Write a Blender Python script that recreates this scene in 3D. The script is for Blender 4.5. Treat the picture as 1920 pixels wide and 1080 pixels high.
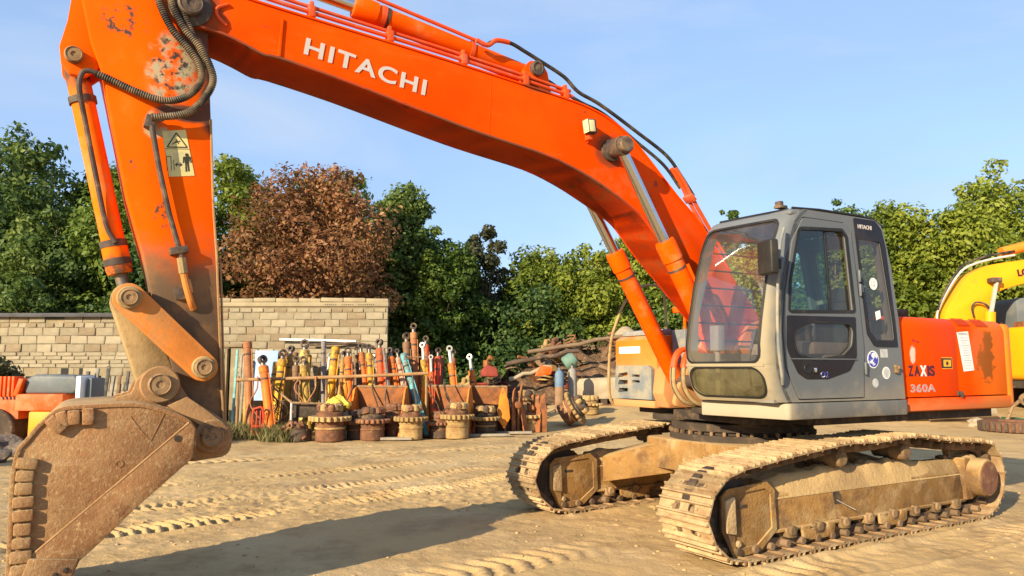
import bpy, bmesh, math, random
import numpy as np
from mathutils import Vector, Matrix, Quaternion

for o in list(bpy.data.objects):
    bpy.data.objects.remove(o)
R = math.radians
scene = bpy.context.scene
COL = scene.collection
random.seed(7)
RNG = np.random.default_rng(11)

# ------------------------------------------------------------------ camera
cam_data = bpy.data.cameras.new('camera')
cam = bpy.data.objects.new('camera', cam_data)
COL.objects.link(cam)
cam.location = (0.0, 0.0, 1.65)                      # eye height of a standing person
cam.rotation_euler = (R(90 + 6.13), 0, 0)            # tilted slightly up
cam_data.sensor_width = 36.0
cam_data.lens = 1396.0 / 1920.0 * 36.0
cam_data.clip_start = 0.1
cam_data.clip_end = 3000
scene.camera = cam

# ------------------------------------------------------------------ sky and sun
SUN_EL = R(21.0)
SUN_TO = Vector((-0.62, -0.78, 0.0)).normalized()    # horizontal direction towards the sun
world = bpy.data.worlds.new('World')
scene.world = world
world.use_nodes = True
wn, wl = world.node_tree.nodes, world.node_tree.links
wn.clear()
sky = wn.new('ShaderNodeTexSky')
sky.sky_type = 'NISHITA'
sky.sun_disc = False
sky.sun_elevation = SUN_EL
sky.sun_rotation = math.atan2(SUN_TO.x, SUN_TO.y)
sky.air_density = 1.0
sky.dust_density = 0.2
sky.ozone_density = 2.0
# thin, even high cloud veil over the whole sky
wtc = wn.new('ShaderNodeTexCoord')
wmap = wn.new('ShaderNodeMapping')
wmap.inputs['Scale'].default_value = (1.0, 1.0, 2.6)
wnoise = wn.new('ShaderNodeTexNoise')
wnoise.inputs['Scale'].default_value = 1.7
wnoise.inputs['Detail'].default_value = 6
wnoise.inputs['Roughness'].default_value = 0.5
wramp = wn.new('ShaderNodeMapRange')
wramp.inputs['From Min'].default_value = 0.50
wramp.inputs['From Max'].default_value = 0.85
wramp.inputs['To Min'].default_value = 0.62
wramp.inputs['To Max'].default_value = 0.85
wmix = wn.new('ShaderNodeMix'); wmix.data_type = 'RGBA'
wmix.inputs['B'].default_value = (1.42, 2.08, 3.35, 1)
wbg = wn.new('ShaderNodeBackground')
wbg.inputs['Strength'].default_value = 0.14
wout = wn.new('ShaderNodeOutputWorld')
wl.new(wtc.outputs['Generated'], wmap.inputs['Vector'])
wl.new(wmap.outputs['Vector'], wnoise.inputs['Vector'])
wl.new(wnoise.outputs['Fac'], wramp.inputs['Value'])
wl.new(wramp.outputs['Result'], wmix.inputs['Factor'])
wl.new(sky.outputs['Color'], wmix.inputs['A'])
wn2 = wn.new('ShaderNodeTexNoise'); wn2.inputs['Scale'].default_value = 2.3; wn2.inputs['Detail'].default_value = 8
wn2.inputs['Roughness'].default_value = 0.55; wn2.inputs['Distortion'].default_value = 0.5
wm2 = wn.new('ShaderNodeMapping'); wm2.inputs['Scale'].default_value = (1.0, 1.0, 3.4); wm2.inputs['Location'].default_value = (0.35, 1.9, 0.2)
wr2 = wn.new('ShaderNodeMapRange')
for k_, x_ in (('From Min', 0.50), ('From Max', 0.74), ('To Min', 0.0), ('To Max', 0.55)):
    wr2.inputs[k_].default_value = x_
wmix2 = wn.new('ShaderNodeMix'); wmix2.data_type = 'RGBA'
wmix2.inputs['B'].default_value = (2.35, 2.75, 3.35, 1)
wl.new(wtc.outputs['Generated'], wm2.inputs['Vector']); wl.new(wm2.outputs['Vector'], wn2.inputs['Vector'])
wl.new(wn2.outputs['Fac'], wr2.inputs['Value']); wl.new(wr2.outputs['Result'], wmix2.inputs['Factor'])
wl.new(wmix.outputs['Result'], wmix2.inputs['A'])
wl.new(wmix2.outputs['Result'], wbg.inputs['Color'])
wl.new(wbg.outputs['Background'], wout.inputs['Surface'])

sun_data = bpy.data.lights.new('sun', 'SUN')
sun_data.energy = 5.0
sun_data.angle = R(0.5)
sun_data.color = (1.0, 0.85, 0.60)
sun = bpy.data.objects.new('sun', sun_data)
COL.objects.link(sun)
sdir = Vector((SUN_TO.x * math.cos(SUN_EL), SUN_TO.y * math.cos(SUN_EL), math.sin(SUN_EL)))
sun.rotation_euler = sdir.to_track_quat('Z', 'Y').to_euler()
sun.location = (-20, -25, 20)

scene.view_settings.view_transform = 'Standard'
scene.view_settings.look = 'None'
scene.view_settings.gamma = 1.0
scene.view_settings.exposure = 1.0

# ------------------------------------------------------------------ materials
MATS = {}

def pmat(name, base, rough=0.6, metal=0.0, var=None, layers=(), bump=None, spec=None, coat=0.0, each=0.0):
    """Principled material: base colour with tonal variation, then layers of
    dirt / rust / worn paint, each with its own procedural mask."""
    m = bpy.data.materials.new(name)
    m.use_nodes = True
    nt = m.node_tree
    n, l = nt.nodes, nt.links
    bs = n['Principled BSDF']
    tc = n.new('ShaderNodeTexCoord')
    co = tc.outputs['Object']

    def noise(scale, detail=5, rough_=0.6, stretch=None, off=0.0):
        t = n.new('ShaderNodeTexNoise')
        t.inputs['Scale'].default_value = scale
        t.inputs['Detail'].default_value = detail
        t.inputs['Roughness'].default_value = rough_
        mp = n.new('ShaderNodeMapping')
        if stretch:
            mp.inputs['Scale'].default_value = stretch
        mp.inputs['Location'].default_value = (off, off * 1.7, off * 0.6)
        l.new(co, mp.inputs['Vector'])
        l.new(mp.outputs['Vector'], t.inputs['Vector'])
        return t.outputs['Fac']

    def ramp(v, a, b, lo=0.0, hi=1.0):
        r = n.new('ShaderNodeMapRange')
        r.interpolation_type = 'SMOOTHSTEP'
        for k, x in (('From Min', a), ('From Max', b), ('To Min', lo), ('To Max', hi)):
            r.inputs[k].default_value = x
        l.new(v, r.inputs['Value'])
        return r.outputs['Result']

    def mth(op, a, b):
        q = n.new('ShaderNodeMath'); q.operation = op
        for i, x in enumerate((a, b)):
            if isinstance(x, (int, float)):
                q.inputs[i].default_value = x
            else:
                l.new(x, q.inputs[i])
        return q.outputs[0]

    def mixc(f, a, b, mode='MIX'):
        q = n.new('ShaderNodeMix'); q.data_type = 'RGBA'; q.blend_type = mode
        for k, x in (('Factor', f), ('A', a), ('B', b)):
            if isinstance(x, (int, float)):
                q.inputs[k].default_value = x
            elif isinstance(x, tuple):
                q.inputs[k].default_value = (*x, 1)
            else:
                l.new(x, q.inputs[k])
        return q.outputs['Result']

    col = tuple(base)
    rgh = rough
    if var:
        f = noise(var[0], 4)
        v = ramp(f, 0.25, 0.75, 1 - var[1], 1 + var[1])
        cmb = n.new('ShaderNodeCombineColor')
        for k in range(3):
            l.new(v, cmb.inputs[k])
        col = mixc(1.0, col, cmb.outputs['Color'], 'MULTIPLY')
    if each:                                          # every piece its own shade
        oi = n.new('ShaderNodeObjectInfo')
        v = ramp(oi.outputs['Random'], 0.0, 1.0, 1 - each, 1 + each)
        cmb = n.new('ShaderNodeCombineColor')
        for k in range(3):
            l.new(v, cmb.inputs[k])
        col = mixc(1.0, col, cmb.outputs['Color'], 'MULTIPLY')
    for i, ly in enumerate(layers):
        mask = None
        if 'noise' in ly:
            sc, lo, hi = ly['noise']
            mask = ramp(noise(sc, 6, ly.get('nr', 0.65), ly.get('stretch'), 3.1 * i + 1), lo, hi)
        if 'grad' in ly:
            ax, a, b = ly['grad']
            sx = n.new('ShaderNodeSeparateXYZ')
            l.new(co, sx.inputs[0])
            g = sx.outputs['XYZ'.index(ax)]
            g = mth('ADD', g, mth('MULTIPLY', mth('SUBTRACT', noise(ly.get('gs', 3.0), 5, 0.6, None, 7.7), 0.5), ly.get('gn', 0.5)))
            g = ramp(g, min(a, b), max(a, b)) if b > a else ramp(g, b, a, 1.0, 0.0)
            mask = g if mask is None else mth('MULTIPLY', mask, g)
        if 'blobs' in ly:
            acc = None
            nz = mth('MULTIPLY', mth('SUBTRACT', noise(ly.get('bs', 9.0), 5, 0.65, None, 5.0), 0.5), ly.get('bn', 0.5))
            for (bx, by, bz, rx, ry, rz) in ly['blobs']:
                mp = n.new('ShaderNodeMapping')
                mp.vector_type = 'TEXTURE'
                mp.inputs['Location'].default_value = (bx, by, bz)
                mp.inputs['Scale'].default_value = (rx, ry, rz)
                l.new(co, mp.inputs['Vector'])
                ln = n.new('ShaderNodeVectorMath'); ln.operation = 'LENGTH'
                l.new(mp.outputs['Vector'], ln.inputs[0])
                d = ramp(mth('ADD', ln.outputs['Value'], nz), 0.75, 1.1, 1.0, 0.0)
                acc = d if acc is None else mth('MAXIMUM', acc, d)
            mask = acc if mask is None else mth('MULTIPLY', mask, acc)
        if 'up' in ly:                                # dust that settles on upward faces
            ge = n.new('ShaderNodeNewGeometry')
            sx = n.new('ShaderNodeSeparateXYZ')
            l.new(ge.outputs['Normal'], sx.inputs[0])
            u = ramp(sx.outputs[2], ly['up'][0], ly['up'][1])
            mask = u if mask is None else mth('MULTIPLY', mask, u)
        mask = mth('MULTIPLY', mask, ly.get('amt', 1.0))
        col = mixc(mask, col, tuple(ly['col']))
        if 'rough' in ly:
            q = n.new('ShaderNodeMix'); q.data_type = 'FLOAT'
            l.new(mask, q.inputs['Factor'])
            if isinstance(rgh, float):
                q.inputs['A'].default_value = rgh
            else:
                l.new(rgh, q.inputs['A'])
            q.inputs['B'].default_value = ly['rough']
            rgh = q.outputs['Result']
    if isinstance(col, tuple):
        bs.inputs['Base Color'].default_value = (*col, 1)
    else:
        l.new(col, bs.inputs['Base Color'])
    if isinstance(rgh, (int, float)):
        bs.inputs['Roughness'].default_value = rgh
    else:
        l.new(rgh, bs.inputs['Roughness'])
    bs.inputs['Metallic'].default_value = metal
    bs.inputs['Specular IOR Level'].default_value = 0.22 if spec is None else spec
    bs.inputs['Coat Weight'].default_value = 0.0
    if bump:
        bp = n.new('ShaderNodeBump')
        bp.inputs['Strength'].default_value = bump[1]
        bp.inputs['Distance'].default_value = bump[2] if len(bump) > 2 else 0.02
        l.new(noise(bump[0], 8, 0.65), bp.inputs['Height'])
        l.new(bp.outputs['Normal'], bs.inputs['Normal'])
    MATS[name] = m
    return m

MUD = (0.30, 0.185, 0.085)
SAND = (0.43, 0.29, 0.135)
RUST = (0.17, 0.062, 0.022)
GREASE = (0.045, 0.034, 0.026)
ORG = (0.80, 0.060, 0.0005)

def glass(name, tint=(0.9, 0.95, 0.93), gloss=0.10, dust=0.0, dustcol=(0.45, 0.36, 0.22), dust_scale=3.0, grad=None):
    m = bpy.data.materials.new(name)
    m.use_nodes = True
    n, l = m.node_tree.nodes, m.node_tree.links
    n.clear()
    out = n.new('ShaderNodeOutputMaterial')
    tr = n.new('ShaderNodeBsdfTransparent'); tr.inputs[0].default_value = (*tint, 1)
    gl = n.new('ShaderNodeBsdfGlossy'); gl.inputs['Roughness'].default_value = 0.03
    lw = n.new('ShaderNodeLayerWeight'); lw.inputs['Blend'].default_value = 0.5
    pw = n.new('ShaderNodeMath'); pw.operation = 'POWER'; pw.inputs[1].default_value = 4.0
    l.new(lw.outputs['Facing'], pw.inputs[0])
    ad = n.new('ShaderNodeMath'); ad.operation = 'MULTIPLY_ADD'; ad.inputs[1].default_value = 0.85; ad.inputs[2].default_value = gloss
    ad.use_clamp = True
    l.new(pw.outputs[0], ad.inputs[0])
    mx = n.new('ShaderNodeMixShader')
    l.new(ad.outputs[0], mx.inputs[0]); l.new(tr.outputs[0], mx.inputs[1]); l.new(gl.outputs[0], mx.inputs[2])
    last = mx.outputs[0]
    if dust > 0:
        df = n.new('ShaderNodeBsdfDiffuse'); df.inputs[0].default_value = (*dustcol, 1)
        tc = n.new('ShaderNodeTexCoord')
        mp = n.new('ShaderNodeMapping'); mp.inputs['Scale'].default_value = (1, 1, 0.35)
        nz = n.new('ShaderNodeTexNoise'); nz.inputs['Scale'].default_value = dust_scale; nz.inputs['Detail'].default_value = 7
        nz.inputs['Roughness'].default_value = 0.7
        l.new(tc.outputs['Object'], mp.inputs[0]); l.new(mp.outputs[0], nz.inputs['Vector'])
        r = n.new('ShaderNodeMapRange')
        for k, x in (('From Min', 0.28), ('From Max', 0.78), ('To Min', dust * 0.25), ('To Max', min(1.0, dust * 1.6))):
            r.inputs[k].default_value = x
        l.new(nz.outputs['Fac'], r.inputs['Value'])
        fac = r.outputs[0]
        if grad:
            sx = n.new('ShaderNodeSeparateXYZ'); l.new(tc.outputs['Object'], sx.inputs[0])
            g = n.new('ShaderNodeMapRange'); g.interpolation_type = 'SMOOTHSTEP'
            for k, x in (('From Min', grad[0]), ('From Max', grad[1]), ('To Min', 1.0), ('To Max', grad[2])):
                g.inputs[k].default_value = x
            l.new(sx.outputs[2], g.inputs['Value'])
            mm = n.new('ShaderNodeMath'); mm.operation = 'MULTIPLY'
            l.new(fac, mm.inputs[0]); l.new(g.outputs[0], mm.inputs[1]); fac = mm.outputs[0]
        m2 = n.new('ShaderNodeMixShader')
        l.new(fac, m2.inputs[0]); l.new(last, m2.inputs[1]); l.new(df.outputs[0], m2.inputs[2])
        last = m2.outputs[0]
    l.new(last, out.inputs['Surface'])
    MATS[name] = m
    return m

# paint of the large excavator (object coordinates are machine coordinates)
pmat('boom_orange', ORG, 0.42, spec=0.03, var=(1.3, 0.07), layers=[
    dict(col=(0.82, 0.088, 0.001), noise=(0.9, 0.42, 0.66), amt=0.7),
    dict(col=(0.50, 0.15, 0.03), noise=(3.0, 0.55, 0.78), stretch=(0.5, 1, 1.6), amt=0.35, rough=0.75),
    dict(col=(0.05, 0.035, 0.028), noise=(11, 0.68, 0.73), stretch=(0.5, 1, 1.5), amt=0.7, rough=0.8),
    dict(col=(0.16, 0.055, 0.02), noise=(26, 0.70, 0.76), amt=0.55, rough=0.8),
    dict(col=(0.055, 0.04, 0.03), noise=(7, 0.45, 0.62), blobs=[(1.42, 0.27, 3.46, .10, .2, .26), (1.62, 0.27, 3.62, .08, .2, .08)], bn=0.9),
    dict(col=(0.10, 0.045, 0.022), blobs=[(1.955, 0.27, 3.885, .21, .3, .19), (5.96, 0.27, 4.42, .26, .3, .22), (2.80, 0.2, 4.42, .22, .3, .07)], bn=0.6, bs=6, amt=0.75, rough=0.6),
    dict(col=(0.35, 0.11, 0.035), noise=(4, 0.35, 0.65), blobs=[(1.9, 0.2, 3.55, .5, .5, .16), (1.2, 0.0, 2.9, .35, .6, .35)], amt=0.7, rough=0.8),
], bump=(60, 0.05, 0.004), coat=0.15)
pmat('boom_underside', ORG, 0.6, spec=0.03, var=(2, 0.15), layers=[
    dict(col=(0.13, 0.060, 0.035), noise=(1.6, 0.25, 0.55), stretch=(0.35, 1.0, 1.0), amt=0.9, rough=0.85),  # grime, laid on thick so the underside's shade is painted in too
    dict(col=(0.035, 0.028, 0.024), noise=(6, 0.54, 0.66), stretch=(0.5, 1.2, 1), amt=0.9, rough=0.8),
    dict(col=ORG, noise=(4, 0.3, 0.5), grad=('X', 2.1, 1.2), amt=0.8),
], bump=(40, 0.2, 0.006))
pmat('arm_orange', (0.82, 0.098, 0.001), 0.45, spec=0.03, var=(1.5, 0.08), layers=[
    dict(col=(0.72, 0.20, 0.03), noise=(2.0, 0.5, 0.75), amt=0.45, rough=0.6),
    dict(col=(0.21, 0.118, 0.06), grad=('Z', 2.72, 2.28), gn=0.6, gs=4.0, rough=0.9),
    dict(col=(0.11, 0.075, 0.05), noise=(4, 0.42, 0.58), grad=('Z', 2.62, 2.1), rough=0.9, amt=0.8),
    dict(col=(0.075, 0.055, 0.045), blobs=[(5.80, 0, 4.25, .30, .6, .42), (5.78, 0, 3.72, .13, .6, .28), (5.98, 0.2, 3.62, .24, .3, .07)], bn=0.35, rough=0.8, amt=0.93),
    dict(col=(0.40, 0.33, 0.20), noise=(9, 0.42, 0.58), blobs=[(6.10, .2, 3.95, .19, .3, .30), (6.20, .2, 3.50, .09, .3, .12)], bn=0.6, rough=0.85),
    dict(col=(0.06, 0.05, 0.04), noise=(16, 0.50, 0.60), blobs=[(6.10, .2, 3.98, .16, .3, .26), (6.45, .2, 4.27, .16, .3, .14), (6.12, .2, 2.80, .06, .2, .12), (6.33, .2, 3.16, .04, .2, .05)], bn=0.7, rough=0.8),
    dict(col=(0.12, 0.05, 0.02), noise=(30, 0.69, 0.74), amt=0.7, rough=0.8),
], bump=(55, 0.10, 0.005))
pmat('cylinder_orange', (0.80, 0.088, 0.001), 0.42, spec=0.03, var=(2, 0.1), layers=[
    dict(col=(0.50, 0.25, 0.09), noise=(3, 0.52, 0.72), amt=0.5, rough=0.8),
    dict(col=(0.12, 0.05, 0.02), noise=(28, 0.68, 0.74), amt=0.7)], coat=0.1)
pmat('bucket_cylinder_orange', (0.78, 0.15, 0.006), 0.5, spec=0.03, var=(3, 0.12), layers=[
    dict(col=(0.48, 0.27, 0.11), noise=(3.0, 0.45, 0.70), amt=0.7, rough=0.85),
    dict(col=(0.11, 0.07, 0.045), noise=(6, 0.42, 0.60), grad=('Z', 2.62, 2.40), rough=0.9),
    dict(col=(0.10, 0.065, 0.045), noise=(6, 0.40, 0.55), grad=('Z', 3.68, 3.82), rough=0.9),
    dict(col=(0.12, 0.05, 0.02), noise=(28, 0.68, 0.74), amt=0.7)])
pmat('engine_orange', (0.80, 0.058, 0.0005), 0.40, spec=0.03, var=(0.9, 0.06), layers=[
    dict(col=(0.78, 0.17, 0.01), grad=('X', -2.0, -2.5), gn=0.3, amt=0.75),
    dict(col=(0.42, 0.11, 0.04), blobs=[(-2.30, 1.5, 1.86, .22, .3, .24)], bn=0.5, amt=0.55, rough=0.7),
    dict(col=(0.30, 0.085, 0.018), blobs=[(-2.40, 1.5, 1.70, .17, .3, .22), (-2.46, 1.5, 1.95, .10, .3, .12)], bn=2.6, bs=8, rough=0.85),
    dict(col=(0.55, 0.50, 0.42), blobs=[(-1.03, 1.5, 1.79, .05, .2, .10)], bn=1.8, amt=0.8),
    dict(col=(0.33, 0.18, 0.07), grad=('Z', 1.36, 1.22), gn=0.16, gs=6, amt=0.6, rough=0.85),
    dict(col=(0.14, 0.05, 0.02), noise=(24, 0.69, 0.75), amt=0.7)], coat=0.2)
pmat('counterweight_orange', (0.78, 0.15, 0.008), 0.5, var=(1.4, 0.08), layers=[
    dict(col=(0.30, 0.17, 0.07), noise=(7, 0.52, 0.68), amt=0.7, rough=0.85),
    dict(col=(0.40, 0.20, 0.07), grad=('Z', 1.45, 1.20), gn=0.3, amt=0.6)])
pmat('dusty_orange', (0.70, 0.16, 0.012), 0.55, var=(2.5, 0.12), layers=[
    dict(col=(0.42, 0.25, 0.11), grad=('Z', 2.0, 1.3), gn=0.5, gs=5, amt=0.75, rough=0.9),
    dict(col=SAND, up=(0.4, 0.9), noise=(6, 0.3, 0.6), amt=0.7)])
pmat('pipe_orange', (0.66, 0.075, 0.012), 0.45, var=(3, 0.12), layers=[
    dict(col=(0.45, 0.20, 0.14), noise=(5, 0.5, 0.7), amt=0.4)])
pmat('cab_grey', (0.128, 0.136, 0.140), 0.42, var=(1.5, 0.07), layers=[
    dict(col=(0.31, 0.245, 0.14), grad=('X', 0.95, 1.20), gn=0.22, gs=5, amt=0.85, rough=0.85),
    dict(col=(0.36, 0.27, 0.14), grad=('Z', 1.60, 1.28), gn=0.5, gs=4, amt=0.35, rough=0.85),
    dict(col=(0.30, 0.30, 0.27), noise=(5, 0.58, 0.75), amt=0.35),
    dict(col=(0.07, 0.06, 0.05), noise=(30, 0.71, 0.75), amt=0.6)], coat=0.1)
pmat('door_grey', (0.112, 0.120, 0.125), 0.40, var=(1.2, 0.06), layers=[
    dict(col=(0.26, 0.25, 0.22), noise=(4, 0.55, 0.75), amt=0.35),
    dict(col=(0.33, 0.27, 0.17), grad=('Z', 1.55, 1.32), gn=0.4, gs=4, amt=0.3),
    dict(col=(0.36, 0.37, 0.36), noise=(26, 0.70, 0.74), amt=0.6)], coat=0.1)
pmat('skirt_grey', (0.125, 0.122, 0.112), 0.55, var=(2, 0.08), layers=[
    dict(col=(0.37, 0.31, 0.21), grad=('X', 0.80, 0.98), gn=0.1, amt=0.9, rough=0.9),
    dict(col=(0.30, 0.24, 0.15), noise=(4, 0.45, 0.7), amt=0.5)])
pmat('black_trim', (0.018, 0.017, 0.017), 0.45, var=(3, 0.2), layers=[
    dict(col=(0.12, 0.10, 0.075), noise=(4, 0.5, 0.8), amt=0.3)])
pmat('gloss_black', (0.014, 0.010, 0.011), 0.18, layers=[dict(col=(0.10, 0.08, 0.06), noise=(3, 0.5, 0.85), amt=0.25, rough=0.6)])
pmat('rubber_hose', (0.022, 0.021, 0.021), 0.6, layers=[dict(col=(0.20, 0.15, 0.09), noise=(6, 0.42, 0.7), amt=0.55, rough=0.9)])
pmat('mirror_black', (0.022, 0.020, 0.018), 0.5, var=(4, 0.2), layers=[dict(col=(0.14, 0.11, 0.07), noise=(3, 0.45, 0.85), amt=0.3)])
pmat('spiral_hose', (0.035, 0.030, 0.026), 0.55, layers=[dict(col=(0.26, 0.19, 0.11), noise=(5, 0.38, 0.66), amt=0.8, rough=0.9)])
pmat('chrome_rod', (0.62, 0.62, 0.62), 0.22, metal=1.0, layers=[dict(col=(0.20, 0.16, 0.12), noise=(5, 0.55, 0.75), amt=0.6, rough=0.6)])
pmat('dull_rod', (0.16, 0.14, 0.12), 0.45, metal=0.7, layers=[dict(col=(0.25, 0.17, 0.09), noise=(5, 0.5, 0.7), amt=0.7, rough=0.8)])
pmat('pin_steel', (0.24, 0.145, 0.07), 0.7, var=(9, 0.25), layers=[dict(col=(0.06, 0.045, 0.03), noise=(14, 0.5, 0.66), amt=0.8)], bump=(60, 0.3, 0.006))
pmat('greasy_steel', (0.07, 0.05, 0.04), 0.6, var=(5, 0.3), layers=[dict(col=(0.26, 0.17, 0.09), noise=(6, 0.48, 0.66), amt=0.6)], bump=(50, 0.3, 0.006))
pmat('bucket_steel', (0.255, 0.125, 0.052), 0.85, var=(1.6, 0.22), layers=[
    dict(col=(0.33, 0.205, 0.095), noise=(2.1, 0.42, 0.68), amt=0.75),
    dict(col=(0.155, 0.055, 0.022), noise=(5.5, 0.56, 0.74), amt=0.6),
    dict(col=(0.42, 0.29, 0.14), noise=(30, 0.53, 0.68), amt=0.7),
    dict(col=(0.11, 0.05, 0.022), noise=(22, 0.60, 0.72), amt=0.6),
    dict(col=(0.36, 0.22, 0.11), noise=(7, 0.58, 0.66), stretch=(0.35, 1, 2.2), amt=0.55),
    dict(col=(0.13, 0.075, 0.04), noise=(1.3, 0.54, 0.70), amt=0.6),
    dict(col=(0.40, 0.29, 0.15), up=(0.3, 0.9), noise=(4, 0.2, 0.6), amt=0.8)], bump=(40, 0.65, 0.016))
pmat('bucket_edge', (0.30, 0.165, 0.072), 0.85, var=(3, 0.2), layers=[
    dict(col=(0.40, 0.26, 0.12), noise=(4, 0.45, 0.7), amt=0.7),
    dict(col=(0.13, 0.05, 0.022), noise=(9, 0.58, 0.72), amt=0.6)], bump=(40, 0.45, 0.010))
pmat('link_orange', (0.56, 0.185, 0.035), 0.75, var=(3, 0.15), layers=[
    dict(col=(0.38, 0.20, 0.075), noise=(4, 0.45, 0.68), amt=0.8, rough=0.9),
    dict(col=(0.10, 0.045, 0.02), noise=(16, 0.66, 0.72), amt=0.8)], bump=(40, 0.25, 0.008))
pmat('link_mud', (0.34, 0.23, 0.105), 0.9, var=(4, 0.2), layers=[
    dict(col=(0.20, 0.11, 0.05), noise=(6, 0.5, 0.7), amt=0.7)], bump=(35, 0.5, 0.010))
pmat('track_mud', (0.36, 0.245, 0.125), 0.92, each=0.28, var=(5, 0.22), layers=[
    dict(col=(0.235, 0.125, 0.055), noise=(4, 0.48, 0.68), amt=0.75),
    dict(col=(0.46, 0.33, 0.17), noise=(9, 0.5, 0.7), amt=0.7),
    dict(col=(0.10, 0.06, 0.035), noise=(15, 0.60, 0.72), amt=0.75),
    dict(col=(0.075, 0.05, 0.035), noise=(2.6, 0.60, 0.70), amt=0.6)], bump=(34, 0.8, 0.02))
pmat('frame_mud', (0.27, 0.145, 0.045), 0.92, var=(2.4, 0.22), layers=[
    dict(col=(0.40, 0.27, 0.125), noise=(3.2, 0.44, 0.66), amt=0.85),
    dict(col=(0.15, 0.070, 0.032), noise=(5, 0.54, 0.70), amt=0.75),
    dict(col=(0.09, 0.045, 0.022), noise=(34, 0.56, 0.72), amt=0.6),
    dict(col=(0.10, 0.055, 0.030), noise=(1.7, 0.50, 0.66), amt=0.75),
    dict(col=SAND, up=(0.25, 0.8), noise=(3, 0.2, 0.5), amt=0.9)], bump=(40, 0.65, 0.016))
pmat('underbody_dark', (0.05, 0.036, 0.026), 0.85, var=(4, 0.25), layers=[dict(col=(0.22, 0.14, 0.07), noise=(5, 0.5, 0.7), amt=0.5)], bump=(30, 0.4, 0.01))
pmat('roller_steel', (0.23, 0.145, 0.07), 0.9, each=0.3, var=(6, 0.3), layers=[dict(col=(0.10, 0.06, 0.035), noise=(8, 0.48, 0.64), amt=0.7)], bump=(40, 0.5, 0.01))
pmat('chain_dark', (0.16, 0.10, 0.055), 0.9, each=0.4, var=(8, 0.3), bump=(40, 0.5, 0.01))
pmat('seat_fabric', (0.035, 0.033, 0.035), 0.9, var=(8, 0.2))
pmat('cab_interior', (0.20, 0.17, 0.14), 0.8, var=(4, 0.2))
pmat('decal_cream', (0.62, 0.52, 0.22), 0.7, var=(8, 0.1), layers=[dict(col=(0.38, 0.36, 0.22), noise=(7, 0.45, 0.65), amt=0.6)])
pmat('decal_ink', (0.035, 0.03, 0.022), 0.7)
pmat('letter_white', (0.50, 0.45, 0.42), 0.6, layers=[dict(col=(0.60, 0.30, 0.18), noise=(12, 0.58, 0.72), amt=0.6)])
pmat('letter_maroon', (0.07, 0.012, 0.022), 0.5)
pmat('letter_grey', (0.36, 0.30, 0.30), 0.6, var=(12, 0.2), layers=[dict(col=(0.62, 0.12, 0.03), noise=(16, 0.52, 0.66), amt=0.6)])
pmat('sticker_white', (0.72, 0.72, 0.68), 0.55, var=(20, 0.06))
pmat('sticker_blue', (0.05, 0.06, 0.34), 0.5, layers=[dict(col=(0.66, 0.66, 0.70), noise=(22, 0.52, 0.58))])
pmat('sticker_grey', (0.42, 0.42, 0.40), 0.6, var=(14, 0.2))
pmat('sticker_yellow', (0.75, 0.36, 0.03), 0.5, var=(10, 0.1))
pmat('lamp_lens', (0.62, 0.52, 0.28), 0.2, var=(9, 0.15))
pmat('anti_slip', (0.26, 0.25, 0.23), 0.85, var=(20, 0.15))
pmat('step_plastic', (0.15, 0.165, 0.17), 0.7, var=(3, 0.12), layers=[dict(col=(0.36, 0.29, 0.18), noise=(4, 0.40, 0.66), amt=0.7)], bump=(30, 0.3, 0.006))
glass('windscreen', (0.90, 0.90, 0.91), 0.13, dust=0.09, dustcol=(0.40, 0.38, 0.36), dust_scale=2.2)
glass('lower_screen', (0.62, 0.60, 0.40), 0.05, dust=0.36, dustcol=(0.26, 0.215, 0.11), dust_scale=5.0)
glass('green_glass', (0.34, 0.60, 0.55), 0.075)
glass('smoke_glass', (0.60, 0.56, 0.53), 0.07, dust=0.07, dustcol=(0.30, 0.24, 0.17), dust_scale=4.0)
glass('clear_glass', (0.93, 0.95, 0.93), 0.05)

# ------------------------------------------------------------------ mesh helpers
def V(*a):
    return Vector(a)

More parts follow.
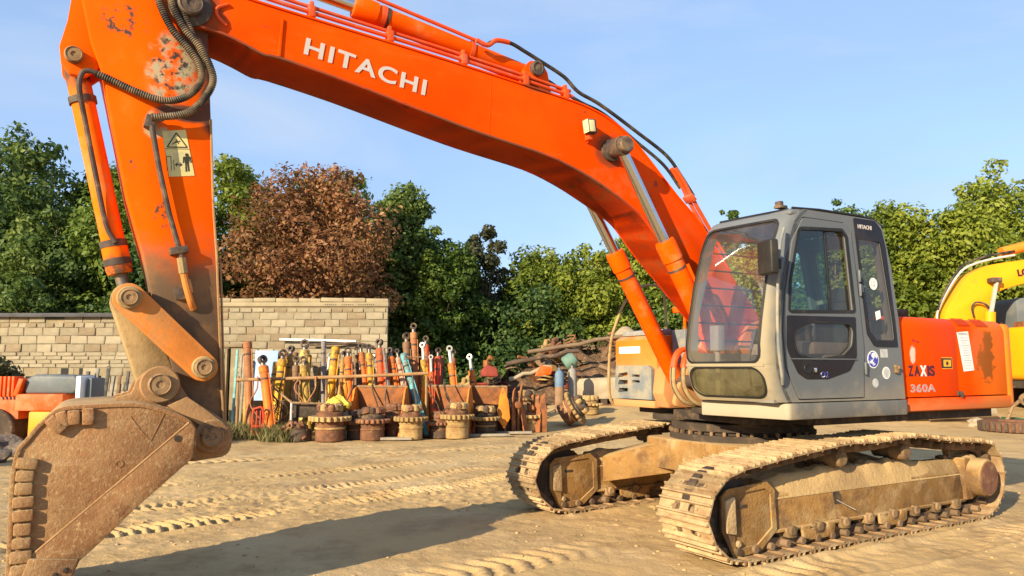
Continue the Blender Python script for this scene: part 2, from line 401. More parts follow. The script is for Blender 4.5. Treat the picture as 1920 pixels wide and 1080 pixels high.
class MB:
    """collects shapes and links them as ONE mesh object"""
    def __init__(s):
        s.v, s.f = [], []

    def add(s, vs, fs):
        b = len(s.v)
        s.v += [tuple(p) for p in vs]
        s.f += [[b + i for i in q] for q in fs]
        return s

    def box(s, c, size, rot=None, taper=None):
        x, y, z = size[0] / 2, size[1] / 2, size[2] / 2
        vs = [V(i * x, j * y, k * z) for k in (-1, 1) for j in (-1, 1) for i in (-1, 1)]
        if taper:
            for q in vs:
                if q.z > 0:
                    q.x *= taper; q.y *= taper
        if rot is not None:
            M = rot if isinstance(rot, Matrix) else Matrix.Rotation(rot[1], 3, rot[0])
            vs = [M @ q for q in vs]
        vs = [q + V(*c) for q in vs]
        return s.add(vs, [(0, 2, 3, 1), (4, 5, 7, 6), (0, 1, 5, 4), (2, 6, 7, 3), (0, 4, 6, 2), (1, 3, 7, 5)])

    def prism(s, prof, y0, y1, axis='y'):
        """profile (a, b) extruded along an axis: y -> (x, z), x -> (y, z), z -> (x, y)"""
        def P(a, b, t):
            return {'y': (a, t, b), 'x': (t, a, b), 'z': (a, b, t)}[axis]
        n = len(prof)
        vs = [P(a, b, y0) for a, b in prof] + [P(a, b, y1) for a, b in prof]
        fs = [list(range(n)), list(range(2 * n - 1, n - 1, -1))]
        fs += [(i, i + n, (i + 1) % n + n, (i + 1) % n) for i in range(n)]
        return s.add(vs, fs)

    def tube(s, path, r, n=10, caps=True, closed=False):
        path = [V(*p) for p in path]
        k = len(path)
        rs = r if isinstance(r, (list, tuple)) else [r] * k
        up = None
        vs = []
        for i in range(k):
            a = path[i - 1] if (i > 0 or closed) else path[i]
            b = path[(i + 1) % k] if (i < k - 1 or closed) else path[i]
            t = (b - a)
            t = t.normalized() if t.length > 1e-9 else V(0, 0, 1)
            if up is None:
                up = t.orthogonal().normalized()
            up = (up - t * up.dot(t))
            up = up.normalized() if up.length > 1e-6 else t.orthogonal().normalized()
            w = t.cross(up)
            for j in range(n):
                q = 2 * math.pi * j / n
                vs.append(path[i] + (up * math.cos(q) + w * math.sin(q)) * rs[i])
        fs = []
        m = k if closed else k - 1
        for i in range(m):
            for j in range(n):
                a, b = i * n + j, i * n + (j + 1) % n
                c, d = ((i + 1) % k) * n + (j + 1) % n, ((i + 1) % k) * n + j
                fs.append((a, b, c, d))
        if caps and not closed:
            fs.append(list(range(n - 1, -1, -1)))
            fs.append([(k - 1) * n + j for j in range(n)])
        return s.add(vs, fs)

    def cyl(s, p0, p1, r, r1=None, n=20):
        return s.tube([p0, p1], [r, r if r1 is None else r1], n)

    def lathe(s, prof, p0, axis, n=24):
        """(radius, height) pairs turned about an axis through p0"""
        ax = V(*axis).normalized()
        u = ax.orthogonal().normalized(); w = ax.cross(u)
        p0 = V(*p0)
        vs, fs = [], []
        for rr, h in prof:
            for j in range(n):
                q = 2 * math.pi * j / n
                vs.append(p0 + ax * h + (u * math.cos(q) + w * math.sin(q)) * rr)
        k = len(prof)
        for i in range(k - 1):
            for j in range(n):
                fs.append((i * n + j, i * n + (j + 1) % n, (i + 1) * n + (j + 1) % n, (i + 1) * n + j))
        fs.append(list(range(n - 1, -1, -1)))
        fs.append([(k - 1) * n + j for j in range(n)])
        return s.add(vs, fs)

    def ring(s, c, axis, r, R_, h, n=20):
        """a flat ring (eye) with a hole"""
        ax = V(*axis).normalized()
        u = ax.orthogonal().normalized(); w = ax.cross(u); c = V(*c)
        vs, fs = [], []
        for hh in (-h / 2, h / 2):
            for rr in (r, R_):
                for j in range(n):
                    q = 2 * math.pi * j / n
                    vs.append(c + ax * hh + (u * math.cos(q) + w * math.sin(q)) * rr)
        for j in range(n):
            k = (j + 1) % n
            fs += [(j, k, n + k, n + j), (2 * n + j, 3 * n + j, 3 * n + k, 2 * n + k),
                   (j, 2 * n + j, 2 * n + k, k), (n + j, n + k, 3 * n + k, 3 * n + j)]
        return s.add(vs, fs)

    def plate(s, outer, holes, y0, y1, axis='y'):
        """flat plate with openings: loops in 2D, filled and given thickness"""
        bm = bmesh.new()
        loops = [outer] + list(holes)
        for lp in loops:
            vv = [bm.verts.new((a, 0, b)) for a, b in lp]
            for i in range(len(vv)):
                bm.edges.new((vv[i], vv[(i + 1) % len(vv)]))
        bmesh.ops.triangle_fill(bm, use_beauty=True, use_dissolve=False, edges=bm.edges[:])
        bmesh.ops.recalc_face_normals(bm, faces=bm.faces[:])
        bm.verts.index_update()
        base = [(v.co.x, v.co.z) for v in bm.verts]
        tris = [[v.index for v in f.verts] for f in bm.faces]
        bm.free()
        def P(a, b, t):
            return {'y': (a, t, b), 'x': (t, a, b), 'z': (a, b, t)}[axis]
        n = len(base)
        vs = [P(a, b, y0) for a, b in base] + [P(a, b, y1) for a, b in base]
        fs = [t for t in tris] + [[i + n for i in reversed(t)] for t in tris]
        k = 0
        for lp in loops:
            m = len(lp)
            for i in range(m):
                a, b = k + i, k + (i + 1) % m
                fs.append((a, b, b + n, a + n))
            k += m
        return s.add(vs, fs)

    def build(s, name, mat, parent=None, bevel=0.0, seg=2, smooth=35, kind=None, xf=None):
        me = bpy.data.meshes.new(name)
        me.from_pydata(s.v, [], s.f)
        bm = bmesh.new(); bm.from_mesh(me)
        bmesh.ops.recalc_face_normals(bm, faces=bm.faces[:])
        if bevel:
            es = [e for e in bm.edges if len(e.link_faces) == 2 and e.calc_face_angle(0) > R(28)]
            bmesh.ops.bevel(bm, geom=es, offset=bevel, segments=seg, profile=0.5, affect='EDGES', clamp_overlap=True)
        bm.to_mesh(me); bm.free()
        if smooth:
            me.polygons.foreach_set('use_smooth', [True] * len(me.polygons))
            me.set_sharp_from_angle(angle=R(smooth))
        return link(name, me, mat, parent, kind, xf)

def link(name, me, mat, parent=None, kind=None, xf=None):
    o = bpy.data.objects.new(name, me)
    COL.objects.link(o)
    if mat is not None and len(me.materials) == 0:
        me.materials.append(MATS[mat] if isinstance(mat, str) else mat)
    if parent is not None:
        o.parent = parent
    if kind:
        o['kind'] = kind
    if xf is not None:
        o.matrix_local = xf
    return o

def empty(name, loc=(0, 0, 0), rz=0.0):
    o = bpy.data.objects.new(name, None)
    o.empty_display_size = 0.3
    o.location = loc
    o.rotation_euler = (0, 0, rz)
    COL.objects.link(o)
    return o

def tag(o, label, cat, group=None):
    o['label'] = label
    o['category'] = cat
    o['kind'] = 'thing'
    if group:
        o['group'] = group
    return o

def copy_tree(o, parent=None):
    c = o.copy()
    COL.objects.link(c)
    if parent is not None:
        c.parent = parent
    for ch in list(o.children):
        if ch is not c:
            copy_tree(ch, c)
    return c

def rpoly(pts, rad, n=5):
    """polygon with rounded corners; rad one value or one per corner"""
    out = []
    k = len(pts)
    for i in range(k):
        p, a, b = V(*pts[i]), V(*pts[i - 1]), V(*pts[(i + 1) % k])
        r = rad[i] if isinstance(rad, (list, tuple)) else rad
        u, w = (a - p), (b - p)
        lu, lw = u.length, w.length
        if r <= 0 or lu < 1e-6 or lw < 1e-6:
            out.append(tuple(p)); continue
        u, w = u / lu, w / lw
        ang = u.angle(w, math.pi)
        d = min(r / max(math.tan(ang / 2), 1e-3), lu * 0.48, lw * 0.48)
        p0, p1 = p + u * d, p + w * d
        for j in range(n + 1):
            t = j / n
            out.append(tuple(p0 * (1 - t) ** 2 + p * 2 * t * (1 - t) + p1 * t * t))
    return out

def spline(pts, n=6, closed=False):
    """Catmull-Rom through points of any dimension"""
    P = [np.array(p, float) for p in pts]
    k = len(P)
    out = []
    for i in range(k if closed else k - 1):
        p0 = P[i - 1] if (closed or i > 0) else 2 * P[0] - P[1]
        p1, p2 = P[i], P[(i + 1) % k]
        p3 = P[(i + 2) % k] if (closed or i < k - 2) else 2 * P[-1] - P[-2]
        for j in range(n):
            t = j / n
            out.append(tuple(0.5 * ((2 * p1) + (p2 - p0) * t + (2 * p0 - 5 * p1 + 4 * p2 - p3) * t * t + (3 * p1 - p0 - 3 * p2 + p3) * t ** 3)))
    if not closed:
        out.append(tuple(P[-1]))
    return out

def circle(cx, cz, r, n=24):
    return [(cx + r * math.cos(2 * math.pi * i / n), cz + r * math.sin(2 * math.pi * i / n)) for i in range(n)]

def text_mesh(txt, height, depth=0.002, bold=0.0, stretch=1.0, spacing=1.0):
    cu = bpy.data.curves.new('lettering', 'FONT')
    cu.body = txt
    cu.size = 1.0
    cu.extrude = depth
    cu.offset = bold
    cu.space_character = spacing
    cu.align_x = 'LEFT'
    o = bpy.data.objects.new('lettering', cu)
    COL.objects.link(o)
    dg = bpy.context.evaluated_depsgraph_get()
    me = bpy.data.meshes.new_from_object(o.evaluated_get(dg))
    bpy.data.objects.remove(o)
    co = np.zeros(len(me.vertices) * 3)
    me.vertices.foreach_get('co', co)
    co = co.reshape(-1, 3)
    mn, mx = co.min(0), co.max(0)
    s = height / (mx[1] - mn[1])
    co[:, 0] = (co[:, 0] - mn[0]) * s * stretch
    co[:, 1] = (co[:, 1] - mn[1]) * s
    me.vertices.foreach_set('co', co.ravel())
    me.materials.clear()
    me.update()
    return me, (mx[0] - mn[0]) * s * stretch

def lettering(name, txt, mat, parent, origin, right, up, height, width=None, bold=0.0, depth=0.002, spacing=1.0):
    """flat lettering laid on a surface, starting at origin and running along right"""
    me, w = text_mesh(txt, height, depth, bold, 1.0, spacing)
    if width:
        co = np.zeros(len(me.vertices) * 3); me.vertices.foreach_get('co', co)
        co = co.reshape(-1, 3); co[:, 0] *= width / w
        me.vertices.foreach_set('co', co.ravel()); me.update()
    r, u = V(*right).normalized(), V(*up).normalized()
    nrm = r.cross(u).normalized()
    u = nrm.cross(r)
    M = Matrix(((r.x, u.x, nrm.x, origin[0]), (r.y, u.y, nrm.y, origin[1]), (r.z, u.z, nrm.z, origin[2]), (0, 0, 0, 1)))
    me.transform(M)
    return link(name, me, mat, parent)

def smoothstep(a, b, x):
    t = np.clip((x - a) / (b - a), 0, 1)
    return t * t * (3 - 2 * t)

_lat = {}
def vnoise(x, y, scale, seed=0):
    """smooth value noise, roughly -1..1"""
    if seed not in _lat:
        _lat[seed] = np.random.default_rng(seed + 100).uniform(-1, 1, (256, 256))
    L = _lat[seed]
    x, y = np.asarray(x) * scale + 512, np.asarray(y) * scale + 512
    xi, yi = np.floor(x).astype(int), np.floor(y).astype(int)
    fx, fy = x - xi, y - yi
    fx, fy = fx * fx * (3 - 2 * fx), fy * fy * (3 - 2 * fy)
    a, b = L[xi % 256, yi % 256], L[(xi + 1) % 256, yi % 256]
    c, d = L[xi % 256, (yi + 1) % 256], L[(xi + 1) % 256, (yi + 1) % 256]
    return (a * (1 - fx) + b * fx) * (1 - fy) + (c * (1 - fx) + d * fx) * fy

# ------------------------------------------------------------------ ground
def base_h(x, y):
    """large shape of the yard: level near the camera, rising gently to the back"""
    x, y = np.asarray(x, float), np.asarray(y, float)
    h = 0.95 * smoothstep(19.5, 30, y) * smoothstep(-3.0, 1.5, x)
    return h + 0.10 * vnoise(x, y, 0.12, 1) * smoothstep(22, 32, y)

def gz(x, y):
    return float(base_h(x, y))

def print_band(X, Y, a, b, width, pitch, depth, chev=0.5, edge=0.0, seed=5, bend=0.0):
    """imprint of a lugged tyre or crawler rolled from a to b"""
    a, b = np.array(a, float), np.array(b, float)
    d = b - a; L = np.hypot(*d); d /= L
    t = (X - a[0]) * d[0] + (Y - a[1]) * d[1]
    w = -(X - a[0]) * d[1] + (Y - a[1]) * d[0] + bend * (t * (L - t)) / (L * L) * 4 + 0.05 * vnoise(t, t * 0, 0.8, seed)
    u = np.abs(w) / (width / 2)
    mask = (1 - smoothstep(0.82, 1.05, u)) * smoothstep(-0.3, 0.5, t) * (1 - smoothstep(L - 0.5, L + 0.3, t))
    mask = mask * np.clip(0.62 + 0.75 * vnoise(X, Y, 0.9, seed + 1), 0.05, 1)
    ph = (t + chev * np.abs(w)) / pitch
    lug = smoothstep(-0.2, 0.3, np.sin(2 * math.pi * ph + 0.5 * vnoise(X, Y, 4, seed + 2)))
    berm = np.exp(-((u - 1.12) / 0.16) ** 2) * smoothstep(0, 0.6, t) * (1 - smoothstep(L - 0.6, L, t))
    return mask * (-depth * 0.55 + depth * (1 - lug) * 0.9) + berm * edge

def ground_h(X, Y):
    h = base_h(X, Y)
    near = 1 - smoothstep(16, 24, Y)
    h = h + near * (0.020 * vnoise(X, Y, 0.5, 2) + 0.010 * vnoise(X, Y, 1.7, 3) + 0.006 * vnoise(X, Y, 5, 4) + 0.005 * vnoise(X, Y, 13, 5))
    clod = np.clip(vnoise(X, Y, 9, 6) * 0.6 + vnoise(X, Y, 21, 7) * 0.5 - 0.38, 0, 1)
    patch = np.clip(0.5 + vnoise(X, Y, 0.7, 8), 0, 1)
    h = h + near * clod * patch * 0.036
    rub = np.exp(-((Y - 9.6 - 0.28 * (X + 2)) / 1.5) ** 2) * smoothstep(-6, -4, X) * (1 - smoothstep(0.4, 1.4, X))
    h = h + rub * (0.009 * vnoise(X, Y, 7, 10) + 0.008 * vnoise(X, Y, 16, 11) + 0.04 * np.clip(vnoise(X, Y, 11, 12) - 0.35, 0, 1))
    # prints left by machines that crossed the yard
    h = h + print_band(X, Y, (-5.2, 6.5), (0.5, 12.2), 0.52, 0.125, 0.080, 0.30, 0.03, 20, 0.15)
    h = h + print_band(X, Y, (-4.9, 8.6), (-0.2, 12.6), 0.46, 0.12, 0.045, -0.3, 0.02, 24, 0.1)
    h = h + print_band(X, Y, (-6.0, 10.0), (1.2, 15.2), 0.55, 0.13, 0.040, 0.3, 0.02, 28)
    h = h + print_band(X, Y, (-7.5, 12.5), (2.0, 16.6), 0.60, 0.2, 0.040, 0.4, 0.016, 32)
    h = h + print_band(X, Y, (-1.8, 5.2), (0.9, 7.2), 0.55, 0.2, 0.050, 0.5, 0.012, 36)
    h = h + print_band(X, Y, (0.2, 5.0), (5.8, 8.1), 0.50, 0.19, 0.032, 0.5, 0.02, 40)
    # dirt pushed up along the near crawler
    px, py = X - 2.63, Y - 8.68
    c, s = math.cos(R(-149)), math.sin(R(-149))
    lx, ly = px * c + py * s, -px * s + py * c
    for yy in (1.295, -1.295):
        e = np.exp(-((np.abs(ly - yy) - 0.40) / 0.10) ** 2) * smoothstep(-2.7, -2.2, lx) * (1 - smoothstep(1.7, 2.2, lx))
        h = h + e * (0.022 + 0.02 * vnoise(X, Y, 4, 9))
        inside = (1 - smoothstep(0.27, 0.33, np.abs(ly - yy))) * (1 - smoothstep(2.3, 2.6, np.abs(lx)))
        h = h * (1 - inside) + inside * np.minimum(h, 0.0)
    return h

def build_ground():
    far = [-600, -300, -150, -90, -60, -42, -32, -25, -20, -16, -13, -11]
    xs = np.array(far + list(np.arange(-8.2, 8.2, 0.026)) + [-v for v in reversed(far)])
    ys = [3.6]
    while ys[-1] < 21:
        ys.append(ys[-1] + 0.0115 * (ys[-1] / 4.0) ** 0.9)
    while ys[-1] < 40:
        ys.append(ys[-1] + 0.4)
    ys = np.array([-400, -100, -30, -10, -3, 0, 2, 3] + ys + [44, 50, 60, 80, 120, 200, 400, 900])
    X, Y = np.meshgrid(xs, ys)
    Z = ground_h(X, Y)
    nx, ny = len(xs), len(ys)
    co = np.stack([X, Y, Z], -1).reshape(-1, 3).astype(np.float32)
    i = np.arange(nx * ny).reshape(ny, nx)
    q = np.stack([i[:-1, :-1], i[:-1, 1:], i[1:, 1:], i[1:, :-1]], -1).reshape(-1, 4)
    return mesh_np('ground', co, q)

def mesh_np(name, co, quads):
    me = bpy.data.meshes.new(name)
    k = quads.shape[1]
    me.vertices.add(len(co)); me.vertices.foreach_set('co', np.asarray(co, np.float32).ravel())
    me.loops.add(quads.size); me.loops.foreach_set('vertex_index', quads.astype(np.int32).ravel())
    me.polygons.add(len(quads))
    me.polygons.foreach_set('loop_start', np.arange(0, quads.size, k, dtype=np.int32))
    me.update(calc_edges=True)
    me.validate()
    return me

pmat('yard_dirt', (0.45, 0.298, 0.130), 0.95, var=(0.35, 0.10), spec=0.2, layers=[
    dict(col=(0.50, 0.355, 0.185), noise=(0.8, 0.45, 0.70), amt=0.75),
    dict(col=(0.30, 0.19, 0.085), noise=(1.3, 0.47, 0.66), amt=0.75),
    dict(col=(0.25, 0.155, 0.075), noise=(22, 0.60, 0.76), amt=0.55),
    dict(col=(0.56, 0.43, 0.26), noise=(48, 0.62, 0.76), amt=0.6),
], bump=(24, 0.6, 0.025))
gme = build_ground()
gme.polygons.foreach_set('use_smooth', [True] * len(gme.polygons))
ground = link('ground', gme, 'yard_dirt', kind='structure')

# ------------------------------------------------------------------ the large orange excavator
# machine coordinates: x forward (towards the bucket), y to the machine's left (cab side), z up
EX = empty('excavator', (2.60, 8.70, 0.0), R(-151))
tag(EX, 'large orange crawler excavator with grey cab and muddy bucket in the foreground', 'excavator')
XT = Matrix.Translation((-0.016, 0.032, 0)) @ Matrix.Rotation(R(2.0), 4, 'Z')      # undercarriage, slewed 2 degrees

def ribbon(mb, path, t, y0, y1, inward):
    """plate of thickness t following a 2D (x, z) path; inward = side it grows to (+1 / -1)"""
    P = [V(*p) for p in path]
    off = []
    for i, p in enumerate(P):
        d = (P[min(i + 1, len(P) - 1)] - P[max(i - 1, 0)]).normalized()
        off.append(p + V(-d.y, d.x) * t * inward)
    prof = [tuple(p) for p in P] + [tuple(p) for p in reversed(off)]
    n = len(P)
    vs = [(a, y0, b) for a, b in prof] + [(a, y1, b) for a, b in prof]
    m = 2 * n
    fs = []
    for i in range(m):
        j = (i + 1) % m
        fs.append((i, j, j + m, i + m))
    for i in range(n - 1):
        a, b, c, d = i, i + 1, m - 2 - i, m - 1 - i
        fs.append((a, b, c, d)); fs.append((a + m, d + m, c + m, b + m))
    mb.add(vs, fs)
    return mb

def pin(name, c, r, y0, y1, mat='pin_steel', boss=None, parent=None, groove=True):
    mb = MB()
    x, z = c
    s = 1 if y1 > y0 else -1
    L = abs(y1 - y0)
    mb.lathe([(r * .98, 0), (r, 0.01), (r, L - 0.012), (r * .86, L), (r * .80, L - 0.006), (r * .34, L - 0.006), (r * .30, L - 0.014), (0.005, L - 0.014)], (x, y0, z), (0, s, 0), 28)
    return mb.build(name, mat, parent or EX, smooth=30)

# ---- boom
boom_low = [(5.93, 4.31), (5.75, 4.285), (5.59, 4.235), (5.44, 4.18), (5.30, 4.175), (4.74, 4.085), (4.03, 3.94), (3.57, 3.85), (3.26, 3.80),
            (2.70, 3.715), (2.33, 3.605), (2.00, 3.465), (1.66, 3.295), (1.50, 3.18), (1.25, 2.91), (0.95, 2.64), (0.60, 2.31), (0.12, 1.86)]
boom_up = [(-0.24, 2.02), (-0.10, 2.28), (0.30, 2.72), (0.73, 3.22), (1.06, 3.50), (1.49, 3.90), (1.70, 4.07), (1.91, 4.20), (2.20, 4.295),
           (2.60, 4.355), (3.78, 4.475), (4.83, 4.565), (5.52, 4.625), (6.02, 4.68), (6.16, 4.63), (6.22, 4.48), (6.16, 4.36), (6.05, 4.30)]
bl = spline(boom_low, 3)
mb = MB()
mb.prism(bl + [(0.02, 1.80), (-0.12, 1.80), (-0.22, 1.88)] + spline(boom_up, 3), -0.26, 0.26)
boom = mb.build('boom', 'boom_orange', EX, bevel=0.012, smooth=30)
ribbon(MB(), bl, 0.022, -0.278, 0.278, -1).build('bottom_plate', 'boom_underside', boom, bevel=0.004)
mb = MB()
ribbon(mb, spline(boom_up[2:14], 3), 0.018, -0.272, 0.272, 1).build('top_plate', 'boom_orange', boom, bevel=0.004)
mb = MB()
mb.prism([(5.305, 4.53), (5.285, 4.53), (5.30, 4.20), (5.325, 4.20)], 0.255, 0.274)
mb.build('weld_rib', 'boom_orange', boom, bevel=0.003)
MB().prism([(3.345, 4.36), (3.338, 4.36), (3.362, 3.84), (3.369, 3.84)], 0.255, 0.2625).build('weld_seam', 'boom_orange', boom, bevel=0.001)
mb = MB()
mb.tube([(p[0], 0.266, p[1]) for p in spline([(5.72, 4.55), (5.80, 4.50), (5.80, 4.44), (5.73, 4.37)], 5)], 0.014, 8)
mb.build('hose_bracket', 'pipe_orange', boom)
lettering('lettering', 'HITACHI', 'letter_white', boom, (5.115, 0.2625, 4.265), (-1, 0, -0.150), (0.02, 0, 1), 0.150, 1.105, bold=0.022, depth=0.004, spacing=1.16)
MB().lathe([(0.16, 0), (0.16, 0.03), (0.14, 0.04)], (6.0, 0.255, 4.46), (0, 1, 0), 28).build('pin_boss', 'greasy_steel', boom, smooth=30)
pin('pin', (6.0, 4.46), 0.095, 0.28, 0.355, 'greasy_steel', parent=boom)
# boom lamp
lamp = MB().box((2.255, 0.335, 4.075), (0.115, 0.085, 0.150), ('Y', R(8))).build('work_lamp', 'greasy_steel', EX, bevel=0.016)
MB().box((2.3165, 0.350, 4.067), (0.010, 0.086, 0.132), ('Y', R(8))).build('lens', 'lamp_lens', lamp, bevel=0.003)
MB().box((2.268, 0.380, 4.073), (0.082, 0.008, 0.118), ('Y', R(8))).build('lens', 'lamp_lens', lamp, bevel=0.003)
mb = MB(); mb.box((2.25, 0.30, 3.975), (0.05, 0.07, 0.06)); mb.tube([(2.25, .335, 4.0), (2.25, .30, 3.95), (2.24, .262, 3.93)], 0.012, 8)
mb.build('lamp_bracket', 'pipe_orange', lamp, bevel=0.004)

# pipes along the boom's top
def offs(path, d):
    return [(p[0], p[1] + d) for p in path]
top_line = [(5.95, 4.74), (5.52, 4.67), (4.83, 4.605), (3.78, 4.515), (2.90, 4.425), (2.40, 4.37)]
for i, (dy, dz, r) in enumerate([(0.235, 0.03, 0.019), (0.20, 0.095, 0.017), (-0.20, 0.03, 0.019), (-0.235, 0.09, 0.017)]):
    pts = [(x, dy, z + dz) for x, z in spline(top_line, 6)]
    MB().tube(pts, r, 10).build('hydraulic_pipe', 'pipe_orange', EX)
for x, z in [(5.05, 4.66), (4.35, 4.60), (3.62, 4.535), (2.95, 4.46), (2.48, 4.41)]:
    mb = MB()
    mb.box((x, 0.215, z + 0.0), (0.06, 0.10, 0.10), ('Y', R(5)))
    mb.box((x, 0.215, z + 0.075), (0.035, 0.05, 0.05), ('Y', R(5)))
    mb.build('pipe_clamp', 'pipe_orange', EX, bevel=0.008)
# hoses from the pipes over the knee to the body
for (y, pts, r) in [(0.17, [(3.36, 4.76), (3.24, 4.83), (3.08, 4.84), (2.92, 4.79), (2.75, 4.73), (2.46, 4.62), (2.28, 4.49), (2.0, 4.40), (1.52, 4.18), (1.12, 3.98), (0.92, 3.78), (0.74, 3.57)], 0.019),
                    (0.09, [(2.80, 4.60), (2.62, 4.58), (2.42, 4.50), (2.2, 4.42), (1.9, 4.34), (1.5, 4.12), (1.10, 3.90), (0.86, 3.66)], 0.018),
                    (-0.05, [(2.45, 4.43), (2.2, 4.42), (1.85, 4.33), (1.48, 4.10), (1.12, 3.76), (0.80, 3.40)], 0.018),
                    (-0.16, [(2.45, 4.43), (2.2, 4.40), (1.85, 4.31), (1.45, 4.06), (1.10, 3.72), (0.78, 3.38)], 0.018)]:
    MB().tube([(x, y, z) for x, z in spline(pts, 6)], r, 10).build('hydraulic_hose', 'rubber_hose', EX)
MB().tube([(x, 0.17, z) for x, z in spline([(3.46, 4.79), (3.34, 4.765), (3.24, 4.835), (3.10, 4.845)], 6)], 0.024, 10).build('elbow_pipe', 'pipe_orange', EX)
for y, d in ((0.20, 0), (0.13, .02)):
    MB().tube([(x, y, z) for x, z in [(1.02, 3.84 + d), (0.90, 3.70 + d), (0.72, 3.44), (0.52, 3.18), (0.30, 2.9)]], 0.022, 10).build('hydraulic_pipe', 'pipe_orange', EX)
MB().box((0.80, 0.17, 3.53), (0.05, 0.14, 0.09), ('Y', R(45))).build('pipe_clamp', 'pipe_orange', EX, bevel=0.008)

def cylinder(name, base, gland, tip, rb, rr, y, bmat, rodmat, collar=True, pipe=None, rod_end=None):
    """hydraulic cylinder in the (x, z) plane at height y: barrel with gland, collar, rod and rod eye"""
    B, G, T = V(base[0], y, base[1]), V(gland[0], y, gland[1]), V(tip[0], y, tip[1])
    d = (G - B).normalized()
    L = (G - B).length
    mb = MB()
    mb.lathe([(rb * .55, -0.02), (rb * .95, 0.03), (rb, 0.05), (rb, L - 0.22)], B, d, 28)
    mb.ring(B - d * 0.02, (0, 1, 0), rb * .42, rb * .95, rb * 1.3, 24)
    b = mb.build(name, bmat, EX, smooth=32)
    MB().lathe([(rb * .9, L - 0.23), (rb * 1.12, L - 0.215), (rb * 1.12, L - 0.03), (rb * 1.02, L), (rr * 1.05, L + 0.002)], B, d, 28).build('gland', bmat, b, smooth=32)
    if collar:
        MB().lathe([(rb * .99, L - 0.33), (rb * 1.05, L - 0.33), (rb * 1.05, L - 0.305), (rb * .99, L - 0.305)], B, d, 28).build('collar', 'greasy_steel', b, smooth=32)
    MB().cyl(G - d * 0.05, T - d * 0.03, rr, n=24).build('rod', rodmat, b)
    re = rod_end or rr * 1.7
    mb = MB(); mb.ring(T, (0, 1, 0), re * .5, re, rr * 2.1, 26)
    mb.build('rod_eye', 'greasy_steel', b, smooth=32)
    return b

# boom cylinders, either side of the boom
for y in (0.43, -0.43):
    c = cylinder('boom_cylinder', (0.52, 1.50), (1.40, 2.96), (1.955, 3.885), 0.098, 0.058, y, 'cylinder_orange', 'chrome_rod', rod_end=0.10)
    s = 1 if y > 0 else -1
    MB().lathe([(0.115, 0), (0.115, 0.05), (0.085, 0.06), (0.085, 0.30), (0.075, 0.31)], (1.955, 0.25 * s, 3.885), (0, s, 0), 26).build('pin', 'greasy_steel', c, smooth=32)
    MB().tube([(x, y + 0.10 * s, z) for x, z in [(0.60, 1.75), (1.05, 2.50), (1.18, 2.72)]], 0.018, 8).build('oil_pipe', 'cylinder_orange', c)

# arm cylinder on top of the boom
c = cylinder('arm_cylinder', (2.80, 4.625), (4.62, 4.925), (6.22, 5.12), 0.098, 0.060, 0.0, 'cylinder_orange', 'chrome_rod')
mb = MB()
for y in (-0.15, 0.15):
    mb.prism(rpoly([(3.02, 4.36), (2.60, 4.33), (2.66, 4.62), (2.72, 4.70), (2.86, 4.71), (2.93, 4.62)], 0.05), y - 0.03, y + 0.03)
mb.build('mount_lug', 'boom_orange', c, bevel=0.006)
MB().lathe([(0.075, 0), (0.075, 0.06), (0.055, 0.065), (0.05, 0.055), (0.005, 0.055)], (2.80, 0.17, 4.625), (0, 1, 0), 24).build('pin', 'greasy_steel', c, smooth=32)
MB().tube([(4.5, 0.06, 5.03), (3.60, 0.06, 4.875), (3.42, 0.08, 4.83)], 0.018, 8).build('oil_pipe', 'pipe_orange', c)
for x, z in ((3.45, 4.735), (4.35, 4.88)):
    MB().lathe([(0.101, -0.02), (0.108, -0.02), (0.108, 0.02), (0.101, 0.02)], (x, 0, z), (0.986, 0, 0.163), 26).build('collar', 'pipe_orange', c, smooth=32)

# ---- arm
arm_prof = [(5.83, 1.06), (5.76, 1.01), (5.64, 1.00), (5.60, 1.06), (5.635, 1.45), (5.715, 2.52), (5.755, 2.90), (5.80, 3.55), (5.85, 4.25), (5.84, 4.55), (5.88, 4.90),
            (6.00, 5.16), (6.18, 5.26), (6.34, 5.18), (6.55, 4.83), (6.745, 4.42), (6.66, 4.06), (6.585, 3.87), (6.495, 3.48), (6.37, 2.93), (6.24, 2.50), (6.145, 2.12), (6.015, 1.70), (5.93, 1.40)]
arm = MB().prism(arm_prof, -0.20, 0.20).build('arm', 'arm_orange', EX, bevel=0.022, seg=2, smooth=30)
ribbon(MB(), [(5.80, 3.60), (5.752, 2.90), (5.712, 2.52), (5.632, 1.45), (5.60, 1.08)], 0.016, -0.222, 0.222, 1).build('edge_flange', 'bucket_edge', arm, bevel=0.003)
MB().prism([(5.695, 2.48), (5.68, 2.48), (5.59, 1.15), (5.605, 1.15)], 0.16, 0.19).build('guard_strip', 'bucket_edge', arm, bevel=0.003)
mb = MB()
for y in (-0.13, 0.13):
    mb.prism(rpoly([(6.62, 4.62), (6.73, 4.58), (6.80, 4.37), (6.815, 4.20), (6.855, 4.00), (6.84, 3.88), (6.78, 3.80), (6.68, 3.80), (6.56, 3.92)], 0.05), y - 0.03, y + 0.03)
mb.build('cylinder_bracket', 'arm_orange', arm, bevel=0.006)
for y0, y1 in ((0.155, 0.215), (-0.155, -0.215)):
    pin('pin', (6.76, 3.94), 0.062, y0, y1, 'pin_steel', parent=arm)
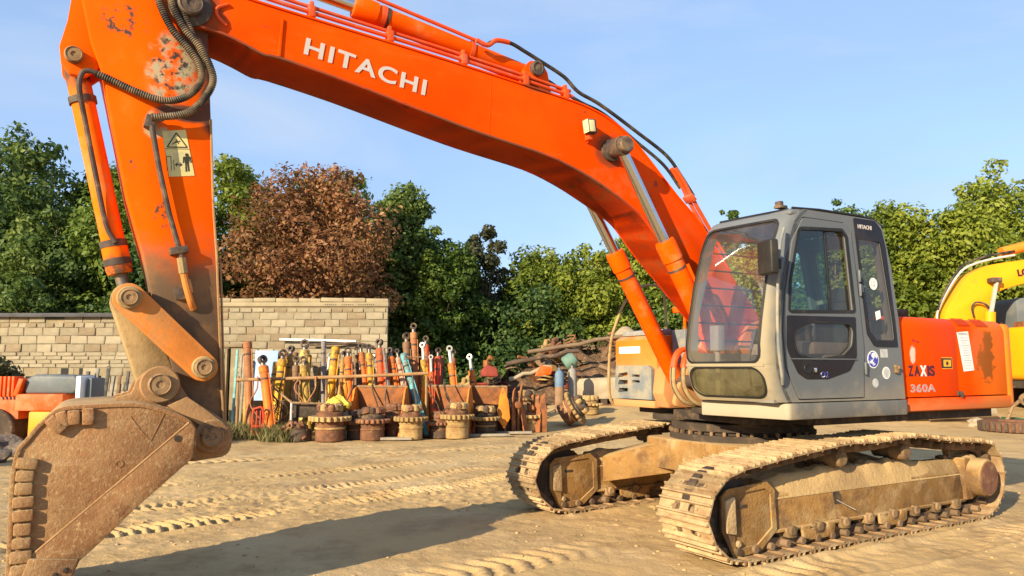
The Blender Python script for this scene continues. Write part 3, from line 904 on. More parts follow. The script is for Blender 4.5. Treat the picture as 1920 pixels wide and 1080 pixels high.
# spiral wrapped hoses on the arm
def corrugated(name, pts, r, pitch=0.016):
    p = spline(pts, 40)
    P = np.array(p)
    s = np.concatenate([[0], np.cumsum(np.linalg.norm(np.diff(P, axis=0), axis=1))])
    t = np.arange(0, s[-1], pitch / 2)
    Q = np.stack([np.interp(t, s, P[:, k]) for k in range(3)], 1)
    MB().tube([tuple(q) for q in Q], [r * (1.0 if i % 2 else 0.80) for i in range(len(Q))], 10).build(name, 'spiral_hose', EX, smooth=60)
corrugated('spiral_hose', [(6.26, 0.26, 4.62), (6.21, 0.27, 4.42), (6.12, 0.27, 4.25), (6.01, 0.27, 4.13), (5.925, 0.275, 4.02), (5.895, 0.275, 3.90), (5.94, 0.275, 3.79), (6.04, 0.27, 3.705), (6.18, 0.265, 3.675), (6.36, 0.255, 3.72), (6.51, 0.245, 3.775), (6.61, 0.235, 3.81)], 0.030)
corrugated('spiral_hose', [(6.18, 0.29, 4.64), (6.13, 0.30, 4.44), (6.035, 0.30, 4.26), (5.915, 0.305, 4.13), (5.835, 0.305, 3.98), (5.815, 0.305, 3.87), (5.865, 0.30, 3.74), (5.96, 0.29, 3.62), (6.08, 0.285, 3.56), (6.23, 0.275, 3.53)], 0.030)
corrugated('spiral_hose', [(6.05, 0.29, 4.64), (6.06, 0.30, 4.46), (6.0, 0.29, 4.28), (5.90, 0.27, 4.10), (5.87, 0.25, 3.98)], 0.028)
mb = MB()
mb.tube(spline([(6.60, .235, 3.812), (6.66, .235, 3.82), (6.70, .235, 3.79), (6.71, .22, 3.68), (6.66, .17, 3.45), (6.58, .13, 3.10), (6.49, .11, 2.72), (6.42, .11, 2.58)], 6), 0.019, 10)
mb.build('oil_pipe', 'greasy_steel', arm)
mb = MB()
mb.box((6.235, 0.235, 3.50), (0.075, 0.07, 0.10), ('Y', R(-12)))
mb.lathe([(0.034, 0), (0.034, 0.09)], (6.235, 0.265, 3.53), (-0.9, 0, 0.1), 6)
mb.build('hose_fitting', 'greasy_steel', arm, bevel=0.008)
mb = MB()
mb.tube([(6.225, 0.255, 3.47), (6.155, 0.250, 3.13), (6.075, 0.250, 2.81), (5.985, 0.250, 2.52), (5.965, .25, 2.44)], 0.021, 10)
mb.build('arm_pipe', 'greasy_steel', arm)
MB().box((5.995, 0.235, 2.535), (0.13, 0.09, 0.055), ('Y', R(14))).build('pipe_clamp', 'greasy_steel', arm, bevel=0.010)
MB().lathe([(0.034, 0), (0.034, 0.12), (0.028, 0.12)], (5.975, 0.250, 2.48), (-0.18, 0, -1), 8).build('coupling', 'link_mud', arm, smooth=20)
MB().tube(spline([(5.955, 0.25, 2.36), (5.93, .25, 2.26), (5.895, .24, 2.15), (5.87, .205, 2.10)], 5), 0.026, 10).build('hose_end', 'link_orange', arm)
MB().prism(rpoly([(6.02, 2.26), (5.93, 2.25), (5.91, 2.17), (6.00, 2.16)], 0.02), 0.195, 0.225).build('bracket_plate', 'greasy_steel', arm, bevel=0.005)
# warning plate with pictograms
dec = MB().prism([(6.150, 3.455), (5.985, 3.49), (5.905, 3.135), (6.085, 3.105)], 0.2005, 0.2035).build('warning_decal', 'decal_cream', arm)
mb = MB()
def stroke(a, b, w=0.006, y=0.2055):
    a, b = V(*a), V(*b); d = (b - a).normalized(); nn = V(-d.y, d.x) * w / 2
    mb.prism([tuple(a + nn), tuple(b + nn), tuple(b - nn), tuple(a - nn)], 0.2030, y)
tri = [(6.108, 3.335), (5.968, 3.352), (6.050, 3.455)]
for i in range(3):
    stroke(tri[i], tri[(i + 1) % 3], 0.008)
stroke((6.075, 3.36), (6.045, 3.39)); stroke((6.03, 3.37), (6.05, 3.41)); stroke((6.02, 3.395), (6.06, 3.375))
stroke((6.120, 3.32), (5.955, 3.34), 0.003); stroke((6.10, 3.15), (6.11, 3.26), 0.004); stroke((6.07, 3.155), (6.08, 3.265), 0.004); stroke((6.11, 3.26), (6.08, 3.265), 0.004); stroke((6.05, 3.16), (6.06, 3.24), 0.004)
stroke((6.045, 3.205), (6.00, 3.21), 0.007); stroke((6.045, 3.205), (6.030, 3.220), 0.006); stroke((6.045, 3.205), (6.032, 3.192), 0.006); stroke((6.0, 3.21), (6.014, 3.224), 0.006); stroke((6.0, 3.21), (6.016, 3.197), 0.006)
mb.prism(circle(5.968, 3.292, 0.013, 10), 0.2030, 0.2055)
mb.prism([(5.990, 3.275), (5.945, 3.283), (5.952, 3.225), (5.977, 3.222)], 0.2030, 0.2055)
stroke((5.991, 3.272), (5.990, 3.225), 0.008); stroke((5.945, 3.28), (5.936, 3.235), 0.008); stroke((5.972, 3.225), (5.966, 3.160), 0.011); stroke((5.957, 3.225), (5.948, 3.165), 0.011)
mb.build('pictogram', 'decal_ink', dec)

# ---- bucket cylinder and linkage
c = cylinder('bucket_cylinder', (6.755, 3.93), (6.375, 2.36), (6.315, 2.155), 0.082, 0.046, 0.0, 'bucket_cylinder_orange', 'dull_rod', collar=False, rod_end=0.085)
for h, mat_ in ((0.25, 'greasy_steel'), (1.36, 'greasy_steel'), (1.50, 'greasy_steel')):
    d = (V(6.375, 0, 2.36) - V(6.755, 0, 3.93)).normalized()
    MB().lathe([(0.082, h), (0.096, h), (0.096, h + 0.05), (0.082, h + 0.05)], (6.755, 0, 3.93), d, 26).build('clamp_band', mat_, c, smooth=32)
def slab(a, b, ra, rb, y0, y1, name, mat_, parent, bevel=0.010):
    """link plate with round ends"""
    A, B = V(*a), V(*b); d = (B - A).normalized(); th = math.atan2(d.y, d.x)
    prof = [(a[0] + ra * math.cos(th + R(90 + 180 * i / 10)), a[1] + ra * math.sin(th + R(90 + 180 * i / 10))) for i in range(11)]
    prof += [(b[0] + rb * math.cos(th + R(-90 + 180 * i / 10)), b[1] + rb * math.sin(th + R(-90 + 180 * i / 10))) for i in range(11)]
    return MB().prism(prof, y0, y1).build(name, mat_, parent, bevel=bevel, smooth=40)
L1, L2, PB2, PBK = (6.315, 2.155), (5.795, 1.655), (6.085, 1.530), (5.715, 1.145)
for s in (1, -1):
    sl = slab(L1, L2, 0.108, 0.105, 0.245 * s, 0.320 * s, 'guide_link', 'link_orange', EX)
    for q, rr in ((L1, 0.083), (L2, 0.083)):
        MB().lathe([(rr, 0), (rr, 0.025), (rr * .9, 0.032)], (q[0], 0.318 * s, q[1]), (0, s, 0), 28).build('boss', 'link_mud', sl, smooth=30)
        pin('pin', q, 0.062, 0.345 * s, 0.385 * s, parent=sl)
slab(L1, PB2, 0.12, 0.13, -0.19, 0.19, 'bucket_link', 'link_mud', EX, 0.02)

# ---- bucket
side = [(6.925, 0.10), (6.92, 0.37), (6.925, 0.70), (6.93, 0.966), (6.908, 1.138), (6.868, 1.20), (6.815, 1.28), (6.755, 1.345), (6.711, 1.384), (6.647, 1.405), (6.534, 1.412), (6.36, 1.418), (6.20, 1.41), (6.02, 1.35), (5.92, 1.30), (5.875, 1.235),
        (5.885, 1.04), (6.01, 0.925), (6.23, 0.725), (6.41, 0.54), (6.52, 0.435), (6.56, 0.33), (6.72, 0.16)]
BK = ribbon(MB(), spline(side[:16], 4), 0.028, -0.70, 0.70, 1).build('bucket', 'bucket_steel', EX, bevel=0.005, smooth=40)
for s in (1, -1):
    sp = MB().prism(side, 0.655 * s, 0.69 * s).build('side_plate', 'bucket_steel', BK, bevel=0.005, smooth=30)
    band = [(5.905, 1.275), (5.872, 1.235), (5.880, 1.035), (6.01, 0.915), (6.23, 0.715), (6.41, 0.53), (6.525, 0.425), (6.60, 0.32), (6.80, 0.15), (6.93, 0.10), (6.90, 0.40), (6.79, 0.49)]
    MB().prism(band, 0.685 * s, 0.712 * s).build('edge_strip', 'bucket_steel', BK, bevel=0.006, smooth=30)
    MB().tube([(5.915, 0.706 * s, 1.275), (6.30, 0.706 * s, 0.925), (6.79, 0.706 * s, 0.485)], 0.008, 6).build('weld_bead', 'bucket_edge', BK)
    MB().prism([(6.80, 0.475), (6.53, 0.44), (6.565, 0.33), (6.74, 0.14), (6.90, 0.13)], 0.708 * s, 0.745 * s).build('side_cutter', 'bucket_steel', BK, bevel=0.010)
    for q in ((6.60, 0.385), (6.655, 0.36), (6.59, 0.33), (6.72, 0.30), (6.66, 0.25)):
        MB().lathe([(0.017, 0), (0.017, 0.010), (0.012, 0.014)], (q[0], 0.742 * s, q[1]), (0, s, 0), 12).build('bolt', 'underbody_dark', BK, smooth=30)
    # wear blocks along the heel
    prof = spline(side[1:12], 8)
    P = np.array(prof); ss = np.concatenate([[0], np.cumsum(np.linalg.norm(np.diff(P, axis=0), axis=1))])
    k = 0
    t = 0.03
    while t < 1.30:
        gap = 0.70 < t < 0.98
        x, z = np.interp(t, ss, P[:, 0]), np.interp(t, ss, P[:, 1])
        x2, z2 = np.interp(t + .02, ss, P[:, 0]), np.interp(t + .02, ss, P[:, 1])
        a = math.atan2(z2 - z, x2 - x)
        nx, nz = math.sin(a), -math.cos(a)
        if nx * (6.4 - x) + nz * (0.8 - z) < 0:
            nx, nz = -nx, -nz
        w = 0.074 + 0.005 * math.sin(k * 2.3)
        if not gap:
            M = Matrix(((math.cos(a), 0, nx), (0, 1, 0), (math.sin(a), 0, nz)))
            MB().box((x + nx * 0.078, 0.704 * s, z + nz * 0.078), (w * 0.94, 0.044, 0.105 + 0.012 * math.sin(k * 1.7)), M).build('wear_block', 'bucket_steel', BK, bevel=0.012)
        t += 0.083
        k += 1
MB().prism([(6.945, 0.10), (6.90, 0.10), (6.845, 0.05), (6.88, 0.035), (6.95, 0.07)], -0.70, 0.70).build('cutting_edge', 'bucket_edge', BK, bevel=0.004)
for i in range(5):
    y = -0.58 + 0.29 * i
    MB().prism([(6.975, 0.16), (6.93, 0.17), (6.83, 0.03), (6.765, -0.055), (6.80, -0.06), (6.96, 0.05)], y - 0.05, y + 0.05).build('tooth', 'bucket_edge', BK, bevel=0.012)
ear = [(6.36, 1.42), (6.27, 1.47), (6.235, 1.56), (6.17, 1.63), (6.085, 1.66), (5.99, 1.62), (5.93, 1.50), (5.85, 1.40), (5.71, 1.315), (5.585, 1.21), (5.565, 1.10), (5.60, 1.0), (5.72, 0.975), (5.90, 0.985), (5.92, 1.25)]
for s in (1, -1):
    e = MB().prism(spline(ear, 3, True), 0.225 * s, 0.300 * s).build('hinge_ear', 'bucket_steel', BK, bevel=0.010, smooth=40)
    for q, rr in ((PB2, 0.135), (PBK, 0.125)):
        MB().lathe([(rr, 0), (rr, 0.03), (rr * .92, 0.04)], (q[0], 0.298 * s, q[1]), (0, s, 0), 28).build('boss', 'bucket_edge' if q is PB2 else 'bucket_steel', BK, smooth=30)
        pin('pin', q, 0.082, 0.335 * s, 0.375 * s, parent=BK)
    MB().prism([(6.03, 1.375), (5.93, 1.31), (5.60, 1.10), (5.585, 1.15), (5.60, 1.21), (5.80, 1.37), (5.90, 1.44)], 0.302 * s, 0.332 * s).build('gusset', 'bucket_edge', BK, bevel=0.006)
MB().prism([(6.0, 1.335), (5.90, 1.29), (5.86, 1.22), (5.86, 1.08), (5.90, 1.06), (5.915, 1.22), (6.0, 1.29)], -0.68, 0.68).build('torque_tube', 'bucket_steel', BK, bevel=0.01)
MB().tube([(6.28, 0.692, 1.33), (6.22, 0.692, 1.24), (6.15, 0.692, 1.16), (6.11, 0.692, 1.25), (6.07, 0.692, 1.35)], 0.0028, 6).build('weld_bead', 'bucket_steel', BK)
MB().ring((6.33, 0.691, 1.02), (0, 1, 0), 0.018, 0.026, 0.006, 16).build('weld_ring', 'bucket_steel', BK)
MB().lathe([(0.022, 0), (0.022, 0.004)], (5.985, 0.713, 1.17), (0, 1, 0), 12).build('bolt_hole', 'underbody_dark', BK)

# ---- cab
def Fx(z, y):
    """front skin of the cab: bulges forward at knee height, falls back to the near corner"""
    zs = [1.20, 1.33, 1.46, 1.65, 1.87, 2.08, 2.47, 2.87, 3.05, 3.14, 3.18]
    xs = [1.10, 1.16, 1.24, 1.30, 1.31, 1.275, 1.19, 1.06, 0.975, 0.89, 0.80]
    return float(np.interp(z, zs, xs)) - 0.12 * max(0.0, (y - 0.55)) ** 1.4
YN, YF = 1.55, 0.58
def front_pt(y, z, out=0.0):
    x = Fx(z, y)
    rn, rf = 0.10, 0.05
    if y > YN - rn:
        q = (y - (YN - rn)) / rn
        x -= rn * (1 - math.sqrt(max(0.0, 1 - q * q)))
    if y < YF + rf:
        q = ((YF + rf) - y) / rf
        x -= rf * (1 - math.sqrt(max(0.0, 1 - q * q)))
    return (x + out, y, z)

def loop_even(pts, n):
    P = np.array(list(pts) + [pts[0]], float)
    s = np.concatenate([[0], np.cumsum(np.linalg.norm(np.diff(P, axis=0), axis=1))])
    t = np.linspace(0, s[-1], n, endpoint=False)
    return np.stack([np.interp(t, s, P[:, 0]), np.interp(t, s, P[:, 1])], 1)

def rect(y0, y1, z0, z1, n=24):
    out = []
    for (a, b), (c, d) in (((y0, z0), (y1, z0)), ((y1, z0), (y1, z1)), ((y1, z1), (y0, z1)), ((y0, z1), (y0, z0))):
        for i in range(n):
            out.append((a + (c - a) * i / n, b + (d - b) * i / n))
    return np.array(out)

def ring_skin(mb, outer, inner, rad, thick):
    """skin of the cab front between two matching loops in (y, z), with thickness"""
    n = len(outer)
    for side_ in (0, 1):
        base = len(mb.v)
        for k in range(rad + 1):
            t = k / rad
            L = outer * (1 - t) + inner * t
            for y, z in L:
                mb.v.append(front_pt(y, z, -thick * side_))
        for k in range(rad):
            for i in range(n):
                j = (i + 1) % n
                f = [base + k * n + i, base + k * n + j, base + (k + 1) * n + j, base + (k + 1) * n + i]
                mb.f.append(f if side_ == 0 else f[::-1])
        if side_ == 1:
            a = base - (rad + 1) * n
            for i in range(n):
                j = (i + 1) % n
                mb.f.append([a + rad * n + i, a + rad * n + j, base + rad * n + j, base + rad * n + i])
                mb.f.append([a + j, a + i, base + i, base + j])
    return mb

def inner_match(outer, y0, y1, z0, z1, r, n=24):
    """rounded rectangle sampled to match rect()'s ordering"""
    cy, cz = (y0 + y1) / 2, (z0 + z1) / 2
    res = []
    for (y, z) in rect(y0, y1, z0, z1, n):
        qy, qz = min(max(y, y0 + r), y1 - r), min(max(z, z0 + r), z1 - r)
        dy, dz = y - qy, z - qz
        l = math.hypot(dy, dz)
        if l > 1e-9 and dy and dz:
            y, z = qy + dy / l * r, qz + dz / l * r
        res.append((y, z))
    return np.array(res)

def skin_patch(name, y0, y1, z0, z1, mat_, parent, out, ny=10, nz=26):
    mb = MB()
    for k in range(nz + 1):
        for i in range(ny + 1):
            mb.v.append(front_pt(y0 + (y1 - y0) * i / ny, z0 + (z1 - z0) * k / nz, out))
    for k in range(nz):
        for i in range(ny):
            a = k * (ny + 1) + i
            mb.f.append([a, a + 1, a + ny + 2, a + ny + 1])
    return mb.build(name, mat_, parent, smooth=60)

mb = MB()
ZS = 1.675
ring_skin(mb, rect(YF, YN, ZS, 3.165), inner_match(None, 0.620, 1.470, 1.700, 3.07, 0.09), 5, 0.05)
ring_skin(mb, rect(YF, YN, 1.335, ZS), inner_match(None, 0.630, 1.475, 1.375, 1.655, 0.12), 4, 0.05)
cab = mb.build('cab', 'cab_grey', EX, smooth=40)
for (o_, i_) in ((inner_match(None, 0.608, 1.482, 1.690, 3.082, 0.095), inner_match(None, 0.632, 1.458, 1.712, 3.058, 0.08)),
                 (inner_match(None, 0.620, 1.485, 1.365, 1.662, 0.125), inner_match(None, 0.640, 1.466, 1.385, 1.646, 0.11))):
    mb = MB()
    n = len(o_)
    for L in (o_, i_):
        for y, z in L:
            mb.v.append(front_pt(y, z, 0.006))
    for i in range(n):
        j = (i + 1) % n
        mb.f.append([i, j, n + j, n + i])
    mb.build('window_seal', 'black_trim', cab, smooth=60)
skin_patch('windscreen', 0.60, 1.495, 1.69, 3.085, 'windscreen', cab, -0.012)
skin_patch('lower_windscreen', 0.615, 1.495, 1.36, 1.67, 'lower_screen', cab, -0.012, 10, 8)
skin_patch('windscreen_rail', 0.60, 1.50, 1.664, 1.692, 'cab_grey', cab, 0.010, 10, 2)

# near side frame with the door opening and rear window
front_edge = [(Fx(z, YN) - 0.098, z) for z in np.linspace(1.335, 3.12, 22)]
rear_edge = [(-0.42, 3.17), (-0.52, 3.14), (-0.575, 3.06), (-0.67, 2.70), (-0.75, 2.14), (-0.79, 1.335)]
outer = front_edge + [(0.69, 3.155), (0.62, 3.17)] + rear_edge
door_o = rpoly([(0.655, 3.095), (0.82, 2.85), (0.945, 2.34), (0.99, 1.99), (0.965, 1.65), (0.80, 1.355), (-0.125, 1.355), (-0.165, 1.86), (-0.105, 2.55), (-0.045, 3.03), (0.06, 3.095)],
               [0.06, 0.1, 0.3, 0.3, 0.1, 0.03, 0.02, 0.3, 0.3, 0.05, 0.03])
rear_o = rpoly([(-0.145, 2.95), (-0.50, 2.94), (-0.635, 2.14), (-0.655, 1.93), (-0.36, 1.93), (-0.265, 2.02)], 0.04)
MB().plate(outer, [door_o, rear_o], YN - 0.045, YN).build('side_frame', 'cab_grey', cab, bevel=0, smooth=30)
def inset(poly, d):
    c = np.mean(np.array(poly), 0)
    out = []
    P = [V(*p) for p in poly]
    k = len(P)
    area = sum(P[i].x * P[(i + 1) % k].y - P[(i + 1) % k].x * P[i].y for i in range(k))
    sg = 1 if area > 0 else -1
    for i in range(k):
        t = (P[(i + 1) % k] - P[i - 1])
        if t.length < 1e-9:
            out.append(tuple(P[i])); continue
        t.normalize()
        out.append(tuple(P[i] + V(-t.y, t.x) * d * sg))
    return out
door_p = inset(door_o, 0.010)
dw = rpoly([(0.715, 2.975), (0.10, 3.01), (0.035, 2.95), (-0.035, 2.205), (0.895, 2.175), (0.865, 2.45)], [0.07, 0.03, 0.04, 0.03, 0.03, 0.3])
lg = rpoly([(0.86, 2.00), (0.60, 2.08), (0.05, 2.085), (-0.01, 2.02), (0.02, 1.86), (0.16, 1.765), (0.54, 1.725), (0.82, 1.77)], 0.09)
door = MB().plate(door_p, [dw, lg], YN - 0.035, YN + 0.012).build('door', 'door_grey', cab, smooth=30)
# (door fittings hang under the cab part as sub-parts)
MB().plate(inset(dw, -0.016), [inset(dw, 0.014)], YN + 0.006, YN + 0.019).build('window_seal', 'black_trim', cab, smooth=30)
black = rpoly([(0.93, 2.135), (-0.045, 2.15), (-0.035, 1.76), (0.08, 1.62), (0.40, 1.545), (0.70, 1.545), (0.81, 1.60), (0.95, 1.83)], [0.02, 0.02, 0.1, 0.12, 0.1, 0.08, 0.08, 0.2])
MB().plate(black, [lg], YN + 0.010, YN + 0.017).build('lower_door_panel', 'gloss_black', cab, smooth=30)
MB().plate(inset(lg, -0.012), [inset(lg, 0.010)], YN + 0.014, YN + 0.022).build('window_seal', 'black_trim', cab, smooth=30)
mb = MB(); mb.box((0.44, YN + 0.020, 1.735), (0.95, 0.006, 0.010)); mb.build('panel_strip', 'door_grey', cab)
def pane(name, poly, y, mat_):
    mb = MB(); mb.add([(a, y, b) for a, b in poly], [list(range(len(poly)))])
    return mb.build(name, mat_, cab, smooth=0)
pane('door_window', [(0.74, 2.99), (0.33, 3.0), (0.30, 2.19), (0.91, 2.17), (0.88, 2.45)], YN - 0.006, 'green_glass')
pane('door_window', [(0.40, 3.01), (0.08, 3.02), (0.02, 2.95), (-0.05, 2.19), (0.37, 2.19)], YN - 0.020, 'smoke_glass')
MB().prism([(0.345, 3.0), (0.320, 3.0), (0.290, 2.19), (0.315, 2.19)], YN - 0.012, YN + 0.002).build('sliding_frame', 'green_trim' if 'green_trim' in MATS else 'black_trim', cab, bevel=0.003)
pane('lower_door_window', inset(lg, -0.01), YN - 0.008, 'smoke_glass')
# rear quarter: black surround, glass, name plate
rb = rpoly([(-0.10, 3.155), (-0.43, 3.155), (-0.525, 3.08), (-0.58, 2.90), (-0.675, 2.14), (-0.70, 1.865), (-0.33, 1.865), (-0.225, 1.99)], [0.02, 0.04, 0.06, 0.1, 0.1, 0.02, 0.06, 0.05])
MB().plate(rb, [rear_o], YN + 0.001, YN + 0.010).build('rear_window_surround', 'gloss_black', cab, smooth=30)
pane('rear_window', inset(rear_o, -0.012), YN - 0.004, 'smoke_glass')
lettering('lettering', 'HITACHI', 'letter_white', cab, (-0.155, YN + 0.0105, 3.052), (-1, 0, 0.0), (0, 0, 1), 0.042, 0.215, bold=0.025, depth=0.002)
def disc(name, c, r, mat_, y, n=28, ring=None):
    return MB().prism(circle(c[0], c[1], r, n), y, y + 0.0015).build(name, mat_, cab)
disc('sticker', (-0.368, 2.50), 0.062, 'sticker_white', YN + 0.0005)
lettering('lettering', '12', 'letter_grey', cab, (-0.338, YN + 0.0025, 2.475), (-1, 0, 0), (0, 0, 1), 0.055, 0.055, depth=0.001)
MB().prism([(-0.372, 2.215), (-0.450, 2.235), (-0.462, 2.155), (-0.385, 2.130)], YN + 0.0005, YN + 0.002).build('sticker', 'sticker_white', cab)
disc('sticker', (-0.302, 1.735), 0.088, 'sticker_white', YN + 0.0005)
disc('sticker', (-0.302, 1.735), 0.077, 'sticker_blue', YN + 0.0021)
MB().prism(circle(-0.302, 1.775, 0.026, 14), YN + 0.0037, YN + 0.005).build('sticker', 'sticker_white', cab)
MB().prism([(-0.42, 1.84), (-0.535, 1.84), (-0.54, 1.755), (-0.425, 1.755)], YN + 0.0005, YN + 0.002).build('sticker', 'sticker_grey', cab)
disc('sticker', (-0.500, 1.60), 0.062, 'sticker_white', YN + 0.0005)
disc('sticker', (-0.500, 1.60), 0.050, 'sticker_grey', YN + 0.0021)
disc('sticker', (-0.322, 1.50), 0.046, 'sticker_grey', YN + 0.0005)
lettering('lettering', 'O2', 'sticker_blue', cab, (0.505, YN + 0.0185, 1.562), (-1, 0, 0), (0, 0, 1), 0.052, 0.11, depth=0.001)
# door handle and hinges, lock
mb = MB(); mb.lathe([(0.055, 0), (0.055, 0.006), (0.045, 0.012), (0.03, 0.004)], (0.68, YN + 0.016, 1.645), (0, 1, 0), 24)
mb.box((0.60, YN + 0.026, 1.632), (0.05, 0.02, 0.055)); mb.build('door_handle', 'black_trim', cab, bevel=0.004)
MB().box((0.595, YN + 0.034, 1.630), (0.032, 0.014, 0.042)).build('latch', 'chrome_rod', cab, bevel=0.005)
for z in (2.58, 2.44, 1.66):
    mb = MB(); mb.cyl((-0.135 - (2.5 - z) * .03, YN + 0.018, z - 0.075), (-0.135 - (2.5 - z) * .03, YN + 0.018, z + 0.045), 0.014, n=12)
    mb.box((-0.165 - (2.5 - z) * .03, YN + 0.006, z), (0.06, 0.012, 0.07)); mb.build('hinge', 'door_grey', cab, bevel=0.003)
mb = MB(); mb.box((-0.655, YN + 0.012, 1.64), (0.055, 0.03, 0.085)); mb.box((-0.67, YN + 0.03, 1.655), (0.03, 0.03, 0.03)); mb.build('door_stop', 'pin_steel', cab, bevel=0.006)
# far side with barred window, rear wall, roof, floor
far_out = [(Fx(z, YF) - 0.048, z) for z in np.linspace(1.335, 3.12, 22)] + [(0.80, 3.17)] + rear_edge
far_h1 = rpoly([(0.86, 2.98), (0.05, 3.00), (0.02, 1.80), (1.16, 1.80), (1.12, 2.2)], 0.05)
far_h2 = rpoly([(-0.06, 2.98), (-0.45, 2.95), (-0.62, 2.1), (-0.62, 1.95), (-0.09, 1.95)], 0.05)
MB().plate(far_out, [far_h1, far_h2], YF, YF + 0.04).build('far_side_frame', 'cab_grey', cab, smooth=30)
pane('far_side_window', inset(far_h1, -0.01), YF + 0.02, 'clear_glass')
pane('far_side_window', inset(far_h2, -0.01), YF + 0.02, 'clear_glass')
for k in range(6):
    z = 1.93 + 0.185 * k
    MB().tube([(0.04, YF - 0.02, z), (Fx(z, YF) - 0.09, YF - 0.02, z)], 0.009, 8).build('guard_bar', 'black_trim', cab)
rw = MB()
rw.plate(rect(YF + 0.04, YN - 0.045, 1.335, 3.10, 2).tolist(), [rpoly([(0.70, 2.0), (1.42, 2.0), (1.42, 2.95), (0.70, 2.95)], 0.06)], -0.03, 0.0, axis='x')
M = Matrix(((1, 0, -0.125, -0.59), (0, 1, 0, 0), (0, 0, 1, 0), (0, 0, 0, 1)))
rw.v = [tuple((p[0] + np.interp(p[2], [1.335, 2.14, 2.70, 3.10], [-0.755, -0.715, -0.635, -0.52]), p[1], p[2])) for p in rw.v]
rw.build('rear_wall', 'cab_interior', cab, smooth=30)
roof = []
for (x, z) in [(0.80, 3.150), (0.70, 3.185), (0.40, 3.205), (-0.20, 3.205), (-0.42, 3.19), (-0.53, 3.14)]:
    roof.append((x, z))
mb = MB(); mb.prism(roof + [(-0.50, 3.10), (0.80, 3.10)], YF + 0.01, YN - 0.008)
mb.build('roof', 'cab_grey', cab, bevel=0.03, seg=3, smooth=40)
mb = MB(); mb.tube([(Fx(3.165, y) - 0.02, y, 3.175) for y in (0.64, 0.9, 1.2, 1.44)], 0.016, 8)
mb.tube([(0.76, YN - 0.02, 3.172), (0.4, YN - 0.004, 3.187), (-0.2, YN - 0.004, 3.187), (-0.44, YN - 0.01, 3.172), (-0.545, YN - 0.01, 3.12)], 0.013, 8)
mb.build('roof_gutter', 'black_trim', cab)
mb = MB(); mb.box((0.72, 1.36, 3.215), (0.10, 0.09, 0.03)); mb.box((0.74, 1.36, 3.245), (0.05, 0.07, 0.05)); mb.build('roof_lamp_base', 'greasy_steel', cab, bevel=0.008)
MB().box((0.20, (YF + YN) / 2, 1.345), (1.75, 0.88, 0.03)).build('floor', 'cab_interior', cab)
# operator's seat, console, levers
mb = MB()
mb.box((-0.06, 1.08, 1.74), (0.48, 0.48, 0.14)); mb.box((-0.34, 1.08, 2.05), (0.13, 0.46, 0.58), ('Y', R(-10))); mb.box((-0.43, 1.08, 2.42), (0.10, 0.26, 0.16), ('Y', R(-10)))
mb.box((0.0, 1.08, 1.55), (0.34, 0.36, 0.36))
mb.build('seat', 'seat_fabric', cab, bevel=0.05, seg=3, smooth=40)
for y in (0.75, 1.41):
    mb = MB(); mb.box((0.18, y, 1.84), (0.60, 0.15, 0.12)); mb.box((0.10, y, 1.58), (0.45, 0.13, 0.42)); mb.build('console', 'cab_interior', cab, bevel=0.02)
    mb = MB(); mb.tube([(0.40, y, 1.88), (0.43, y, 1.98), (0.42, y, 2.06)], [0.018, 0.014, 0.024], 10); mb.build('control_lever', 'black_trim', cab)
for y in (0.98, 1.14):
    mb = MB(); mb.tube(spline([(0.78, y, 1.36), (0.82, y, 1.70), (0.74, y, 1.95), (0.72, y, 2.02)], 4), 0.013, 8); mb.box((0.80, y, 1.42), (0.22, 0.10, 0.03), ('Y', R(20))); mb.build('travel_lever', 'black_trim', cab)
mb = MB(); mb.box((0.98, 0.72, 1.95), (0.10, 0.12, 0.26)); mb.tube([(0.98, .72, 1.36), (0.98, .72, 1.9)], 0.03, 8); mb.build('monitor', 'cab_interior', cab, bevel=0.015)
# mirror on its bar
mir = MB().box((1.235, 1.640, 2.645), (0.085, 0.225, 0.315), ('Z', R(-14))).build('mirror', 'mirror_black', EX, bevel=0.022, seg=3, smooth=40)
MB().tube(spline([(1.03, 1.57, 1.50), (1.075, 1.605, 1.60), (1.115, 1.615, 1.85), (1.11, 1.615, 2.2), (1.075, 1.615, 2.55), (1.03, 1.61, 2.80), (0.94, 1.58, 2.95)], 5), 0.014, 10).build('mirror_bar', 'step_plastic', mir)
mb = MB(); mb.lathe([(0.036, -0.045), (0.036, 0.045)], (1.085, 1.615, 2.60), (-0.1, 0, 1), 14); mb.box((1.13, 1.62, 2.60), (0.11, 0.035, 0.05)); mb.build('clamp', 'mirror_black', mir, bevel=0.006)
# ---- cab skirt and deck
skirt = rpoly([(1.085, 0.56), (0.955, 1.565), (-0.80, 1.565), (-0.80, 0.56)], [0.03, 0.05, 0.02, 0.02])
MB().prism(skirt, 1.175, 1.325, axis='z').build('cab_skirt', 'skirt_grey', EX, bevel=0.012, smooth=30)
mb = MB(); mb.box((-1.18, 0, 1.145), (3.06, 2.7, 0.11)); mb.box((0.55, 0.42, 1.14), (0.5, 1.2, 0.10)); mb.box((-0.3, 0, 1.07), (1.7, 1.7, 0.07)); mb.build('revolving_deck', 'underbody_dark', EX, bevel=0.01)
mb = MB()
for y in (-0.30, 0.30):
    mb.prism(rpoly([(-0.75, 1.2), (0.72, 1.2), (0.62, 1.45), (0.45, 1.65), (0.12, 2.12), (-0.12, 2.2), (-0.32, 2.05), (-0.6, 1.6)], 0.08), y - 0.03, y + 0.03)
mb.build('boom_bracket', 'dusty_orange', EX, bevel=0.008)
mb = MB(); mb.cyl((0, -0.36, 2.0), (0, 0.36, 2.0), 0.09, n=24); mb.cyl((0.52, -0.56, 1.50), (0.52, 0.56, 1.50), 0.07, n=20); mb.build('foot_pin', 'greasy_steel', EX)
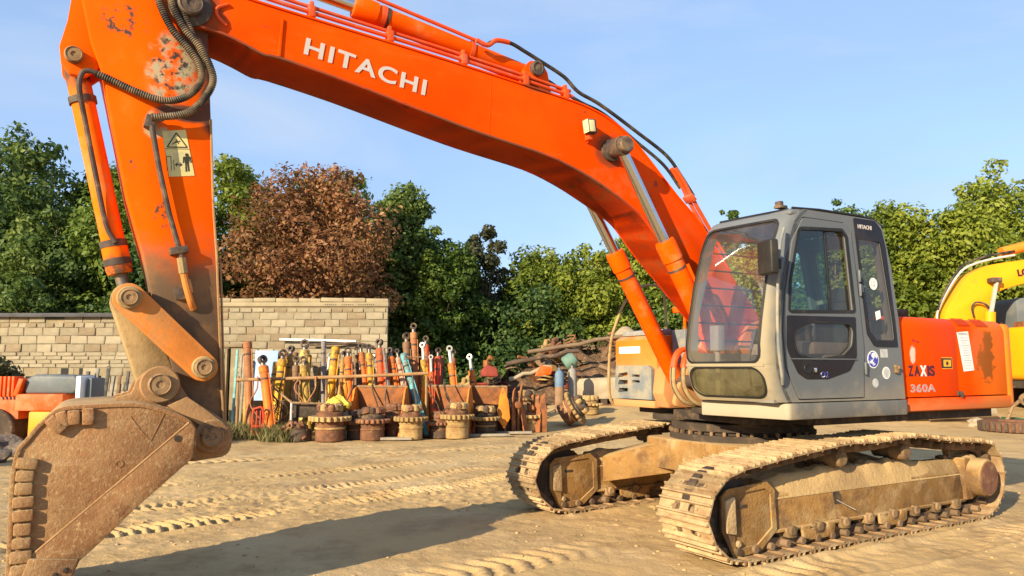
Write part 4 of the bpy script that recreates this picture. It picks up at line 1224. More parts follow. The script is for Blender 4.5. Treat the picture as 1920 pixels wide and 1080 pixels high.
# hose cluster between cab and boom foot
for i in range(5):
    y = 0.18 + 0.055 * i
    dx = 0.035 * (i % 3) - 0.03
    pts = [(0.72, y, 1.66), (0.90 + dx, y, 1.82), (1.03 + dx, y, 1.84), (1.13 + dx, y + .01, 1.74), (1.17 + dx, y + .02, 1.56), (1.15 + dx, y + .03, 1.42), (1.03 + dx, y + .05, 1.29), (0.78, y + .06, 1.25)]
    sp_ = spline(pts, 6)
    MB().tube(sp_[:22], 0.027, 10).build('hose_elbow', 'pipe_orange', EX)
    MB().tube(sp_[21:], 0.023, 10).build('hydraulic_hose', 'rubber_hose' if i % 2 else 'link_mud', EX)
MB().prism(rpoly([(0.55, 0.30), (0.98, 0.30), (1.05, 0.56), (0.55, 0.56)], 0.03), 1.18, 1.24, axis='z').build('deck_plate', 'underbody_dark', EX, bevel=0.006)

# ---- engine house
def house(x0, x1, name, mat_, y_out=1.5, zb=1.345, zt=2.20, r=0.13, parent=EX):
    prof = [(y_out - 0.12, zb), (y_out, zb)] + [(y_out - r + r * math.cos(R(a)), zt - r + r * math.sin(R(a))) for a in range(0, 91, 10)] + [(0.35, zt + 0.015), (0.35, zt - 0.03), (y_out - r - 0.02, zt - 0.04), (y_out - 0.13, zt - 0.2)]
    return MB().prism(prof, x0, x1, axis='x').build(name, mat_, parent, bevel=0.006, smooth=30)
h1 = house(-0.805, -1.822, 'engine_door', 'engine_orange')
h2 = house(-1.834, -2.80, 'engine_door', 'engine_orange', y_out=1.492)
MB().prism([(1.44, 1.185), (1.502, 1.20), (1.502, 1.333), (1.44, 1.333)], -2.86, -0.805, axis='x').build('side_sill', 'engine_orange', EX, bevel=0.012)
mb = MB(); mb.box((-1.8, 0.4, 1.75), (1.95, 2.0, 0.84)); mb.build('engine_block_cover', 'underbody_dark', EX)
MB().prism([(0.35, 2.16), (0.35, 2.218), (-1.35, 2.218), (-1.48, 2.08), (-1.48, 1.2), (-1.40, 1.2)], -2.8, -0.62, axis='x').build('engine_hood', 'engine_orange', EX, bevel=0.02)
mb = MB(); mb.box((-1.05, 0.55, 2.25), (0.7, 1.4, 0.10)); mb.build('hood_box', 'underbody_dark', EX, bevel=0.02)
# counterweight: rounded rear of the machine
cw = [(-2.812, 1.495)]
for a in np.linspace(27.2, -27.2, 19):
    cw.append((-3.30 * math.cos(R(a)), 3.30 * math.sin(R(a))))
cw += [(-2.812, -1.495)]
MB().prism(cw, 1.19, 2.17, axis='z').build('counterweight', 'counterweight_orange', EX, bevel=0.07, seg=4, smooth=40)
pmat('slot_red', (0.30, 0.03, 0.006), 0.8)
# louvre slots on top edge of the doors
for g0 in (-1.88, -2.24):
    for i in range(9):
        x = g0 - 0.028 * i
        a = R(48)
        MB().box((x, 1.50 - 0.13 + 0.1315 * math.cos(a), 2.20 - 0.13 + 0.1315 * math.sin(a)), (0.008, 0.12, 0.006), Matrix.Rotation(a - R(90), 3, 'X')).build('louvre_slot', 'slot_red', h2, bevel=0)
YE = 1.5
for txt, x0, mat_ in (('Z', -0.935, 'letter_maroon'), ('A', -1.035, 'letter_maroon'), ('X', -1.145, 'sticker_white'), ('IS', -1.265, 'letter_maroon')):
    lettering('lettering', txt, mat_, h1, (x0, YE + 0.001, 1.562), (-1, 0, 0.0), (0, 0, 1), 0.115, {'Z': 0.09, 'A': 0.11, 'X': 0.11, 'IS': 0.135}[txt], bold=0.045, depth=0.0015)
lettering('lettering', '360A', 'letter_grey', h1, (-0.965, YE + 0.001, 1.395), (-1, 0, 0), (0, 0, 1), 0.085, 0.43, bold=0.03, depth=0.0015, spacing=1.1)
lettering('lettering', 'm-x', 'letter_maroon', h1, (-1.035, YE + 0.001, 1.925), (-1, 0, -0.15), (0, 0, 1), 0.03, 0.12, depth=0.001)
MB().prism([(-1.535, 1.765), (-1.725, 1.765), (-1.725, 1.64), (-1.535, 1.64)], YE + 0.0005, YE + 0.003).build('sticker', 'sticker_yellow', h1, bevel=0)
MB().plate([(-1.525, 1.757), (-1.715, 1.757), (-1.715, 1.648), (-1.525, 1.648)], [[(-1.56, 1.74), (-1.70, 1.74), (-1.70, 1.665), (-1.56, 1.665)]], YE + 0.0035, YE + 0.0045).build('pictogram', 'decal_ink', h1, smooth=0)
MB().prism(circle(-1.63, 1.70, 0.022, 12), YE + 0.0035, YE + 0.005).build('pictogram', 'decal_ink', h1)
ins = MB().prism([(-1.80 - 0.06, 2.045), (-2.075, 2.06), (-2.15, 1.625), (-1.95, 1.61)], YE - 0.007, YE - 0.004).build('instruction_plate', 'sticker_white', h2)
mb = MB()
for i in range(13):
    z = 1.985 - 0.028 * i
    sh = (2.04 - z) * 0.19
    mb.box((-1.975 - sh, YE - 0.0035, z), (0.16 - 0.02 * (i % 3), 0.001, 0.008))
mb.box((-1.965, YE - 0.0035, 2.03), (0.19, 0.001, 0.022))
mb.build('fine_print', 'sticker_grey', h2)
mb = MB(); mb.box((-1.83, 1.505, 1.372), (0.09, 0.02, 0.05)); mb.box((-1.85, 1.515, 1.36), (0.04, 0.03, 0.06), ('Y', 0.5)); mb.build('door_latch', 'greasy_steel', h1, bevel=0.006)

# ---- right front: tool box, steps and hand rail
tb = MB().prism(rpoly([(0.605, 1.62), (0.605, 2.0), (0.52, 2.05), (-0.62, 2.05), (-0.62, 1.2), (0.45, 1.2)], 0.03), -1.50, -0.68).build('tool_box', 'dusty_orange', EX, bevel=0.015)
MB().box((0.03, -1.09, 2.085), (1.0, 0.70, 0.06)).build('tread_plate', 'anti_slip', tb, bevel=0.01)
MB().prism([(0.52, 2.055), (0.34, 2.135), (0.30, 2.135), (0.30, 2.055)], -1.42, -0.76).build('tread_plate', 'anti_slip', tb, bevel=0.004)
MB().box((0.608, -1.20, 1.875), (0.006, 0.42, 0.085)).build('reflector_strip', 'sticker_white', tb)
mb = MB(); mb.plate([(-1.46, 1.27), (-0.72, 1.27), (-0.72, 1.64), (-0.78, 1.68), (-1.42, 1.68)], [[(-1.38, 1.53), (-1.18, 1.55), (-1.18, 1.60), (-1.36, 1.58)], [(-1.38, 1.44), (-1.18, 1.45), (-1.18, 1.50), (-1.36, 1.50)], [(-1.38, 1.34), (-1.18, 1.36), (-1.18, 1.40), (-1.36, 1.40)], [(-1.09, 1.47), (-0.94, 1.47), (-0.94, 1.50), (-1.09, 1.50)], [(-1.09, 1.54), (-0.94, 1.54), (-0.94, 1.57), (-1.09, 1.57)]], 0.55, 0.66, axis='x')
mb.build('step_panel', 'step_plastic', tb, bevel=0, smooth=30)
MB().box((0.50, -1.1, 1.47), (0.08, 0.70, 0.40)).build('step_recess', 'underbody_dark', tb)
MB().box((0.42, -1.09, 1.215), (0.50, 0.86, 0.085)).build('step_sill', 'dusty_orange', tb, bevel=0.012)
MB().prism(rpoly([(0.62, 1.18), (0.70, 1.35), (0.66, 1.62), (0.55, 1.70), (0.2, 1.70), (0.2, 1.18)], 0.04), -0.66, -0.46).build('frame_horn', 'dusty_orange', EX, bevel=0.015)
MB().box((0.10, -0.52, 1.85), (0.60, 0.24, 0.52)).build('control_valve_box', 'step_plastic', EX, bevel=0.02)
hr = MB().tube(spline([(0.58, -1.47, 1.19), (0.71, -1.47, 1.24), (0.735, -1.47, 1.55), (0.70, -1.47, 1.95), (0.62, -1.47, 2.20), (0.45, -1.47, 2.52), (0.22, -1.47, 2.71), (0.0, -1.47, 2.76), (-0.17, -1.47, 2.72), (-0.22, -1.47, 2.55), (-0.24, -1.47, 2.05)], 6), 0.019, 10).build('hand_rail', 'link_mud', EX)
mb = MB(); mb.box((0.20, -0.62, 2.36), (0.22, 0.22, 0.07)); mb.cyl((0.20, -0.62, 2.05), (0.20, -0.62, 2.33), 0.02, n=10); mb.build('filler_cap_guard', 'cylinder_orange', EX, bevel=0.015)

# ---- undercarriage
GA = 1.295
def shoe_mesh():
    mb = MB()
    w, l = 0.60, 0.208
    hol = [rpoly([(-0.005, yy - 0.036), (0.058, yy - 0.036), (0.058, yy + 0.036), (-0.005, yy + 0.036)], 0.012, 2) for yy in (-0.085, 0.085)]
    mb.plate([(-l / 2, -w / 2), (l / 2, -w / 2), (l / 2, w / 2), (-l / 2, w / 2)], hol, 0.0, 0.013, axis='z')
    for x, h in ((-0.088, 0.030), (-0.020, 0.026), (0.076, 0.028)):
        mb.prism([(x - 0.014, 0.012), (x + 0.014, 0.012), (x + 0.006, 0.012 + h), (x - 0.006, 0.012 + h)], -w / 2, w / 2)
    mb.prism([(l / 2 - 0.004, -0.002), (l / 2 + 0.018, -0.016), (l / 2 + 0.018, -0.006), (l / 2 - 0.004, 0.012)], -w / 2, w / 2)
    for x in (0.030,):
        for y in (-0.15, 0.15):
            mb.lathe([(0.015, 0.012), (0.015, 0.026), (0.010, 0.03)], (x, y, 0), (0, 0, 1), 6)
    o = mb.build('track_shoe', 'track_mud', None, smooth=30)
    me = o.data; bpy.data.objects.remove(o)
    return me
def link_mesh():
    mb = MB()
    for y in (-0.105, 0.105):
        prof = [(-0.135 + 0.045 * math.cos(R(a)), -0.055 + 0.045 * math.sin(R(a))) for a in range(90, 271, 30)] + [(0.02, -0.100), (0.09, -0.094)]
        prof += [(0.098 + 0.040 * math.cos(R(a)), -0.055 + 0.040 * math.sin(R(a))) for a in range(-90, 91, 30)] + [(0.05, -0.004), (-0.08, -0.004)]
        mb.prism(prof, y - 0.022, y + 0.022)
    mb.cyl((0.108, -0.20, -0.050), (0.108, 0.20, -0.050), 0.034, n=12)
    o = mb.build('track_link', 'chain_dark', None, bevel=0.004, seg=1, smooth=40)
    me = o.data; bpy.data.objects.remove(o)
    return me
SHOE, LINK = shoe_mesh(), link_mesh()
path0 = [(1.72, 0.045), (0.6, 0.042), (-0.6, 0.042), (-2.02, 0.045), (-2.24, 0.095), (-2.43, 0.27), (-2.475, 0.47), (-2.40, 0.68), (-2.22, 0.81),
         (-1.95, 0.835), (-1.45, 0.87), (-0.95, 0.935), (-0.62, 0.945), (-0.2, 0.92), (0.25, 0.93), (0.70, 0.895), (1.15, 0.855), (1.60, 0.80), (1.86, 0.765), (2.06, 0.64), (2.165, 0.44), (2.10, 0.24), (1.94, 0.095)]
P = np.array(spline(path0, 10, True)); P = np.vstack([P, P[:1]])
S_ = np.concatenate([[0], np.cumsum(np.linalg.norm(np.diff(P, axis=0), axis=1))])
NSH = 48
def on_path(t):
    t = t % S_[-1]
    return np.array([np.interp(t, S_, P[:, 0]), np.interp(t, S_, P[:, 1])])
def side_frame(yc, s):
    """one crawler; s = +1 for the side facing outwards towards +y"""
    pitch = S_[-1] / NSH
    for k in range(NSH):
        a, b = on_path(k * pitch), on_path((k + 1) * pitch)
        c, d = (a + b) / 2, (b - a) / np.linalg.norm(b - a)
        d = -d                                                 # path runs backwards along the ground
        nrm = np.array([d[1], -d[0]])
        if nrm @ (c - np.array([-0.15, 0.45])) < 0:
            nrm = -nrm
        jit = 0.006 * math.sin(k * 12.9898 + yc * 7)
        M = Matrix(((d[0], 0, nrm[0], c[0]), (0, 1, 0, yc + jit), (d[1], 0, nrm[1], c[1]), (0, 0, 0, 1)))
        if M.to_3x3().determinant() < 0:
            M = Matrix(((-d[0], 0, nrm[0], c[0]), (0, 1, 0, yc + jit), (-d[1], 0, nrm[1], c[1]), (0, 0, 0, 1)))
        link('track_shoe', SHOE, 'track_mud', EX, xf=XT @ M)
        link('track_link', LINK, 'chain_dark', EX, xf=XT @ M)
    # main beam, sloping shoulders
    yo, yi = yc + 0.125 * 1.0, yc - 0.125
    prof = [(yc - 0.15, 0.20), (yc + 0.15, 0.20), (yc + 0.15, 0.50), (yc + 0.06, 0.645), (yc - 0.06, 0.645), (yc - 0.15, 0.50)]
    fr = MB().prism(prof, -1.90, 1.25, axis='x').build('track_frame', 'frame_mud', EX, bevel=0.018, smooth=30, xf=XT)
    for q in (1, -1):
        MB().box((-0.32, yc + 0.155 * q, 0.205), (3.14, 0.03, 0.03)).build('lower_flange', 'frame_mud', fr, bevel=0.008)
        # idler guard plate at the front
        MB().prism(rpoly([(1.87, 0.55), (1.80, 0.605), (1.33, 0.635), (1.235, 0.56), (1.225, 0.23), (1.44, 0.075), (1.75, 0.065), (1.875, 0.28)], 0.02), yc + 0.125 * q, yc + 0.160 * q).build('idler_guard', 'frame_mud', fr, bevel=0.006, smooth=30)
        MB().plate(rpoly([(1.885, 0.555), (1.81, 0.62), (1.32, 0.65), (1.22, 0.57), (1.21, 0.22), (1.435, 0.06), (1.76, 0.05), (1.89, 0.28)], 0.02),
                   [rpoly([(1.74, 0.535), (1.70, 0.57), (1.345, 0.595), (1.275, 0.54), (1.265, 0.25), (1.455, 0.125), (1.73, 0.115), (1.745, 0.30)], 0.02)], yc + 0.158 * q, yc + 0.176 * q).build('guard_rim', 'frame_mud', fr, smooth=30)
        MB().prism(rpoly([(1.865, 0.53), (1.745, 0.56), (1.735, 0.24), (1.85, 0.26)], 0.015), yc + 0.16 * q, yc + 0.20 * q).build('cover_plate', 'track_mud', fr, bevel=0.006)
        MB().box((1.62, yc + 0.162 * q, 0.46), (0.11, 0.006, 0.025)).build('slot', 'underbody_dark', fr)
        MB().lathe([(0.030, 0), (0.030, 0.02), (0.02, 0.028)], (1.70, yc + 0.165 * q, 0.155), (0, q, 0), 10).build('bolt', 'track_mud', fr, smooth=30)
    MB().lathe([(0.10, -0.12), (0.33, -0.11), (0.345, -0.09), (0.345, -0.05), (0.375, -0.045), (0.375, 0.045), (0.345, 0.05), (0.345, 0.09), (0.33, 0.11), (0.10, 0.12)], (1.775, yc, 0.425), (0, 1, 0), 36).build('idler_wheel', 'underbody_dark', fr, smooth=32)
    # sprocket and final drive
    mb = MB()
    teeth = []
    for i in range(84):
        a = 2 * math.pi * i / 84
        teeth.append((-2.06 + (0.36 + 0.035 * (1 if (i % 4) < 2 else -1)) * math.cos(a), 0.44 + (0.36 + 0.035 * (1 if (i % 4) < 2 else -1)) * math.sin(a)))
    mb.prism(teeth, yc - 0.035, yc + 0.035)
    mb.build('sprocket', 'roller_steel', fr, bevel=0.005, seg=1)
    MB().lathe([(0.24, -0.05), (0.24, 0.14), (0.205, 0.18), (0.205, 0.31), (0.188, 0.335), (0.17, 0.338), (0.02, 0.338)] if s > 0 else [(0.24, -0.05), (0.24, 0.14), (0.205, 0.18), (0.205, 0.31), (0.188, 0.335), (0.02, 0.338)], (-2.06, yc, 0.45), (0, s, 0), 36).build('final_drive', 'frame_mud', fr, smooth=32)
    mb = MB(); mb.lathe([(0.175, 0), (0.172, 0.004), (0.02, 0.004)], (-2.06, yc + 0.336 * s, 0.45), (0, s, 0), 36); mb.build('drive_cover', 'rusty_cover', fr, smooth=32)
    MB().prism(rpoly([(-1.86, 0.66), (-1.98, 0.66), (-2.00, 0.21), (-1.86, 0.21)], 0.02), yc - 0.14, yc + 0.19).build('drive_bracket', 'frame_mud', fr, bevel=0.01)
    # lower rollers with end caps and two chain guards
    for i in range(8):
        x = 1.02 - 0.385 * i
        rl = MB().lathe([(0.035, -0.205), (0.046, -0.195), (0.046, -0.13), (0.105, -0.12), (0.105, -0.05), (0.085, -0.045), (0.085, 0.045), (0.105, 0.05), (0.105, 0.12), (0.046, 0.13), (0.046, 0.195), (0.035, 0.205)], (x, yc, 0.195), (0, 1, 0), 22).build('track_roller', 'roller_steel', fr, smooth=32)
        for q in (1, -1):
            mb = MB(); mb.prism(rpoly([(x - 0.085, 0.225), (x + 0.085, 0.225), (x + 0.055, 0.135), (x - 0.055, 0.135)], 0.02), yc + 0.13 * q, yc + 0.19 * q)
            mb.build('roller_bracket', 'roller_steel', fr, bevel=0.010)
    for x in (0.64, -0.52):
        for q in (1, -1):
            mb = MB()
            mb.prism(rpoly([(x - 0.24, 0.215), (x - 0.12, 0.215), (x - 0.12, 0.185), (x + 0.12, 0.185), (x + 0.12, 0.215), (x + 0.24, 0.215), (x + 0.22, 0.115), (x + 0.12, 0.085), (x - 0.12, 0.085), (x - 0.22, 0.115)], 0.015), yc + 0.145 * q, yc + 0.185 * q)
            mb.build('chain_guard', 'frame_mud', fr, bevel=0.008)
    for x in (0.25, -0.80):
        MB().lathe([(0.05, -0.19), (0.07, -0.17), (0.07, 0.02), (0.085, 0.03), (0.085, 0.17), (0.06, 0.19)], (x, yc, 0.785), (0, 1, 0), 22).build('carrier_roller', 'roller_steel', fr, smooth=32)
        MB().box((x, yc, 0.68), (0.10, 0.10, 0.12)).build('roller_post', 'underbody_dark', fr)
    if s > 0:
        MB().prism(rpoly([(0.385, 0.485), (0.30, 0.49), (0.255, 0.43), (0.26, 0.36), (0.36, 0.36)], 0.03), yc + 0.149, yc + 0.153).build('frame_hole', 'underbody_dark', fr)
        MB().tube([(0.33, yc + 0.156, 0.40), (0.22, yc + 0.18, 0.345), (0.13, yc + 0.21, 0.30)], 0.003, 6).build('wire', 'sticker_grey', fr)
    # earth lying on the frame
    nx, ny = 90, 14
    xs = np.linspace(-1.88, 1.22, nx); ys = np.linspace(-0.155, 0.155, ny)
    X, Y = np.meshgrid(xs, ys)
    basez = np.where(np.abs(Y) > 0.06, 0.645 - (np.abs(Y) - 0.06) * 1.60, 0.645)
    amt = np.clip(0.45 + 0.9 * vnoise(X * 1.0 + 3 * s, Y * 0 + yc, 1.3, 51), 0.0, 1) * (1 - smoothstep(0.10, 0.155, np.abs(Y)))
    amt *= smoothstep(-1.88, -1.7, X) * (1 - smoothstep(0.95, 1.22, X))
    Z = basez - 0.012 + amt * (0.085 + 0.03 * vnoise(X, Y, 9, 52) + 0.02 * vnoise(X, Y, 22, 53))
    co = np.stack([X, Y + yc, Z], -1).reshape(-1, 3)
    i = np.arange(nx * ny).reshape(ny, nx)
    q = np.stack([i[:-1, :-1], i[:-1, 1:], i[1:, 1:], i[1:, :-1]], -1).reshape(-1, 4)
    me = mesh_np('caked_earth', co, q)
    me.polygons.foreach_set('use_smooth', [True] * len(me.polygons))
    link('caked_earth', me, 'yard_dirt', fr, kind='stuff')
pmat('rusty_cover', (0.16, 0.070, 0.040), 0.9, var=(8, 0.25), layers=[dict(col=(0.30, 0.19, 0.09), noise=(9, 0.48, 0.66), amt=0.6)], bump=(50, 0.5, 0.01))
side_frame(GA, 1)
side_frame(-GA, -1)
# centre body with sloping legs and slewing ring
mb = MB()
mb.prism(rpoly([(0.85, -0.75), (0.85, 0.75), (-0.85, 0.75), (-0.85, -0.75)], 0.2), 0.52, 0.86, axis='z')
for sx in (1, -1):
    for sy in (1, -1):
        a0, a1 = V(0.35 * sx, 0.45 * sy), V(1.00 * sx, 1.20 * sy)
        vs = []
        for (px, py, zb, zt, w) in ((a0.x, a0.y, 0.50, 0.90, 0.36), (a1.x, a1.y, 0.32, 0.62, 0.30)):
            d = (a1 - a0).normalized(); nn = V(-d.y, d.x) * w
            vs += [(px - nn.x, py - nn.y, zb), (px + nn.x, py + nn.y, zb), (px + nn.x, py + nn.y, zt), (px - nn.x, py - nn.y, zt)]
        mb.add(vs, [(0, 1, 2, 3), (7, 6, 5, 4), (0, 4, 5, 1), (1, 5, 6, 2), (2, 6, 7, 3), (3, 7, 4, 0)])
mb.build('centre_body', 'frame_mud', EX, bevel=0.02, smooth=30, xf=XT)
mb = MB(); mb.lathe([(0.80, 0.84), (0.80, 0.93), (0.74, 0.935), (0.74, 0.965), (0.78, 0.97), (0.78, 1.05), (0.70, 1.06)], (0, 0, 0), (0, 0, 1), 60)
sr = mb.build('slewing_ring', 'underbody_dark', EX, smooth=30, xf=XT)
for i in range(36):
    a = 2 * math.pi * i / 36
    if i == 0:
        o0 = MB().box((0, 0, 0), (0.05, 0.035, 0.045)).build('ring_bolt', 'chain_dark', sr, bevel=0.008)
    else:
        o0 = link('ring_bolt', o0.data, 'chain_dark', sr)
    o0.matrix_local = Matrix.Rotation(a, 4, 'Z') @ Matrix.Translation((0.785, 0, 0.95))

# ------------------------------------------------------------------ yard wall and shed behind the rack
pmat('block_grey', (0.262, 0.218, 0.145), 0.95, each=0.09, var=(1.2, 0.16), layers=[
    dict(col=(0.26, 0.205, 0.13), noise=(2.3, 0.46, 0.66), amt=0.6), dict(col=(0.33, 0.27, 0.175), noise=(5, 0.5, 0.7), amt=0.5)], bump=(26, 0.5, 0.012))
pmat('block_pale', (0.305, 0.255, 0.172), 0.95, each=0.09, var=(1.2, 0.14), layers=[
    dict(col=(0.30, 0.24, 0.15), noise=(2.9, 0.50, 0.68), amt=0.5)], bump=(26, 0.5, 0.012))
pmat('block_brown', (0.235, 0.180, 0.112), 0.95, each=0.09, var=(1.2, 0.16), layers=[
    dict(col=(0.22, 0.15, 0.09), noise=(3.1, 0.48, 0.66), amt=0.6)], bump=(26, 0.5, 0.012))
pmat('mortar', (0.255, 0.20, 0.12), 0.97, var=(3, 0.2), bump=(30, 0.6, 0.012))
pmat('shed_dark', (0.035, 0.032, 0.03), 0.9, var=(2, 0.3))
pmat('roof_sheet', (0.075, 0.072, 0.075), 0.8, var=(2, 0.25))
pmat('concrete_cap', (0.31, 0.25, 0.155), 0.95, var=(1.5, 0.14), bump=(20, 0.4, 0.01))
pmat('red_brick', (0.30, 0.15, 0.08), 0.95, var=(4, 0.2))

def brick_mesh(seed):
    """unit brick (1 x 1 x 1) with chipped, slightly uneven edges"""
    rr = random.Random(seed)
    bm = bmesh.new()
    bmesh.ops.create_cube(bm, size=1.0)
    bmesh.ops.bevel(bm, geom=bm.edges[:], offset=0.05, segments=1, affect='EDGES')
    for v in bm.verts:
        v.co += V(rr.uniform(-.025, .025), rr.uniform(-.08, .05), rr.uniform(-.05, .05))
    me = bpy.data.meshes.new('brick')
    bm.to_mesh(me); bm.free()
    return me
BRICKS = {m: [] for m in ('block_grey', 'block_pale', 'block_brown', 'red_brick')}
for m in BRICKS:
    for s_ in range(5):
        me = brick_mesh(s_ * 7 + len(m)); me.materials.append(MATS[m]); BRICKS[m].append(me)

def brick_rows(parent, x0, x1, yf, rows, skip=None, seed=1):
    """rows: (z bottom, height, brick length, gap, mats); front faces at y = yf"""
    rr = random.Random(seed)
    for r_, (zb, h, L, gap, mats) in enumerate(rows):
        x = x0 + (L * 0.5 if r_ % 2 else 0.0) * rr.uniform(0.8, 1.1) - (L if r_ % 2 else 0)
        while x < x1 - 0.05:
            l = L * rr.uniform(0.86, 1.14)
            a, b = max(x, x0), min(x + l, x1)
            x += l + gap * rr.uniform(0.5, 1.3)
            if b - a < 0.06:
                continue
            if skip and skip((a + b) / 2, zb + h / 2):
                continue
            m = rr.choice(mats)
            o = link('brick', rr.choice(BRICKS[m]), None, parent)
            o.scale = (b - a - 0.014, 0.10, h - 0.013)
            o.location = ((a + b) / 2 - parent.location.x, yf + 0.05 + rr.uniform(-0.016, 0.012) - parent.location.y, zb + h / 2 + rr.uniform(-0.004, 0.004))
            o.rotation_euler = (0, rr.uniform(-0.006, 0.006), rr.uniform(-0.012, 0.012))

G3 = ['block_grey', 'block_grey', 'block_pale', 'block_brown']
YW = 20.5
# low block wall on the left
wall = empty('block_wall', (-12.6, YW, 0))
tag(wall, 'weathered concrete block wall with small square openings behind the bucket, at the left', 'wall')
core = MB().box((0, 0.10, 1.50), (7.2, 0.16, 3.0)).build('mortar_core', 'mortar', wall)
rows = []
z = 0.0
for k in range(6):
    rows.append((z, 0.205, 0.43, 0.012, G3)); z += 0.205
rows.append((z, 0.21, 0.40, 0.30, G3)); z += 0.21
rows.append((z, 0.22, 0.42, 0.28, G3)); z += 0.22
for k in range(4):
    rows.append((z, 0.105, 0.36, 0.014, ['block_pale', 'block_grey', 'block_pale'])); z += 0.105
for k in range(3):
    rows.append((z, 0.225, 0.46, 0.010, G3)); z += 0.225
rows.append((z, 0.13, 0.24, 0.02, ['block_brown', 'block_pale', 'block_brown', 'block_brown', 'block_grey', 'block_grey', 'block_pale', 'red_brick'])); z += 0.13
rows.append((z, 0.19, 0.46, 0.012, ['block_grey', 'block_brown', 'block_grey'])); z += 0.19
brick_rows(wall, -16.2, -9.0, YW, rows, skip=lambda x, zz: (zz > 2.93 and -12.85 < x < -12.35), seed=4)
for (x, zz) in ((-13.55, 1.56), (-12.9, 1.56), (-12.25, 1.56), (-12.45, 1.34), (-11.75, 1.56), (-11.2, 1.34), (-11.0, 1.56), (-13.2, 1.34)):
    MB().box((x + 12.6, 0.035, zz), (0.20, 0.06, 0.17)).build('opening', 'shed_dark', wall)
roof_ = MB().box((-12.9, YW + 1.2, z + 0.065), (6.6, 2.7, 0.11), ('X', R(2))).build('flat_roof', 'roof_sheet', None, bevel=0.01)
tag(roof_, 'thin dark flat roof edge lying on top of the left block wall', 'roof')
# shed on the right
shed = empty('capped_wall', (-6.2, YW, 0))
tag(shed, 'taller block wall with a pale cap and dark doorway behind the cylinder rack', 'wall')
MB().box((0.62, 0.10, 1.70), (4.28, 0.16, 3.40)).build('mortar_core', 'mortar', shed)
MB().box((-2.22, 0.10, 1.70), (1.20, 0.16, 3.40)).build('mortar_core', 'mortar', shed)
MB().box((-1.58, 0.102, 2.86), (0.30, 0.16, 1.10)).build('mortar_core', 'mortar', shed)
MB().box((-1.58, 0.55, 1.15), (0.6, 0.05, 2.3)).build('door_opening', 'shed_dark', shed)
MB().box((-1.55, 0.03, 2.27), (0.72, 0.16, 0.10)).build('lintel', 'block_brown', shed, bevel=0.008)
rows = []
z = 0.0
for k in range(17):
    rows.append((z, 0.128, 0.40 if k % 3 else 0.30, 0.014, ['block_pale', 'block_grey', 'block_grey', 'block_brown'])); z += 0.128
for k in range(5):
    rows.append((z, 0.200, 0.47, 0.011, G3)); z += 0.200
rows.append((z, 0.115, 0.30, 0.014, G3)); z += 0.115
brick_rows(shed, -9.0, -3.42, YW, rows, skip=lambda x, zz: (-8.02 < x < -7.50 and zz < 2.2) or (x < -8.2 and zz < 1.2), seed=9)
MB().box((-0.01, 0.10, 3.395), (5.60, 0.26, 0.12)).build('ring_beam', 'concrete_cap', shed, bevel=0.012)
rr = random.Random(17)
for k in range(9):
    MB().box((-2.50 + 0.622 * k, 0.095 + rr.uniform(-.012, .012), 3.512 + rr.uniform(-.016, .012)), (0.612, 0.27, 0.115), ('Y', R(0.5 + rr.uniform(-1.2, 1.2)))).build('cap_stone', 'concrete_cap', shed, bevel=0.022)
for i in range(24):
    if i in (6, 7, 14, 15):
        continue
    MB().cyl((1.05 + 0.058 * i, -0.032, 3.385), (1.05 + 0.058 * i, -0.028, 3.385), 0.016, n=8).build('brick_hole', 'shed_dark', shed)
# things on and against the shed
pole = MB().tube([(-6.34, 20.36, 2.42), (-5.2, 20.36, 2.40), (-4.26, 20.36, 2.37)], 0.035, 10).build('white_pole', 'sticker_white', None)
tag(pole, 'long white pipe fixed level across the capped wall above the cylinders', 'pipe')
br = MB().tube(spline([(-5.5, 20.33, 2.28), (-4.9, 20.33, 2.30), (-4.3, 20.33, 2.33), (-3.75, 20.33, 2.22)], 5), 0.030, 8).build('bent_bar', 'greasy_steel', None)
tag(br, 'dark bent bar below the white pipe on the capped wall', 'bar')
sh = MB().box((-6.68, 20.30, 1.45), (0.62, 0.02, 1.35), ('X', R(-6))).build('blue_sheet', None, None, bevel=0.004)
sh.data.materials.append(pmat('pale_blue_sheet', (0.30, 0.42, 0.62), 0.6, var=(2, 0.12), layers=[dict(col=(0.5, 0.52, 0.5), noise=(4, 0.55, 0.7), amt=0.5)]))
tag(sh, 'pale blue sheet leaning on the capped wall left of the yellow cylinders', 'sheet')
for i, (x, h, c_) in enumerate(((-7.42, 2.15, 'teal_paint'), (-7.30, 2.0, 'weathered_wood'), (-7.22, 2.1, 'weathered_wood'), (-7.12, 1.9, 'ochre_paint'))):
    if c_ not in MATS:
        pmat(c_, {'teal_paint': (0.16, 0.36, 0.36), 'weathered_wood': (0.27, 0.23, 0.17), 'ochre_paint': (0.45, 0.27, 0.06)}[c_], 0.8, var=(4, 0.2), layers=[dict(col=(0.2, 0.13, 0.07), noise=(6, 0.52, 0.7), amt=0.6)])
    o = MB().box((x, 20.1, h / 2), (0.06, 0.05, h), ('X', R(-5))).build('door_post', c_, None, bevel=0.006)
    tag(o, ('teal post beside the dark doorway', 'grey timber strip right of the teal post at the doorway', 'second grey timber strip, taller, right of the doorway', 'ochre strip standing nearest the rust-brown cylinder')[i], 'post', 'strips beside the doorway')

